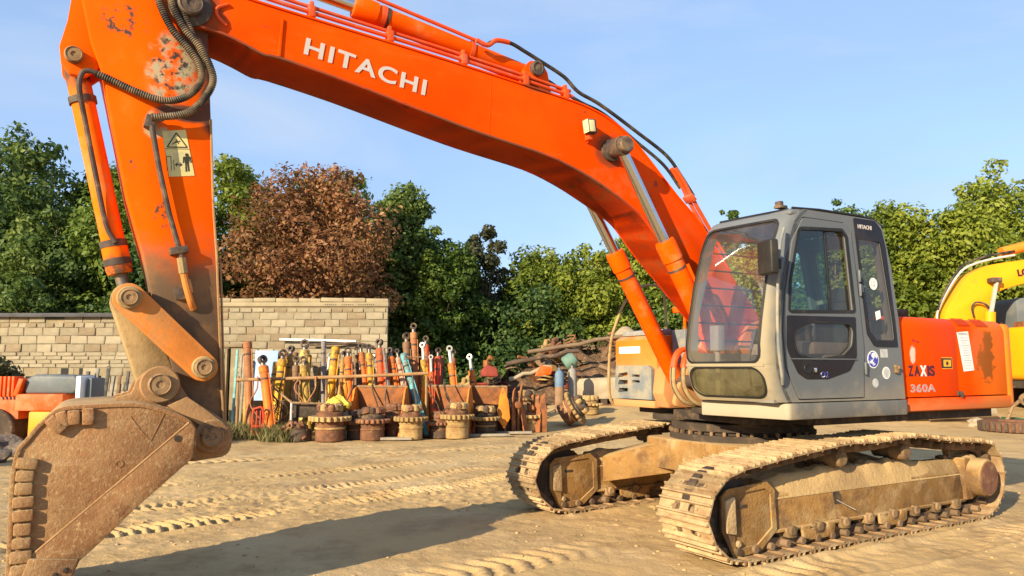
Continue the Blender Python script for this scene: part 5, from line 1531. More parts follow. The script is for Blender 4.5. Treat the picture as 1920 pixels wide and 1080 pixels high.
# ------------------------------------------------------------------ rack with hydraulic cylinders
PAINT = {'rust': (0.36, 0.13, 0.045), 'orange': (0.62, 0.135, 0.010), 'yellow': (0.56, 0.28, 0.014), 'olive': (0.33, 0.20, 0.03), 'pale': (0.52, 0.37, 0.10), 'brown': (0.17, 0.095, 0.05),
         'teal': (0.10, 0.38, 0.40), 'grey': (0.18, 0.17, 0.165), 'ochre': (0.46, 0.25, 0.05), 'vermilion': (0.58, 0.078, 0.012), 'red': (0.55, 0.045, 0.016), 'pink': (0.52, 0.27, 0.19)}
for k_, c_ in PAINT.items():
    pmat('paint_' + k_, c_, 0.55, each=0.15, var=(3, 0.14), layers=[
        dict(col=(0.19, 0.10, 0.05), noise=(4.5, 0.47, 0.65), amt=0.85, rough=0.9),
        dict(col=(0.05, 0.035, 0.025), noise=(12, 0.62, 0.72), amt=0.7)])
RACK = empty('cylinder_rack', (-4.4, 18.6, 0))
tag(RACK, 'rusty pipe rack with a long rail holding up the row of old cylinders', 'rack')
def RK(mb, name, mat_, **k):
    mb.v = [(p[0] + 4.4, p[1] - 18.6, p[2]) for p in mb.v]
    return mb.build(name, mat_, RACK, **k)
RK(MB().tube([(-6.75, 18.36, 1.36), (-5.5, 18.37, 1.39), (-4.3, 18.36, 1.43), (-3.2, 18.37, 1.47), (-2.05, 18.36, 1.52)], 0.042, 10), 'rail', 'bucket_edge')
RK(MB().tube([(-6.0, 18.46, 1.28), (-5.23, 17.86, 0.83)], 0.028, 8), 'brace', 'pin_steel')
RK(MB().tube([(-5.23, 17.86, 0.83), (-5.23, 17.86, 0.0)], 0.030, 8), 'leg', 'sticker_grey')
RK(MB().tube([(-5.23, 17.86, 0.83), (-4.30, 17.9, 0.80)], 0.026, 8), 'front_rail', 'pin_steel')
for x in (-6.72, -4.55, -2.1):
    RK(MB().tube([(x, 18.42, 0.0), (x, 18.42, 1.45)], 0.032, 8), 'leg', 'bucket_edge')
RK(MB().box((-4.75, 18.25, 0.62), (0.95, 0.5, 0.30)), 'tray', 'underbody_dark', bevel=0.01)
RK(MB().tube([(-2.75, 19.3, 1.93), (-2.1, 19.3, 1.93)], 0.015, 6), 'upper_rail', 'pin_steel')
CYL = [
    ('rust-brown cylinder at the left end of the rack beside the doorway', (-6.79, 19.15, 2.33), (-6.53, 18.75, 0.53), 0.102, 'rust', 'bare'),
    ("big bright orange cylinder leaning in front of the rack's left end", (-6.06, 18.15, 1.88), (-5.67, 17.75, 0.28), 0.109, 'orange', 'eye'),
    ('golden yellow cylinder right of the blue sheet', (-5.80, 18.95, 2.05), (-5.82, 18.55, 0.54), 0.100, 'yellow', 'eye'),
    ('olive yellow cylinder second right of the blue sheet', (-5.69, 19.25, 2.17), (-5.66, 18.85, 0.52), 0.088, 'olive', 'eye'),
    ("pale yellow cylinder with a big dark eye near the rack's left third", (-5.37, 19.35, 2.30), (-5.23, 18.95, 0.52), 0.116, 'pale', 'eye'),
    ('short dark brown cylinder in front of the pale yellow one', (-5.44, 18.85, 1.89), (-5.32, 18.45, 0.61), 0.087, 'brown', 'eye'),
    ('mustard cylinder with black eye right of the short brown one', (-5.23, 18.75, 1.89), (-4.98, 18.35, 0.62), 0.080, 'olive', 'eye'),
    ('thin teal cylinder low behind the rail at the left', (-5.89, 19.15, 1.51), (-5.79, 18.75, 0.53), 0.047, 'teal', 'bare'),
    ('grey steel post-like cylinder standing upright under the white pole', (-4.91, 19.45, 2.37), (-4.77, 19.05, 0.51), 0.062, 'grey', 'bare'),
    ('wide yellow cylinder leaning left at the middle of the rack', (-4.47, 18.95, 2.19), (-4.52, 18.55, 0.60), 0.100, 'yellow', 'bare'),
    ('slim ochre cylinder right of the wide yellow one', (-4.26, 18.95, 2.05), (-4.28, 18.55, 0.60), 0.060, 'ochre', 'eye'),
    ("orange cylinder left of the orange loader bucket's left wall", (-4.12, 18.75, 2.12), (-3.95, 18.35, 0.55), 0.086, 'orange', 'eye'),
    ('dull brown slim cylinder between two orange ones', (-3.99, 19.15, 2.17), (-3.88, 18.75, 0.59), 0.054, 'brown', 'eye'),
    ("orange cylinder leaning above the loader bucket's left corner", (-3.87, 19.05, 2.23), (-3.56, 18.65, 0.60), 0.074, 'orange', 'eye'),
    ('golden cylinder with cream lower end above the loader bucket', (-3.63, 18.95, 2.21), (-3.44, 18.55, 0.60), 0.074, 'yellow', 'eye'),
    ('vermilion cylinder with big black eye above the loader bucket', (-3.39, 19.05, 2.33), (-3.20, 18.65, 0.60), 0.094, 'vermilion', 'eye'),
    ('short red cylinder beside the vermilion one', (-3.17, 18.85, 1.89), (-3.06, 18.45, 0.61), 0.073, 'red', 'bare'),
    ('thin grey rod standing by the short red cylinder', (-3.23, 18.75, 2.16), (-2.94, 18.35, 0.62), 0.033, 'grey', 'bare'),
    ('orange cylinder with navy head right of the red one', (-3.09, 18.95, 2.12), (-2.78, 18.55, 0.60), 0.080, 'orange', 'eye'),
    ('pinkish worn cylinder left of the turquoise one', (-2.91, 18.85, 2.10), (-2.53, 18.45, 0.55), 0.060, 'pink', 'eye'),
    ('turquoise cylinder leaning to the right, chipped paint', (-2.73, 18.65, 2.02), (-2.22, 18.25, 0.56), 0.072, 'teal', 'bare'),
    ('brown cylinder standing high behind the turquoise one', (-2.80, 19.75, 2.52), (-2.66, 19.35, 0.56), 0.098, 'brown', 'eye'),
    ('tall rust-orange cylinder with the highest eye of the rack', (-2.63, 19.85, 2.78), (-2.48, 19.45, 0.55), 0.091, 'rust', 'eye'),
    ("yellow-orange cylinder with white rod at the rack's right end", (-2.29, 19.15, 2.26), (-2.15, 18.75, 0.59), 0.074, 'yellow', 'rod'),
    ('vermilion cylinder with open ring eye behind the right end', (-2.29, 19.75, 2.45), (-2.15, 19.35, 0.56), 0.077, 'vermilion', 'eye'),
    ('slim red-orange cylinder right of the yellow-orange one', (-2.07, 19.05, 1.95), (-1.97, 18.65, 0.60), 0.061, 'vermilion', 'rod'),
    ("red cylinder with pale ring eye near the rack's right end", (-1.91, 19.35, 2.13), (-1.92, 18.95, 0.58), 0.075, 'red', 'eye'),
    ('orange cylinder with long thin rod right of the rack', (-1.62, 19.25, 2.17), (-1.39, 18.85, 0.59), 0.082, 'orange', 'rod'),
    ('lone orange cylinder standing apart behind the rusty trough', (-1.16, 20.55, 1.98), (-0.97, 20.15, 0.51), 0.080, 'orange', 'rod'),
]
def old_cylinder(label, top, bot, r, paint, kind):
    T, B = V(*top), V(*bot)
    d = (T - B).normalized()
    B = B - d * (max(0.0, B.z - 0.05) / d.z)
    L = (T - B).length
    o = empty('hydraulic_cylinder', B)
    o.rotation_mode = 'QUATERNION'
    o.rotation_quaternion = V(0, 0, 1).rotation_difference(d)
    tag(o, label, 'cylinder', 'old hydraulic cylinders leaning on the rack')
    pm = 'paint_' + paint
    hb = L - (0.42 if kind == 'rod' else (0.20 if kind == 'eye' else 0.02))
    MB().lathe([(r * .7, 0), (r, 0.02), (r, hb - 0.18), (r * 1.10, hb - 0.175), (r * 1.10, hb - 0.02), (r * .9, hb)], (0, 0, 0), (0, 0, 1), 18).build('barrel', pm, o, smooth=32)
    MB().lathe([(r * 1.02, hb - 0.36), (r * 1.12, hb - 0.36), (r * 1.12, hb - 0.32), (r * 1.02, hb - 0.32)], (0, 0, 0), (0, 0, 1), 18).build('collar', 'greasy_steel', o, smooth=32)
    if kind != 'bare':
        MB().cyl((0, 0, hb - 0.01), (0, 0, L - 0.07), r * 0.55, n=12).build('rod', 'dull_rod' if kind == 'eye' else 'old_chrome', o)
        a = random.choice((0.2, 0.6, 1.0, -0.4))
        MB().ring((0, 0, L - 0.03), (math.sin(a) * .9, -math.cos(a), 0), r * .55, r * .98, r * 1.1, 18).build('eye', 'greasy_steel' if kind == 'eye' else 'old_chrome', o, smooth=32)
    MB().tube([(r * 1.05, -r * .4, 0.25), (r * 1.15, -r * .4, hb * .5), (r * 1.10, -r * .4, hb - 0.2)], r * 0.16, 6).build('oil_pipe', pm, o)
    return o
pmat('old_chrome', (0.50, 0.47, 0.40), 0.4, metal=0.3, var=(6, 0.2), layers=[dict(col=(0.3, 0.2, 0.1), noise=(6, 0.5, 0.7), amt=0.5)])
for c_ in CYL:
    old_cylinder(*c_)
rr = random.Random(91)
BACK = ['ochre', 'rust', 'brown', 'orange', 'olive', 'grey', 'rust', 'yellow', 'brown', 'vermilion', 'rust', 'orange', 'brown', 'ochre', 'rust', 'red', 'brown', 'orange']
for i, p_ in enumerate(BACK):
    x = -6.2 + i * 0.272 + rr.uniform(-.05, .05)
    zt = rr.uniform(1.75, 2.15)
    old_cylinder('old %s cylinder in the back row, %s from the left' % ({'ochre': 'ochre', 'rust': 'rusty', 'brown': 'dark brown', 'orange': 'orange', 'olive': 'olive', 'grey': 'grey', 'yellow': 'yellow', 'vermilion': 'vermilion', 'red': 'red'}[p_], ['first', 'second', 'third', 'fourth', 'fifth', 'sixth', 'seventh', 'eighth', 'ninth', 'tenth', 'eleventh', 'twelfth', 'thirteenth', 'fourteenth', 'fifteenth', 'sixteenth', 'seventeenth', 'eighteenth'][i]),
                 (x + rr.uniform(-.10, .12), 19.75 + rr.uniform(-.1, .1), zt), (x, 19.35, 0.5), rr.uniform(.045, .08), p_, rr.choice(('eye', 'eye', 'rod', 'bare')))
for i in range(14):
    x = -6.3 + i * 0.36 + rr.uniform(-.1, .1)
    pts = [(x, 18.30, 1.40 + rr.uniform(-.05, .1)), (x + rr.uniform(-.1, .1), 18.22, 1.15), (x + rr.uniform(-.2, .2), 18.20, 0.8), (x + rr.uniform(-.3, .3), 18.15, 0.45)]
    o = MB().tube(spline(pts, 4), rr.uniform(.012, .022), 6).build('hanging_hose', rr.choice(('rubber_hose', 'greasy_steel', 'paint_rust')), None)
    tag(o, 'thin old hose hanging down from the rack rail', 'hose', 'hoses hanging from the rack rail')

# ------------------------------------------------------------------ steel troughs (loader buckets) in front of the rack
pmat('trough_orange', (0.66, 0.20, 0.018), 0.7, var=(2, 0.16), layers=[
    dict(col=(0.36, 0.13, 0.035), noise=(2.6, 0.45, 0.68), amt=0.8, rough=0.9), dict(col=(0.13, 0.06, 0.025), noise=(9, 0.58, 0.7), amt=0.7)])
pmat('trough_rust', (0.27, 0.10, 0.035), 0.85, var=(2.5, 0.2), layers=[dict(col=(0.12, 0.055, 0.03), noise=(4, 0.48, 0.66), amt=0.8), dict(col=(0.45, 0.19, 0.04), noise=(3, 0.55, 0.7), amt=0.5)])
def trough(label, x, y, w, h, d, mat_, rz, tilt=0.0):
    o = empty('loader_bucket', (x, y, gz(x, y)), rz)
    tag(o, label, 'bucket', 'loader buckets in front of the rack')
    mb = MB(); pr = [(d * .5, 0.02), (-d * .30, 0.0), (-d * .48, h * .18), (-d * .5, h * .5), (-d * .25, h)]
    ribbon(mb, pr, 0.025, -w / 2, w / 2, -1)
    mb.v = [(-p[1], -p[0], p[2]) for p in mb.v]
    mb.build('shell', 'trough_rust', o, bevel=0.004)  # rusty shell, kept dark to paint in the shade of the bucket's inside
    for s in (-1, 1):
        MB().prism([(-d * .52, 0.0), (d * .30, -0.01), (d * .5, h * .18), (d * .52, h * .5), (d * .26, h * 1.02), (d * .05, h * .95)], s * w / 2 - 0.02, s * w / 2 + 0.02, axis='x').build('side_plate', mat_, o, bevel=0.006)
    MB().tube([(-w / 2, d * .25, h), (w / 2, d * .25, h)], 0.035, 8).build('top_bar', 'pin_steel', o)
    MB().box((0, -d * .5, 0.02), (w, 0.10, 0.03)).build('cutting_edge', 'pin_steel', o, bevel=0.004)
    return o
trough('bright orange open loader bucket in the middle of the rack front', -3.20, 18.05, 1.28, 1.20, 0.80, 'trough_orange', R(-10))
trough('orange-brown open loader bucket right of the turquoise cylinder', -1.65, 18.5, 1.20, 1.20, 0.80, 'trough_orange', R(-14))
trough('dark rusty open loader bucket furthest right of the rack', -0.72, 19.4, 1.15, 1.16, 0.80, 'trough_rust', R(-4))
yp = MB().prism(rpoly([(-0.30, 0.40), (-0.14, 0.15), (0.02, 0.42), (0.0, 0.85), (-0.12, 1.22), (-0.22, 0.95)], 0.03), -0.03, 0.03).build('steel_plate', 'trough_orange', None, bevel=0.006)
yp.location = (-0.05, 18.7, 0.0); yp.rotation_euler = (R(-12), 0, R(15))
tag(yp, 'small orange kite-shaped plate standing right of the rusty bucket', 'plate')
for i, (x, y, h, rz, nm) in enumerate(((0.20, 19.2, 1.30, 28, 'tall rust-orange folded steel piece right of the kite-shaped plate'), (0.62, 19.6, 1.12, -20, 'rusty brown folded steel piece next to the double final drive'))):
    rr_ = random.Random(60 + i); mb = MB()
    for k in range(3):
        w = rr_.uniform(.20, .32); hh = h * rr_.uniform(.72, 1.0)
        mb2 = MB().prism([(-w / 2, 0), (w / 2, 0), (w * .56, hh * .5), (w * .30, hh * .82), (w * .34, hh), (-w * .1, hh * .93), (-w * .42, hh * .70), (-w * .55, hh * .4)], -0.02, 0.02)
        M = Matrix.Translation((-.18 + .17 * k, rr_.uniform(-.08, .08), 0)) @ Matrix.Rotation(rr_.uniform(-1.0, 1.0), 4, 'Z') @ Matrix.Rotation(rr_.uniform(-.2, .2), 4, 'X')
        mb.add([M @ V(*p) for p in mb2.v], mb2.f)
    mb.cyl((-.1, -.12, h * .55), (-.1, .12, h * .55), 0.09, n=14)
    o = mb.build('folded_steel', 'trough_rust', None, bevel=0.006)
    o.location = (x, y, gz(x, y)); o.rotation_euler = (0, 0, R(rz))
    tag(o, nm, 'scrap steel')

# ------------------------------------------------------------------ dismantled final drives with sprockets
pmat('drive_mud', (0.36, 0.235, 0.095), 0.95, each=0.2, var=(3, 0.22), layers=[dict(col=(0.22, 0.12, 0.05), noise=(3.6, 0.46, 0.66), amt=0.75), dict(col=(0.09, 0.05, 0.028), noise=(8, 0.57, 0.7), amt=0.6)], bump=(24, 0.6, 0.02))
pmat('drive_rust', (0.20, 0.090, 0.045), 0.9, each=0.2, var=(4, 0.25), layers=[dict(col=(0.09, 0.045, 0.03), noise=(6, 0.46, 0.64), amt=0.8), dict(col=(0.38, 0.24, 0.10), noise=(5, 0.56, 0.7), amt=0.6)], bump=(24, 0.6, 0.02))
pmat('drive_dark', (0.075, 0.05, 0.035), 0.85, each=0.2, var=(4, 0.25), layers=[dict(col=(0.30, 0.19, 0.09), noise=(5, 0.52, 0.7), amt=0.6)], bump=(24, 0.5, 0.02))
def final_drive(label, x, y, R0, h, mats, teeth=21, tilt=(0, 0, 0), z=None, top='gears'):
    o = empty('final_drive', (x, y, gz(x, y) if z is None else z))
    o.rotation_euler = tilt
    tag(o, label, 'sprocket', 'dismantled final drives standing in a row')
    if tilt == (0, 0, 0):
        R0, h = R0 * 0.78, h * 0.82
    rd = R0 * 0.66
    MB().lathe([(rd * .95, 0), (rd, 0.02), (rd, h * .50), (rd * 1.04, h * .52), (rd * 1.04, h * .60)], (0, 0, 0), (0, 0, 1), 30).build('drum', mats[0], o, smooth=32)
    MB().lathe([(rd * 1.03, h * .36), (rd * 1.07, h * .37), (rd * 1.07, h * .41), (rd * 1.03, h * .42)], (0, 0, 0), (0, 0, 1), 30).build('bolt_band', mats[1], o, smooth=32)
    prof = []
    for i in range(teeth):
        a0 = 2 * math.pi * i / teeth
        for f, rr in ((0.0, .885), (0.22, .89), (0.34, 1.0), (0.66, 1.0), (0.78, .89)):
            a = a0 + f * 2 * math.pi / teeth
            prof.append((R0 * rr * math.cos(a), R0 * rr * math.sin(a)))
    MB().prism(prof, h * .60, h * .74, axis='z').build('sprocket_ring', mats[1], o, bevel=0.008, seg=1)
    MB().lathe([(rd * .98, h * .73), (rd * .96, h * .84), (rd * .80, h * .88), (rd * .72, h * 1.0), (rd * .3, h * 1.02)], (0, 0, 0), (0, 0, 1), 26).build('upper_hub', mats[2], o, smooth=32)
    rr = random.Random(hash(label) % 1000 if False else int(x * 100) + 500)
    for i in range(9):
        a = 2 * math.pi * i / 9 + rr.uniform(-.2, .2)
        s = rr.uniform(0.07, 0.12)
        MB().lathe([(s * .7, 0), (s, 0.02), (s, rr.uniform(.06, .14)), (s * .5, .16)], (rd * .62 * math.cos(a), rd * .62 * math.sin(a), h * .90), (rr.uniform(-.3, .3), rr.uniform(-.3, .3), 1), 10).build('planet_gear', mats[2] if i % 2 else mats[1], o, smooth=32)
    return o
MU, RU, DK = 'drive_mud', 'drive_rust', 'drive_dark'
final_drive('largest muddy final drive at the left end of the front row', -4.15, 17.20, 0.62, 0.92, (RU, MU, RU))
final_drive('second muddy final drive from the left with rusty drum', -3.22, 17.42, 0.53, 0.80, (RU, RU, DK))
final_drive('pale muddy final drive with wreath of roots on top', -2.36, 17.62, 0.52, 0.86, (MU, MU, RU))
final_drive('pale muddy final drive in front of the orange-brown bucket', -1.30, 17.90, 0.53, 0.92, (MU, MU, RU))
final_drive('dark oily final drive on a plank, fifth in the front row', -0.66, 18.6, 0.48, 0.76, (DK, MU, DK))
final_drive('low dark final drive behind the fifth one, right of it', -0.15, 19.3, 0.42, 0.70, (DK, DK, RU))
dd = final_drive('muddy final drive upside down under a second sprocket ring', 0.40, 19.8, 0.58, 0.72, (MU, MU, RU))
final_drive('small rusty final drive lying on top of the double one', 0.42, 19.95, 0.42, 0.45, (RU, MU, DK), z=0.58)
final_drive('muddy final drive tipped over on its edge, right end of the row', 1.42, 21.0, 0.50, 0.62, (RU, MU, DK), tilt=(R(30), R(52), R(20)), z=0.33)
final_drive('rust-brown final drive behind the second and third ones', -2.80, 17.98, 0.46, 0.88, (RU, RU, RU))
final_drive('dark low final drive behind the left end, under the yellow bag', -3.62, 17.75, 0.50, 0.70, (DK, RU, DK))
final_drive('pale small sprocket pair lying flat by the gas bottles', 2.38, 23.0, 0.52, 0.55, (MU, MU, MU))
final_drive('rusty half-hidden final drive behind the fourth one', -1.72, 18.0, 0.44, 0.62, (DK, RU, RU))
chp = empty('rusty_chain_pile', (-4.92, 17.35, 0)); tag(chp, 'heap of reddish rusty track chain beside the rack leg', 'chain')
rr = random.Random(3)
for i in range(34):
    q = MB().ring((0, 0, 0), (0, 0, 1), 0.035, 0.07, 0.05, 10).build('chain_link', 'drive_rust', chp) if i == 0 else link('chain_link', q.data, 'drive_rust', chp)
    q.location = (rr.uniform(-.26, .26), rr.uniform(-.25, .25), rr.uniform(.03, .40) * 1.0)
    q.rotation_euler = (rr.uniform(0, 3), rr.uniform(0, 3), rr.uniform(0, 3))
MB().lathe([(0.32, 0), (0.30, 0.2), (0.16, 0.36), (0.03, 0.40)], (0, 0, 0), (0, 0, 1), 12).build('chain_core', 'drive_dark', chp)
bag = link('yellow_bag', None or bpy.data.meshes.new('yellow_bag'), None)
_bm = bmesh.new(); bmesh.ops.create_icosphere(_bm, subdivisions=3, radius=0.26)
for v in _bm.verts:
    q = v.co.copy(); v.co += V(.05 * math.sin(19 * q.z + 8 * q.x), .05 * math.sin(23 * q.x + 5), .05 * math.sin(17 * q.y + 21 * q.x)); v.co.z *= .75
_bm.to_mesh(bag.data); _bm.free()
bag.data.materials.append(pmat('bag_yellow', (0.60, 0.43, 0.06), 0.7, var=(6, 0.2)))
bag.location = (-4.08, 17.75, 0.80); tag(bag, 'crumpled yellow bag lying on the final drives left of the bright bucket', 'bag')
bg2 = MB().box((0, 0, 0.31), (0.42, 0.40, 0.62)).build('wooden_crate', 'weathered_wood', None, bevel=0.01); bg2.location = (-4.08, 17.78, 0.0); bg2.rotation_euler = (0, 0, 0.3)
tag(bg2, 'weathered wooden crate under the yellow bag', 'crate')
# planks lying under and between the drives
for i, (x, y, L, rz, lb) in enumerate(((-2.75, 17.35, 0.9, 4, 'short grey plank on the ground between two muddy final drives'), (-0.60, 18.25, 1.1, 8, 'pale plank under the dark oily final drive'), (0.05, 18.95, 0.9, 6, 'pale plank under the low dark final drive'))):
    o = MB().box((0, 0, 0.03), (L, 0.16, 0.06)).build('plank', 'weathered_wood', None, bevel=0.006); o.location = (x, y, 0.01); o.rotation_euler = (0, 0, R(rz)); tag(o, lb, 'plank')
# red trolley frame by the orange cylinder
tf_ = MB().tube(spline([(-6.05, 17.6, 0.1), (-6.05, 17.6, 0.62), (-5.95, 17.6, 0.72), (-5.82, 17.6, 0.68), (-5.78, 17.6, 0.1)], 4), 0.022, 8)
tf_.tube([(-5.96, 17.6, 0.1), (-5.96, 17.6, 0.66)], 0.018, 6); tf_.tube([(-5.87, 17.6, 0.1), (-5.87, 17.6, 0.66)], 0.018, 6); tf_.tube([(-6.05, 17.6, 0.3), (-5.78, 17.6, 0.3)], 0.018, 6)
tf_ = tf_.build('hand_trolley', 'paint_red', None); tag(tf_, 'small red tubular trolley frame by the big orange cylinder', 'trolley')
# a bent bundle of wire behind the rack leg
for i in range(8):
    rr = random.Random(40 + i)
    pts = [(-5.55 + rr.uniform(-.25, .25), 18.1 + rr.uniform(-.2, .2), 0.05 + 0.22 * k) for k in range(5)]
    o = MB().tube(spline(pts, 4), 0.010, 5).build('wire', 'greasy_steel', None)
    tag(o, 'rusty bent wire in the tangle behind the front rack leg', 'wire', 'tangle of rusty wire')
# gas bottles
def gas_bottle(label, x, y, paint_top, paint_body):
    o = empty('gas_bottle', (x, y, gz(x, y))); tag(o, label, 'gas bottle', 'gas bottles by the scrap heap')
    MB().lathe([(0.13, 0), (0.147, 0.02), (0.147, 0.78)], (0, 0, 0), (0, 0, 1), 22).build('body', paint_body, o, smooth=40)
    MB().lathe([(0.1475, 0.77), (0.1475, 1.08), (0.138, 1.17), (0.105, 1.24), (0.055, 1.285), (0.04, 1.29), (0.04, 1.36)], (0, 0, 0), (0, 0, 1), 22).build('shoulder', paint_top, o, smooth=40)
    MB().lathe([(0.02, 1.35), (0.03, 1.38), (0.03, 1.42), (0.015, 1.44)], (0, 0, 0), (0, 0, 1), 10).build('valve', 'greasy_steel', o)
pmat('gas_blue', (0.12, 0.18, 0.25), 0.6, var=(5, 0.15)); pmat('gas_grey', (0.24, 0.215, 0.18), 0.7, var=(5, 0.15)); pmat('gas_brown', (0.25, 0.15, 0.085), 0.8, var=(5, 0.2))
gas_bottle('blue topped gas bottle with rusty brown foot by the scrap heap', 1.48, 23.4, 'gas_blue', 'gas_brown')
gas_bottle('plain grey gas bottle right of the blue topped one', 1.92, 23.9, 'gas_grey', 'gas_grey')

# ------------------------------------------------------------------ left background: orange machine, boards, rubble
pmat('machine_orange', (0.70, 0.085, 0.006), 0.55, var=(2, 0.08), layers=[dict(col=(0.35, 0.13, 0.05), noise=(5, 0.50, 0.70), amt=0.6), dict(col=(0.36, 0.25, 0.12), noise=(2.2, 0.46, 0.66), amt=0.55), dict(col=(0.05, 0.03, 0.02), noise=(13, 0.62, 0.70), amt=0.7)])
pmat('hood_grey', (0.11, 0.125, 0.13), 0.5, var=(2, 0.12), layers=[dict(col=(0.25, 0.22, 0.17), noise=(4, 0.5, 0.75), amt=0.4)])
pmat('machine_yellow', (0.66, 0.28, 0.012), 0.5, var=(2, 0.1), layers=[dict(col=(0.35, 0.19, 0.05), noise=(5, 0.55, 0.72), amt=0.5)])
rm = empty('roller_machine', (-9.6, 15.5, 0)); tag(rm, 'small orange machine with dark grey rounded hood behind the bucket', 'machine')
def RM(mb, name, mat_, **k):
    mb.v = [(p[0] + 9.6, p[1] - 15.5, p[2]) for p in mb.v]
    return mb.build(name, mat_, rm, **k)
RM(MB().box((-9.50, 15.6, 0.96), (0.96, 1.0, 0.34)), 'side_panel', 'machine_orange', bevel=0.03)
RM(MB().prism([(-9.88, 1.13), (-8.88, 1.13), (-8.80, 1.2), (-8.80, 1.42), (-8.88, 1.50), (-9.70, 1.52), (-9.86, 1.42)], 15.2, 16.0), 'hood', 'hood_grey', bevel=0.06, seg=3)
RM(MB().box((-8.70, 15.30, 1.14), (0.10, 0.5, 0.70)), 'end_frame', 'sticker_white', bevel=0.02)
RM(MB().box((-8.56, 15.45, 1.12), (0.10, 0.5, 0.66)), 'radiator', 'hood_grey', bevel=0.02)
RM(MB().prism([(-10.9, 0.55), (-9.95, 0.62), (-9.98, 1.10), (-10.45, 1.12), (-10.8, 0.80)], 15.2, 15.9), 'front_body', 'machine_orange', bevel=0.03)
for i in range(5):
    RM(MB().box((-10.42 + 0.085 * i, 15.3, 1.28), (0.05, 0.3, 0.40)), 'guard_bar', 'machine_orange', bevel=0.01)
RM(MB().box((-9.94, 15.25, 1.26), (0.10, 0.3, 0.36), ('Y', R(18))), 'lever_stand', 'machine_orange', bevel=0.02)
for i in range(6):
    RM(MB().box((-10.28 + 0.075 * i, 15.195, 1.04), (0.035, 0.012, 0.05), ('Y', R(-20))), 'vent_slot', 'shed_dark')
RM(MB().box((-9.38, 15.35, 0.50), (0.62, 0.5, 0.56)), 'drum_cover', 'machine_yellow', bevel=0.03)
RM(MB().lathe([(0.40, -0.6), (0.42, -0.58), (0.42, 0.58), (0.40, 0.6)], (-10.4, 15.7, 0.42), (0, 1, 0), 30), 'drum', 'drive_dark')
RM(MB().lathe([(0.36, -0.6), (0.38, -0.58), (0.38, 0.58), (0.36, 0.6)], (-8.75, 15.75, 0.38), (0, 1, 0), 30), 'drum', 'drive_dark')
BW = [('board_dark', (0.07, 0.065, 0.06)), ('board_brown', (0.20, 0.12, 0.07)), ('board_green', (0.17, 0.16, 0.09)), ('board_grey', (0.22, 0.20, 0.17))]
for nm, c_ in BW:
    pmat(nm, c_, 0.85, var=(5, 0.25), layers=[dict(col=(0.30, 0.24, 0.16), noise=(5, 0.5, 0.7), amt=0.5)])
rr = random.Random(12)
for i in range(15):
    x = -10.30 + i * 0.108 + rr.uniform(-.02, .02)
    h = rr.uniform(1.25, 1.75)
    o = MB().box((0, 0, h / 2), (rr.uniform(.06, .10), 0.05, h)).build('board', BW[(i * 7) % 4][0], None, bevel=0.005)
    o.location = (x, 18.2 + rr.uniform(-.15, .15), 0); o.rotation_euler = (R(-7), R(rr.uniform(-2, 3)), R(rr.uniform(-15, 15)))
    tag(o, 'narrow weathered board standing in the row against the wall behind the bucket', 'board', 'row of boards against the left wall')
rr = random.Random(5)
pmat('dark_rubble', (0.13, 0.10, 0.08), 0.95, var=(4, 0.3), layers=[dict(col=(0.36, 0.28, 0.18), noise=(5, 0.52, 0.7), amt=0.7)], bump=(20, 0.6, 0.02))
def rock_mesh(seed, name='rock'):
    q = random.Random(seed); bm = bmesh.new(); bmesh.ops.create_icosphere(bm, subdivisions=2, radius=1)
    for v in bm.verts:
        v.co *= 1 + q.uniform(-.22, .22); v.co.z *= .7
    me = bpy.data.meshes.new(name); bm.to_mesh(me); bm.free(); return me
for i, (x, y, s_, lb) in enumerate(((-9.75, 14.5, .34, 'largest dark rubble lump left of the yellow drum cover'), (-9.25, 14.3, .24, 'dark rubble lump in front of the yellow drum cover'), (-9.9, 13.9, .24, 'dark rubble lump at the left edge of the picture'), (-9.1, 13.4, .22, 'small brown rubble lump nearest the bucket back'))):
    o = link('rock', rock_mesh(i), 'dark_rubble'); o.location = (x, y, s_ * .45); o.scale = (s_, s_, s_); tag(o, lb, 'rock', 'rubble behind the bucket')
cp = MB().ring((0, 0, 0), (1, 0.2, 0), 0.15, 0.19, 0.9, 20).build('concrete_pipe', 'block_pale', None); cp.location = (-9.3, 12.6, 0.19)
tag(cp, 'short pale pipe lying on the ground at the left edge', 'pipe')
tp = MB().ring((0, 0, 0), (0.3, -1, 0.25), 0.16, 0.24, 0.16, 24).build('rubber_ring', 'paint_pink', None, bevel=0.02); tp.location = (-8.55, 17.6, 1.02)
tag(tp, 'dusty reddish ring hanging on the boards behind the bucket', 'ring')

# ------------------------------------------------------------------ scrap heap
pmat('scrap_red', (0.24, 0.045, 0.03), 0.8, var=(4, 0.2)); pmat('scrap_green', (0.13, 0.21, 0.16), 0.7, var=(4, 0.15)); pmat('scrap_pale', (0.33, 0.26, 0.17), 0.9, var=(3, 0.2), bump=(15, .5, .02))
pmat('scrap_timber', (0.19, 0.125, 0.075), 0.9, var=(3, 0.2), layers=[dict(col=(0.15, 0.10, 0.06), noise=(5, 0.5, 0.68), amt=0.6)])
nx, ny = 70, 36
X, Y = np.meshgrid(np.linspace(-3.2, 9.5, nx), np.linspace(24.0, 31.5, ny))
hp = 1.55 * np.exp(-((X - 3.0) / 2.6) ** 2 - ((Y - 28.3) / 2.0) ** 2) + 0.95 * np.exp(-((X + 0.6) / 2.0) ** 2 - ((Y - 27.4) / 1.8) ** 2) + 1.2 * np.exp(-((X - 6.5) / 2.2) ** 2 - ((Y - 28.5) / 1.8) ** 2)
Z = base_h(X, Y) - 0.05 + hp * (1 + 0.25 * vnoise(X, Y, 1.4, 61)) + 0.16 * hp * vnoise(X, Y, 4, 62)
i_ = np.arange(nx * ny).reshape(ny, nx)
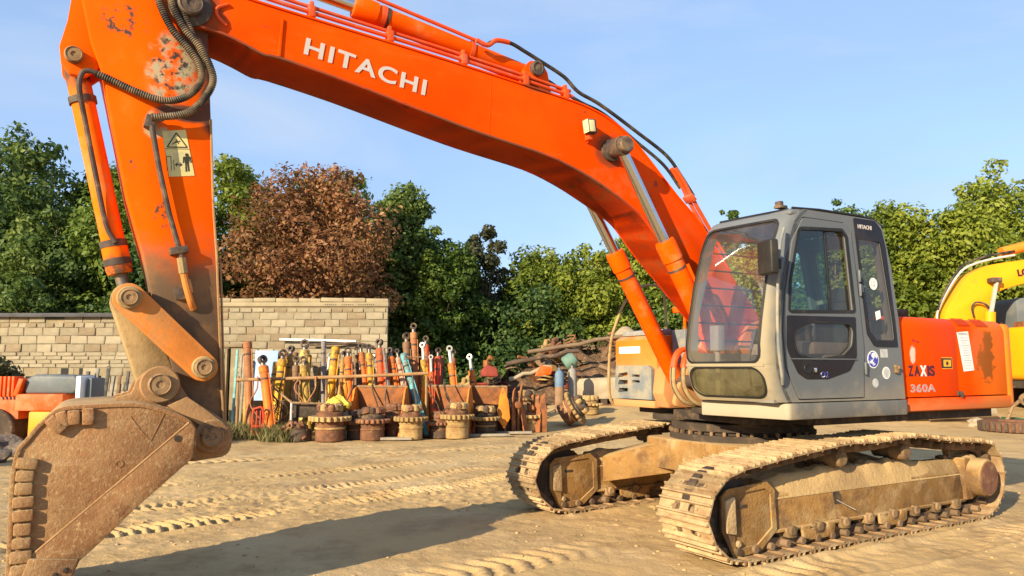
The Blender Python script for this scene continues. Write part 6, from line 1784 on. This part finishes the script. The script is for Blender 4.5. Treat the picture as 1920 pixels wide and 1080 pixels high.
me = mesh_np('scrap_mound', np.stack([X, Y, Z], -1).reshape(-1, 3), np.stack([i_[:-1, :-1], i_[:-1, 1:], i_[1:, 1:], i_[1:, :-1]], -1).reshape(-1, 4))
pmat('rust_earth', (0.17, 0.095, 0.05), 0.95, var=(2, 0.3), layers=[dict(col=(0.07, 0.045, 0.03), noise=(3, 0.46, 0.62), amt=0.8), dict(col=(0.36, 0.24, 0.12), noise=(6, 0.54, 0.7), amt=0.7)], bump=(9, 0.9, 0.12))
o = link('scrap_mound', me, 'rust_earth', kind='stuff'); o['label'] = 'mound of earth and rusty debris under the scrap heap'; o['category'] = 'scrap'
def hz_(x, y):
    j = int(np.clip(round((y - 24.0) / 7.5 * (ny - 1)), 0, ny - 1)); k = int(np.clip(round((x + 3.2) / 12.7 * (nx - 1)), 0, nx - 1))
    return float(Z[j, k])
rr = random.Random(21)
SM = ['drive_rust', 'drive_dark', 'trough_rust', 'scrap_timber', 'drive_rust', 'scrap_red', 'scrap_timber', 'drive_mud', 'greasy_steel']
for i in range(130):
    x, y = rr.uniform(-2.4, 7.6), rr.uniform(25.2, 28.8)
    z = hz_(x, y)
    kind = rr.choice(('beam', 'pipe', 'sheet', 'box', 'beam', 'coil'))
    mb = MB()
    L = rr.uniform(0.4, 1.4)
    if kind == 'beam':
        mb.box((0, 0, 0.06), (L, 0.03, 0.12)); mb.box((0, 0, 0), (L, 0.12, 0.02)); mb.box((0, 0, 0.12), (L, 0.12, 0.02)); nm = 'steel_beam'
    elif kind == 'pipe':
        mb.tube(spline([(-L / 2, 0, 0), (-L / 6, rr.uniform(-.1, .1), rr.uniform(-.1, .15)), (L / 5, 0, rr.uniform(0, .1)), (L / 2, 0, rr.uniform(-.1, .3))], 5), rr.uniform(.025, .07), 8); nm = 'bent_pipe'
    elif kind == 'sheet':
        n_ = 7; w = rr.uniform(.4, .8)
        for a in range(n_):
            for b in range(4):
                mb.v.append((L * (a / (n_ - 1) - .5), w * (b / 3 - .5), 0.16 * math.sin(a * 1.3 + i) + 0.09 * math.sin(b * 2.1 + a)))
        for a in range(n_ - 1):
            for b in range(3):
                mb.f.append([a * 4 + b, a * 4 + b + 1, a * 4 + b + 5, a * 4 + b + 4])
        b0 = len(mb.v); mb.v += [(p[0], p[1], p[2] - 0.015) for p in mb.v]; mb.f += [[b0 + q for q in reversed(f)] for f in mb.f]
        nm = 'crumpled_sheet'
    elif kind == 'coil':
        r0 = rr.uniform(.18, .32)
        mb.tube([(r0 * math.cos(t * .5) * (1 + .1 * math.sin(t)), r0 * math.sin(t * .5), 0.01 * t) for t in range(30)], 0.028, 6); nm = 'hose_coil'
    else:
        mb.box((0, 0, 0.12), (L * .5, 0.32, 0.24)); mb.cyl((0, 0, .2), (0.1, 0, .42), .10, .07, 10); mb.box((L * .2, .1, .3), (.15, .2, .2)); nm = 'machine_casting'
    o = mb.build(nm, rr.choice(SM), None, bevel=0.006 if kind in ('beam', 'box') else 0, smooth=35)
    o.location = (x, y, z + rr.uniform(0.02, 0.22))
    o.rotation_euler = (rr.uniform(-.5, .5), rr.uniform(-.55, .55), rr.uniform(-1.0, 1.0))
    tag(o, {'steel_beam': 'rusty steel beam lying askew in the scrap heap', 'bent_pipe': 'bent rusty pipe in the scrap heap', 'crumpled_sheet': 'crumpled metal sheet in the scrap heap', 'hose_coil': 'coiled hose lying on the scrap heap', 'machine_casting': 'broken machine casting in the scrap heap'}[nm], 'scrap', {'steel_beam': 'beams in the scrap heap', 'bent_pipe': 'pipes in the scrap heap', 'crumpled_sheet': 'sheets in the scrap heap', 'hose_coil': 'coils in the scrap heap', 'machine_casting': 'castings in the scrap heap'}[nm])
def log(label, a, b, r, mat_='scrap_timber', name='timber_log'):
    rr_ = random.Random(int(a[0] * 100)); A, B = V(*a), V(*b)
    pts = [A.lerp(B, t / 6) + V(0, rr_.uniform(-.04, .04), rr_.uniform(-.05, .05)) for t in range(7)]
    o = MB().tube([tuple(p) for p in pts], [r * rr_.uniform(.85, 1.1) for _ in pts], 10).build(name, mat_, None, smooth=50)
    return tag(o, label, 'log')
log('long pale timber lying across the top of the scrap heap', (0.55, 25.9, 2.15), (4.1, 26.2, 2.80), 0.075)
log('dark timber sloping down below the long pale one', (-0.2, 25.6, 1.75), (2.3, 25.8, 2.25), 0.08, 'drive_dark')
log('pale split timber at the front of the scrap heap', (-0.1, 24.9, 1.28), (1.3, 25.1, 1.72), 0.07, 'scrap_pale')
log('short thick log lying left of the gas bottles', (-0.1, 22.4, 0.42), (0.95, 22.6, 0.44), 0.17, 'scrap_timber')
stump = MB().lathe([(0.20, 0), (0.30, .1), (0.34, .22), (0.22, .38), (0.10, .5)], (0, 0, 0), (0, 0, 1), 9); stump = stump.build('root_stump', 'scrap_pale', None); stump.location = (4.15, 27.2, 2.65); stump.scale = (1.3, 1, 1)
tag(stump, 'pale splintered root stump crowning the scrap heap', 'stump')
slab_ = MB().prism(rpoly([(-0.85, 0), (0.80, 0), (0.86, 0.55), (0.62, 0.72), (-0.70, 0.66), (-0.88, 0.4)], 0.05), -0.6, 0.6)
slab_ = slab_.build('stone_slab', 'scrap_pale', None, bevel=0.06, seg=2); slab_.location = (3.0, 25.2, gz(3, 25) + 0.12); slab_.rotation_euler = (0, 0, R(-8))
tag(slab_, 'big pale grey slab resting on bricks right of the gas bottles', 'slab')
for i in range(5):
    o = MB().box((0, 0, 0.09), (0.20, 0.16, 0.18)).build('support_brick', 'trough_rust' if i % 2 else 'drive_dark', None, bevel=0.01); o.location = (2.35 + 0.33 * i, 24.62, gz(2.4, 24.6)); tag(o, 'brick propping up the front of the big pale slab', 'brick', 'bricks under the slab')
drum_ = MB().lathe([(0.22, 0), (0.26, .05), (0.26, .30), (0.20, .42), (0.08, .44)], (0, 0, 0), (0.6, 0, 0.4), 16).build('green_drum', 'scrap_green', None); drum_.location = (1.75, 24.9, 1.75)
tag(drum_, 'pale green tin drum on the scrap above the gas bottles', 'drum')
op = MB().prism([(-.3, 0), (.25, .05), (.3, .3), (-.1, .36)], -.15, .15).build('orange_cover', 'machine_orange', None, bevel=0.03); op.location = (1.05, 25.0, 1.38); tag(op, 'small bright orange cover lying in the scrap left of the green drum', 'cover')
rdm = MB().prism([(-.3, 0), (.3, 0), (.25, .3), (-.1, .42), (-.32, .2)], -.2, .2).build('red_tank', 'scrap_red', None, bevel=0.05); rdm.location = (-0.75, 25.4, 1.35); tag(rdm, 'dark red tank at the left end of the scrap heap', 'tank')

# ------------------------------------------------------------------ right background: pipes, coil, yellow excavator
def gpt(x, y, dz=0):
    return (x, y, gz(x, y) + dz)
pp = MB().ring((0, 0, 0), (1, 0, 0), 0.12, 0.165, 2.7, 22); pp.v = [(p[0] + 1.35, p[1], p[2]) for p in pp.v]
pp = pp.build('steel_pipe', 'scrap_pale', None); pp.location = gpt(11.35, 21.8, 0.17); pp.rotation_euler = (0, R(-2), R(4)); tag(pp, 'long pale steel pipe lying behind the machine, open end to the left', 'pipe')
p2 = MB().tube(spline([(11.9, 21.5, 0.22), (12.6, 21.55, 0.26), (13.3, 21.6, 0.24)], 4), 0.06, 8).build('thin_pipe', 'scrap_timber', None); tag(p2, 'thin brown pipe lying in front of the long pale one', 'pipe')
vb = MB().lathe([(0.06, 0), (0.12, 0.02), (0.12, 0.5), (0.05, 0.55)], (0, 0, 0), (1, 0.1, 0), 14); vb.lathe([(0.07, 0.0), (0.07, 0.3)], (0.25, 0, 0), (0, 0, 1), 10)
vb = vb.build('white_valve', 'sticker_white', None); vb.location = gpt(10.6, 21.7, 0.12); tag(vb, 'white valve body left of the long pipe', 'valve')
gt = link('green_tarp', rock_mesh(31), None); gt.data.materials.append(pmat('tarp_green', (0.03, 0.09, 0.04), 0.8, var=(5, 0.2))); gt.location = gpt(13.9, 21.0, 0.1); gt.scale = (.42, .3, .22); tag(gt, 'dark green bundled tarp right of the pipe', 'tarp')
rk = link('broken_stone', rock_mesh(32), 'scrap_pale'); rk.location = gpt(12.9, 20.9, 0.08); rk.scale = (.28, .2, .2); tag(rk, 'pale broken stone between pipe and tarp', 'stone')
cl = empty('track_coil', gpt(13.2, 19.7)); tag(cl, 'dark crawler chain coil lying on the ground at the right edge', 'track')
MB().ring((0, 0, 0.14), (0, 0, 1), 0.50, 0.86, 0.26, 36).build('ring', 'drive_rust', cl, bevel=0.03)
for i in range(36):
    a = 2 * math.pi * i / 36
    q = MB().box((0, 0, 0), (0.05, 0.08, 0.22)).build('cleat', 'drive_dark', cl, bevel=0.008) if i == 0 else link('cleat', q.data, 'drive_dark', cl)
    q.location = (0.88 * math.cos(a), 0.88 * math.sin(a), 0.14); q.rotation_euler = (0, 0, a)
rod = MB().tube([(13.35, 20.4, 0.15), (13.55, 20.4, 0.60), (13.75, 20.4, 0.75)], 0.05, 8); rod.ring((13.92, 20.4, 0.80), (0, 1, 0.2), 0.09, 0.16, 0.08, 18)
rod = rod.build('bent_rod', 'pin_steel', None); tag(rod, 'rusty bent rod with a ring eye above the dark coil', 'rod')

YX = empty('yellow_excavator', (17.05, 23.56, 0.33)); YX.scale = (1.55, 1.55, 1.55); tag(YX, 'yellow excavator with LO lettered boom at the right edge', 'excavator')
pmat('yellow_paint', (0.78, 0.30, 0.005), 0.42, var=(1.5, 0.07), layers=[dict(col=(0.45, 0.22, 0.02), noise=(4, 0.58, 0.74), amt=0.5), dict(col=(0.10, 0.06, 0.03), noise=(20, 0.69, 0.75), amt=0.7)], coat=0.15)
pmat('yellow_white', (0.74, 0.70, 0.58), 0.5, var=(3, 0.08))
def YB(mb, name, mat_, **k):
    par = k.pop('parent', YX)
    mb.v = [(p[0] - 11.0, p[1] - 15.2, p[2] - 0.8) for p in mb.v]
    return mb.build(name, mat_, par, **k)
yo = [(8.60, 2.2), (8.66, 2.70), (8.86, 3.04), (9.17, 3.47), (9.40, 3.62), (9.70, 3.73), (10.45, 3.84), (11.6, 4.05), (13.4, 4.30)]
yi = [(13.4, 4.02), (11.6, 3.62), (10.9, 3.46), (10.38, 3.355), (10.05, 3.275), (9.76, 3.17), (9.60, 3.02), (9.52, 2.66), (9.46, 2.2)]
yb = YB(MB().prism(spline(yo, 3) + spline(yi, 3), 14.85, 15.25), 'boom', 'yellow_paint', bevel=0.02, smooth=30)
YB(MB().prism([(9.60, 3.33), (9.66, 3.38), (9.50, 2.70), (9.43, 2.70)], 14.66, 14.74), 'rod', 'old_chrome', bevel=0.01)
YB(MB().box((9.62, 14.74, 3.39), (0.20, 0.2, 0.10)), 'pin', 'greasy_steel', bevel=0.02)
YB(MB().cyl((9.46, 14.70, 2.75), (9.40, 14.70, 2.0), 0.10, n=16), 'boom_cylinder', 'yellow_paint')
YB(MB().cyl((10.0, 15.05, 4.0), (13.0, 15.05, 4.75), 0.10, n=16), 'arm_cylinder', 'trough_orange')
for dz in (0.05, 0.13):
    YB(MB().tube(spline([(8.53 + dz * .2, 14.95, 2.4), (8.58, 14.95, 2.80), (8.80, 14.95, 3.16 + dz), (9.10, 14.95, 3.55 + dz), (9.38, 14.95, 3.70 + dz), (9.75, 14.95, 3.80 + dz), (10.2, 14.95, 3.88 + dz)], 5), 0.024, 8), 'hydraulic_hose', 'rubber_hose' if dz > .1 else 'sticker_grey')
lettering('lettering', 'LO', 'letter_maroon', yb, (10.17 - 11.0, 14.845 - 15.2, 3.475 - 0.8), (1, 0, 0.16), (-0.1, 0, 1), 0.145, 0.24, bold=0.05, depth=0.004)
YB(MB().tube(spline([(9.2, 14.8, 2.65), (9.16, 14.78, 2.85), (9.24, 14.76, 2.95), (9.42, 14.74, 2.90), (9.52, 14.72, 2.72)], 4), 0.02, 8), 'hydraulic_hose', 'rubber_hose')
body = YB(MB().box((11.4, 15.3, 1.93), (3.4, 2.6, 1.02)), 'body', 'yellow_paint', bevel=0.12, seg=3, smooth=40)
YB(MB().box((11.4, 13.995, 2.17), (3.2, 0.012, 0.30)), 'white_band', 'yellow_white')
lettering('lettering', 'NDE', 'letter_grey', body, (9.72 - 11.0, 13.992 - 15.2, 1.79 - 0.8), (1, 0, 0), (0, 0, 1), 0.17, 0.50, bold=0.03, depth=0.004)
YB(MB().box((11.4, 15.3, 1.34), (3.2, 2.3, 0.16)), 'deck', 'underbody_dark', bevel=0.02)
YB(MB().prism([(10.40, 2.45), (10.40, 3.02), (10.50, 3.10), (11.7, 3.10), (11.85, 2.45)], 15.3, 16.3), 'cab', 'hood_grey', bevel=0.04)
YB(MB().box((11.1, 15.29, 2.80), (0.9, 0.012, 0.42)), 'cab_window', 'gloss_black')
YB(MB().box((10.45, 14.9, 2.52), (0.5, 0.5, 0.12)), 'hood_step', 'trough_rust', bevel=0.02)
for y in (14.1, 16.3):
    YB(MB().prism(rpoly([(9.9, 0.80), (12.9, 0.80), (13.15, 1.05), (12.9, 1.30), (9.9, 1.30), (9.65, 1.05)], 0.2), y - 0.28, y + 0.28), 'track', 'drive_dark', bevel=0.02)
YB(MB().cyl((11.4, 15.2, 1.0), (11.4, 15.2, 1.3), 0.7, n=24), 'slewing_ring', 'underbody_dark')

# ------------------------------------------------------------------ vegetation
def leaf_mat(name, c0, c1, c2, trans=0.45):
    m = bpy.data.materials.new(name); m.use_nodes = True
    n, l = m.node_tree.nodes, m.node_tree.links
    n.clear()
    out = n.new('ShaderNodeOutputMaterial')
    at = n.new('ShaderNodeAttribute'); at.attribute_name = 'tint'
    rp = n.new('ShaderNodeValToRGB')
    rp.color_ramp.elements[0].color = (*c0, 1); rp.color_ramp.elements[1].color = (*c2, 1)
    e = rp.color_ramp.elements.new(0.5); e.color = (*c1, 1)
    l.new(at.outputs['Fac'], rp.inputs[0])
    df = n.new('ShaderNodeBsdfPrincipled'); df.inputs['Roughness'].default_value = 0.55; df.inputs['Specular IOR Level'].default_value = 0.3
    tr = n.new('ShaderNodeBsdfTranslucent')
    l.new(rp.outputs[0], df.inputs['Base Color']); l.new(rp.outputs[0], tr.inputs[0])
    mx = n.new('ShaderNodeMixShader'); mx.inputs[0].default_value = trans
    l.new(df.outputs[0], mx.inputs[1]); l.new(tr.outputs[0], mx.inputs[2]); l.new(mx.outputs[0], out.inputs[0])
    MATS[name] = m
leaf_mat('leaf_dark', (0.060, 0.105, 0.024), (0.11, 0.17, 0.036), (0.20, 0.25, 0.055))
leaf_mat('leaf_mid', (0.055, 0.10, 0.016), (0.11, 0.17, 0.024), (0.19, 0.25, 0.038))
leaf_mat('leaf_bright', (0.085, 0.125, 0.012), (0.18, 0.225, 0.024), (0.32, 0.35, 0.045))
leaf_mat('leaf_red', (0.11, 0.075, 0.022), (0.28, 0.115, 0.048), (0.40, 0.22, 0.09))
leaf_mat('leaf_olive', (0.055, 0.062, 0.028), (0.095, 0.10, 0.042), (0.15, 0.145, 0.065))
leaf_mat('leaf_deep', (0.035, 0.075, 0.020), (0.065, 0.12, 0.03), (0.12, 0.18, 0.042))
leaf_mat('grass_blade', (0.10, 0.105, 0.035), (0.19, 0.17, 0.06), (0.30, 0.25, 0.10))
pmat('bark', (0.12, 0.085, 0.055), 0.95, var=(5, 0.25), bump=(20, 0.6, 0.03))

def leaves(name, blobs, n, size, seed, mat_, droop=0.0, aspect=0.55):
    """leaf-sized faces spread through the volume of a crown made of many clumps"""
    g = np.random.default_rng(seed)
    B = np.array(blobs, float)
    w = (B[:, 3] * B[:, 4] * B[:, 5]) ** (2 / 3); w /= w.sum()
    idx = g.choice(len(B), n, p=w)
    d = g.normal(size=(n, 3)); d /= np.linalg.norm(d, axis=1)[:, None]
    rad = 1 - np.abs(g.normal(0, 0.16, n)); rad = np.where(g.random(n) < 0.22, g.random(n) ** 0.5, rad)
    # clump the shell into sprays
    fr = 1 + 0.12 * np.sin(d[:, 0] * 9 + idx) + 0.12 * np.sin(d[:, 1] * 8 + 2 * idx) + 0.10 * np.sin(d[:, 2] * 10 + idx * 1.3)
    c = B[idx, :3] + d * B[idx, 3:6] * (rad * fr)[:, None]
    nn = d + g.normal(0, 0.55, (n, 3)) + np.array([0, 0, 0.35]); nn /= np.linalg.norm(nn, axis=1)[:, None]
    t = g.normal(size=(n, 3)); t -= nn * (t * nn).sum(1)[:, None]; t /= np.linalg.norm(t, axis=1)[:, None]
    b = np.cross(nn, t)
    s = size * g.uniform(0.6, 1.35, n)[:, None]
    v0, v2 = c - t * s, c + t * s - nn * s * 0.35
    v1, v3 = c + b * s * aspect, c - b * s * aspect
    co = np.stack([v0, v1, v2, v3], 1).reshape(-1, 3)
    q = np.arange(4 * n).reshape(n, 4)
    me = mesh_np(name, co, q)
    tint = np.clip(0.5 + g.normal(0, 0.20, n) + 0.30 * np.sin(idx * 2.399 + seed), 0, 1)
    a = me.attributes.new('tint', 'FLOAT', 'FACE')
    a.data.foreach_set('value', tint.astype(np.float32))
    me.materials.append(MATS[mat_])
    return me

def crown_blobs(seed, W, Hh, z0, n, base=None, shape='round'):
    g = random.Random(seed)
    out = []
    for i in range(n):
        t = (i + 0.5) / n
        z = z0 + Hh * (0.08 + 0.84 * t)
        prof = math.sin(math.pi * (0.16 + 0.80 * t)) ** (0.6 if shape == 'round' else 0.45)
        if shape == 'cone':
            prof = 1.02 - 0.75 * t
        a = i * 2.399 + g.uniform(-.5, .5)
        r = W * 0.5 * prof * g.uniform(0.45, 0.82)
        s = W * g.uniform(0.13, 0.21) * (0.75 + 0.4 * prof)
        out.append((r * math.cos(a), r * math.sin(a), z, s, s, s * g.uniform(0.7, 0.95)))
    out.append((0, 0, z0 + Hh * .5, W * .24, W * .24, Hh * .32))
    for i in range(n // 2 + 6):                       # loose sprays that break the outline
        t = g.uniform(0.15, 1.06)
        a = g.uniform(0, 6.283)
        prof = math.sin(math.pi * min(0.97, 0.16 + 0.80 * t)) ** 0.6 if shape != 'cone' else 1.02 - 0.75 * t
        r = W * 0.5 * prof * g.uniform(0.85, 1.12)
        s = W * g.uniform(0.045, 0.085)
        out.append((r * math.cos(a), r * math.sin(a), z0 + Hh * (0.08 + 0.88 * t), s * 1.2, s * 1.2, s * 0.9))
    return out

CROWNS = {}
def tree(label, x, y, W, top, z0, mat_, seed, n=12000, size=0.15, nb=30, shape='round', group='trees behind the yard', rz=0.0, name='tree'):
    gzv = gz(x, y)
    n, size = int(n * 1.9), size * 0.68
    o = empty(name, (x, y, gzv), rz)
    tag(o, label, 'tree', group)
    z0 -= gzv
    Hh = top - gzv - z0
    bl_ = crown_blobs(seed, W, Hh, z0, nb, shape=shape)
    link('crown', leaves('crown', bl_, n, size, seed, mat_), mat_, o)
    g = random.Random(seed)
    mb = MB()
    tr_ = max(0.10, W * 0.028)
    fork = z0 + Hh * 0.25
    mb.tube(spline([(0, 0, -0.15), (g.uniform(-.1, .1), g.uniform(-.1, .1), fork * .5), (g.uniform(-.2, .2), g.uniform(-.2, .2), fork), (0, 0, z0 + Hh * .8)], 4), [tr_ * (1.25 - 0.085 * i) for i in range(13)], 8)
    for b_ in bl_[::3]:
        mb.tube([(0, 0, fork * 0.8), (b_[0] * .4, b_[1] * .4, (fork + b_[2]) / 2), (b_[0], b_[1], b_[2])], [tr_ * .5, tr_ * .35, tr_ * .12], 6)
    mb.build('trunk', 'bark', o, smooth=50)
    return o
tree('tall dark green tree at the left edge behind the block wall', -18.6, 27, 5.4, 10.5, 1.6, 'leaf_dark', 1, 15000, 0.15, 36)
tree('dark green tree left of the arm cylinder, behind the tall edge tree', -16.0, 29, 4.6, 9.5, 1.5, 'leaf_mid', 2, 13000, 0.15, 32)
tree('green tree showing between bucket cylinder and arm', -13.2, 26, 4.8, 8.9, 1.2, 'leaf_mid', 3, 13000, 0.14, 32)
tree('lower dark tree just outside the left edge behind the wall', -19.5, 24.5, 4.4, 7.6, 1.0, 'leaf_dark', 4, 9000, 0.14, 26)
tree('low dark tree filling the gap above the left block wall', -15.6, 24.6, 4.2, 6.6, 0.8, 'leaf_dark', 5, 10000, 0.13, 26)
tree('low dark tree above the block wall right below the arm', -11.4, 24.2, 3.8, 6.2, 0.8, 'leaf_deep', 6, 9000, 0.13, 26)
tree('fresh green tree directly right of the arm behind the red one', -10.8, 28.5, 4.2, 9.9, 1.5, 'leaf_bright', 7, 11000, 0.14, 28)
tree('broad red-brown tree behind the capped wall', -7.0, 25.6, 5.7, 8.85, 1.8, 'leaf_red', 33, 15500, 0.118, 38)
tree('tall green tree peeping over the red-brown one', -7.6, 31, 5.5, 10.1, 2.0, 'leaf_mid', 9, 9000, 0.15, 28)
tree('dark green tree right of the red-brown one', -4.3, 28.5, 4.4, 8.9, 1.2, 'leaf_dark', 10, 12000, 0.14, 32, 'cone')
tree('mid green tree descending right of the dark one', -2.7, 28.6, 3.6, 6.9, 1.0, 'leaf_mid', 11, 10000, 0.13, 28)
tree('greyish olive creeper-hung tree in the middle of the tree line', -1.1, 30.2, 2.5, 7.7, 1.0, 'leaf_olive', 12, 7500, 0.12, 24)
tree('light olive tree right of the creeper-hung one', 1.0, 31, 4.2, 6.8, 1.0, 'leaf_bright', 13, 11000, 0.13, 30)
tree('yellow-green tree above the scrap heap', 3.0, 30.4, 4.0, 6.5, 1.0, 'leaf_bright', 14, 10000, 0.13, 28)
tree('yellow-green taller tree behind the far boom cylinder', 5.3, 31, 4.6, 7.4, 1.0, 'leaf_bright', 15, 12000, 0.13, 30)
tree('mid green tree between boom cylinders and cab', 7.0, 29.5, 3.8, 6.4, 1.0, 'leaf_mid', 16, 9000, 0.13, 26)
tree('green tree low behind the cab', 9.4, 29.5, 4.2, 6.4, 1.0, 'leaf_bright', 17, 9000, 0.14, 26)
tree('small bluish green tree top left of the cab roof', 10.2, 34, 2.0, 9.4, 2.5, 'leaf_mid', 18, 4500, 0.13, 16)
tree('small green tree top just above the cab roof', 11.9, 34, 2.6, 8.6, 2.5, 'leaf_mid', 19, 5000, 0.13, 18)
tree('dark feathery tree right above the cab', 16.4, 36, 4.2, 9.8, 2.5, 'leaf_dark', 20, 9000, 0.15, 24)
tree('bright green tree directly right of the cab', 15.0, 29, 4.4, 8.4, 1.0, 'leaf_bright', 21, 13000, 0.14, 34)
tree('bright green tree above the engine cover', 17.2, 28.0, 4.6, 7.8, 0.8, 'leaf_bright', 22, 14000, 0.135, 34)
tree('tallest bright green tree at the right edge', 20.0, 30, 5.2, 9.8, 1.0, 'leaf_bright', 23, 14000, 0.14, 34)
tree('bright green tree past the right edge behind the yellow excavator', 22.4, 29, 5.0, 9.0, 0.8, 'leaf_bright', 24, 12000, 0.14, 32)
tree('low yellow-green tree behind the engine cover', 15.2, 28.2, 3.8, 6.2, 0.6, 'leaf_bright', 25, 11000, 0.13, 28)
tree('low green tree behind the yellow excavator boom', 20.4, 28.2, 4.6, 6.4, 0.5, 'leaf_mid', 26, 11000, 0.13, 28)
tree('green tree hidden mostly behind the cab', 12.0, 27.5, 4.0, 6.8, 0.8, 'leaf_mid', 27, 9000, 0.14, 26)
# dark undergrowth covering the bank below the trees
blb = []
rr = random.Random(77)
for i in range(120):
    x = rr.uniform(-9.5, 12)
    y = rr.uniform(28.2, 32.5)
    s_ = rr.uniform(0.7, 1.3)
    blb.append((x, y, gz(x, y) + rr.uniform(0.2, 3.3) * (0.75 if x > 1.5 else 1.0), s_, s_, s_ * .8))
for i in range(60):
    x = rr.uniform(-6, 0.5); y = rr.uniform(26.8, 28.6); s_ = rr.uniform(.6, 1.0)
    blb.append((x, y, gz(x, y) + rr.uniform(0.1, 2.2), s_, s_, s_ * .8))
for i in range(70):
    x = rr.uniform(8, 26); y = rr.uniform(27.2, 31); s_ = rr.uniform(.7, 1.2)
    blb.append((x, y, gz(x, y) + rr.uniform(0.1, 2.2), s_, s_, s_ * .8))
for i in range(50):
    x = rr.uniform(-22, -9); y = rr.uniform(23.5, 28); s_ = rr.uniform(.7, 1.2)
    blb.append((x, y, rr.uniform(0.5, 4.0), s_, s_, s_ * .8))
o = link('undergrowth', leaves('undergrowth', blb, 100000, 0.10, 90, 'leaf_deep'), None, kind='stuff')
o['label'] = 'dark tangled undergrowth on the bank below the trees'; o['category'] = 'undergrowth'
# distant tree line further back, one dark mass
blb = []
for i in range(160):
    x = rr.uniform(-60, 62); y = rr.uniform(42, 55)
    s_ = rr.uniform(1.8, 3.0)
    blb.append((x, y, rr.uniform(1.0, 6.0 if abs(x) > 14 else 4.5), s_, s_, s_ * .9))
o = link('far_wood', leaves('far_wood', blb, 36000, 0.32, 91, 'leaf_dark'), None, kind='stuff')
o['label'] = 'far wood closing the view behind the trees'; o['category'] = 'wood'
# shrub at the foot of the left wall
sb = empty('shrub', (-12.7, 17.8, 0)); tag(sb, 'loose green shrub growing in front of the left block wall', 'shrub')
bl_ = [(rr.uniform(-1.0, 0.95), rr.uniform(-.3, .3), 1.15 + rr.uniform(0, .62), .26, .26, .20) for _ in range(16)]
link('foliage', leaves('foliage', bl_, 1900, 0.075, 92, 'leaf_olive'), None, sb)
mb = MB()
for b_ in bl_:
    mb.tube([(b_[0] * .2, 0, 0), (b_[0] * .6, b_[1] * .5, b_[2] * .6), b_[:3]], [.025, .018, .006], 6)
mb.build('stem', 'bark', sb)

def blades(n, pts, h, seed):
    g = np.random.default_rng(seed)
    P = pts[g.integers(0, len(pts), n)] + g.normal(0, .10, (n, 2))
    hh = h * g.uniform(.5, 1.2, n); a = g.uniform(0, 6.283, n); ln = g.normal(0, .32, (n, 2)) * hh[:, None]
    w = 0.012
    dx, dy = np.cos(a) * w, np.sin(a) * w
    z0 = base_h(P[:, 0], P[:, 1])
    co = np.stack([np.stack([P[:, 0] - dx, P[:, 1] - dy, z0], 1), np.stack([P[:, 0] + dx, P[:, 1] + dy, z0], 1),
                   np.stack([P[:, 0] + dx * .6 + ln[:, 0] * .5, P[:, 1] + dy * .6 + ln[:, 1] * .5, z0 + hh * .6], 1), np.stack([P[:, 0] + ln[:, 0], P[:, 1] + ln[:, 1], z0 + hh], 1)], 1).reshape(-1, 3)
    me = mesh_np('weeds', co, np.arange(4 * n).reshape(n, 4))
    t = me.attributes.new('tint', 'FLOAT', 'FACE'); t.data.foreach_set('value', g.random(n).astype(np.float32))
    return me
g = np.random.default_rng(5)
tuft = np.concatenate([np.stack([g.uniform(-7.9, -5.2, 60), g.uniform(17.4, 18.6, 60)], 1), np.stack([g.uniform(-5.6, -5.0, 14), g.uniform(17.0, 17.4, 14)], 1), np.stack([g.uniform(-7.5, -6.2, 24), g.uniform(16.4, 17.4, 24)], 1), np.stack([g.uniform(-12, -8, 40), g.uniform(17, 19, 40)], 1)])
o = link('weeds', blades(5200, tuft, 0.34, 6), 'grass_blade', kind='stuff'); o['label'] = 'dry weeds growing round the foot of the rack'; o['category'] = 'weeds'

# ------------------------------------------------------------------ loose stones and clods on the yard
def scatter_stones(n, seed, smin, smax, region):
    g = np.random.default_rng(seed)
    base = bmesh.new(); bmesh.ops.create_icosphere(base, subdivisions=1, radius=1)
    bv = np.array([v.co[:] for v in base.verts]); bf = np.array([[v.index for v in f.verts] for f in base.faces]); base.free()
    y = region[2] + (region[3] - region[2]) * g.random(n) ** 1.6
    x = g.uniform(-1, 1, n) * np.minimum(region[1], 0.75 * y + 0.5)
    s = smin + (smax - smin) * g.random(n) ** 4
    z = ground_h(x, y)
    j = 1 + g.normal(0, .18, (n, len(bv), 3))
    co = bv[None] * j * (s[:, None] * np.stack([g.uniform(.8, 1.4, n), g.uniform(.8, 1.4, n), g.uniform(.5, .8, n)], 1))[:, None, :]
    co = co + np.stack([x, y, z + s * .12], 1)[:, None, :]
    f = bf[None] + (np.arange(n) * len(bv))[:, None, None]
    me = mesh_np('loose_stones', co.reshape(-1, 3), f.reshape(-1, 3))
    return me
o = link('loose_stones', scatter_stones(2600, 8, 0.003, 0.022, (-9, 9, 4.2, 18)), 'yard_dirt', kind='stuff')
o['label'] = 'small stones and clods scattered over the yard'; o['category'] = 'stones'
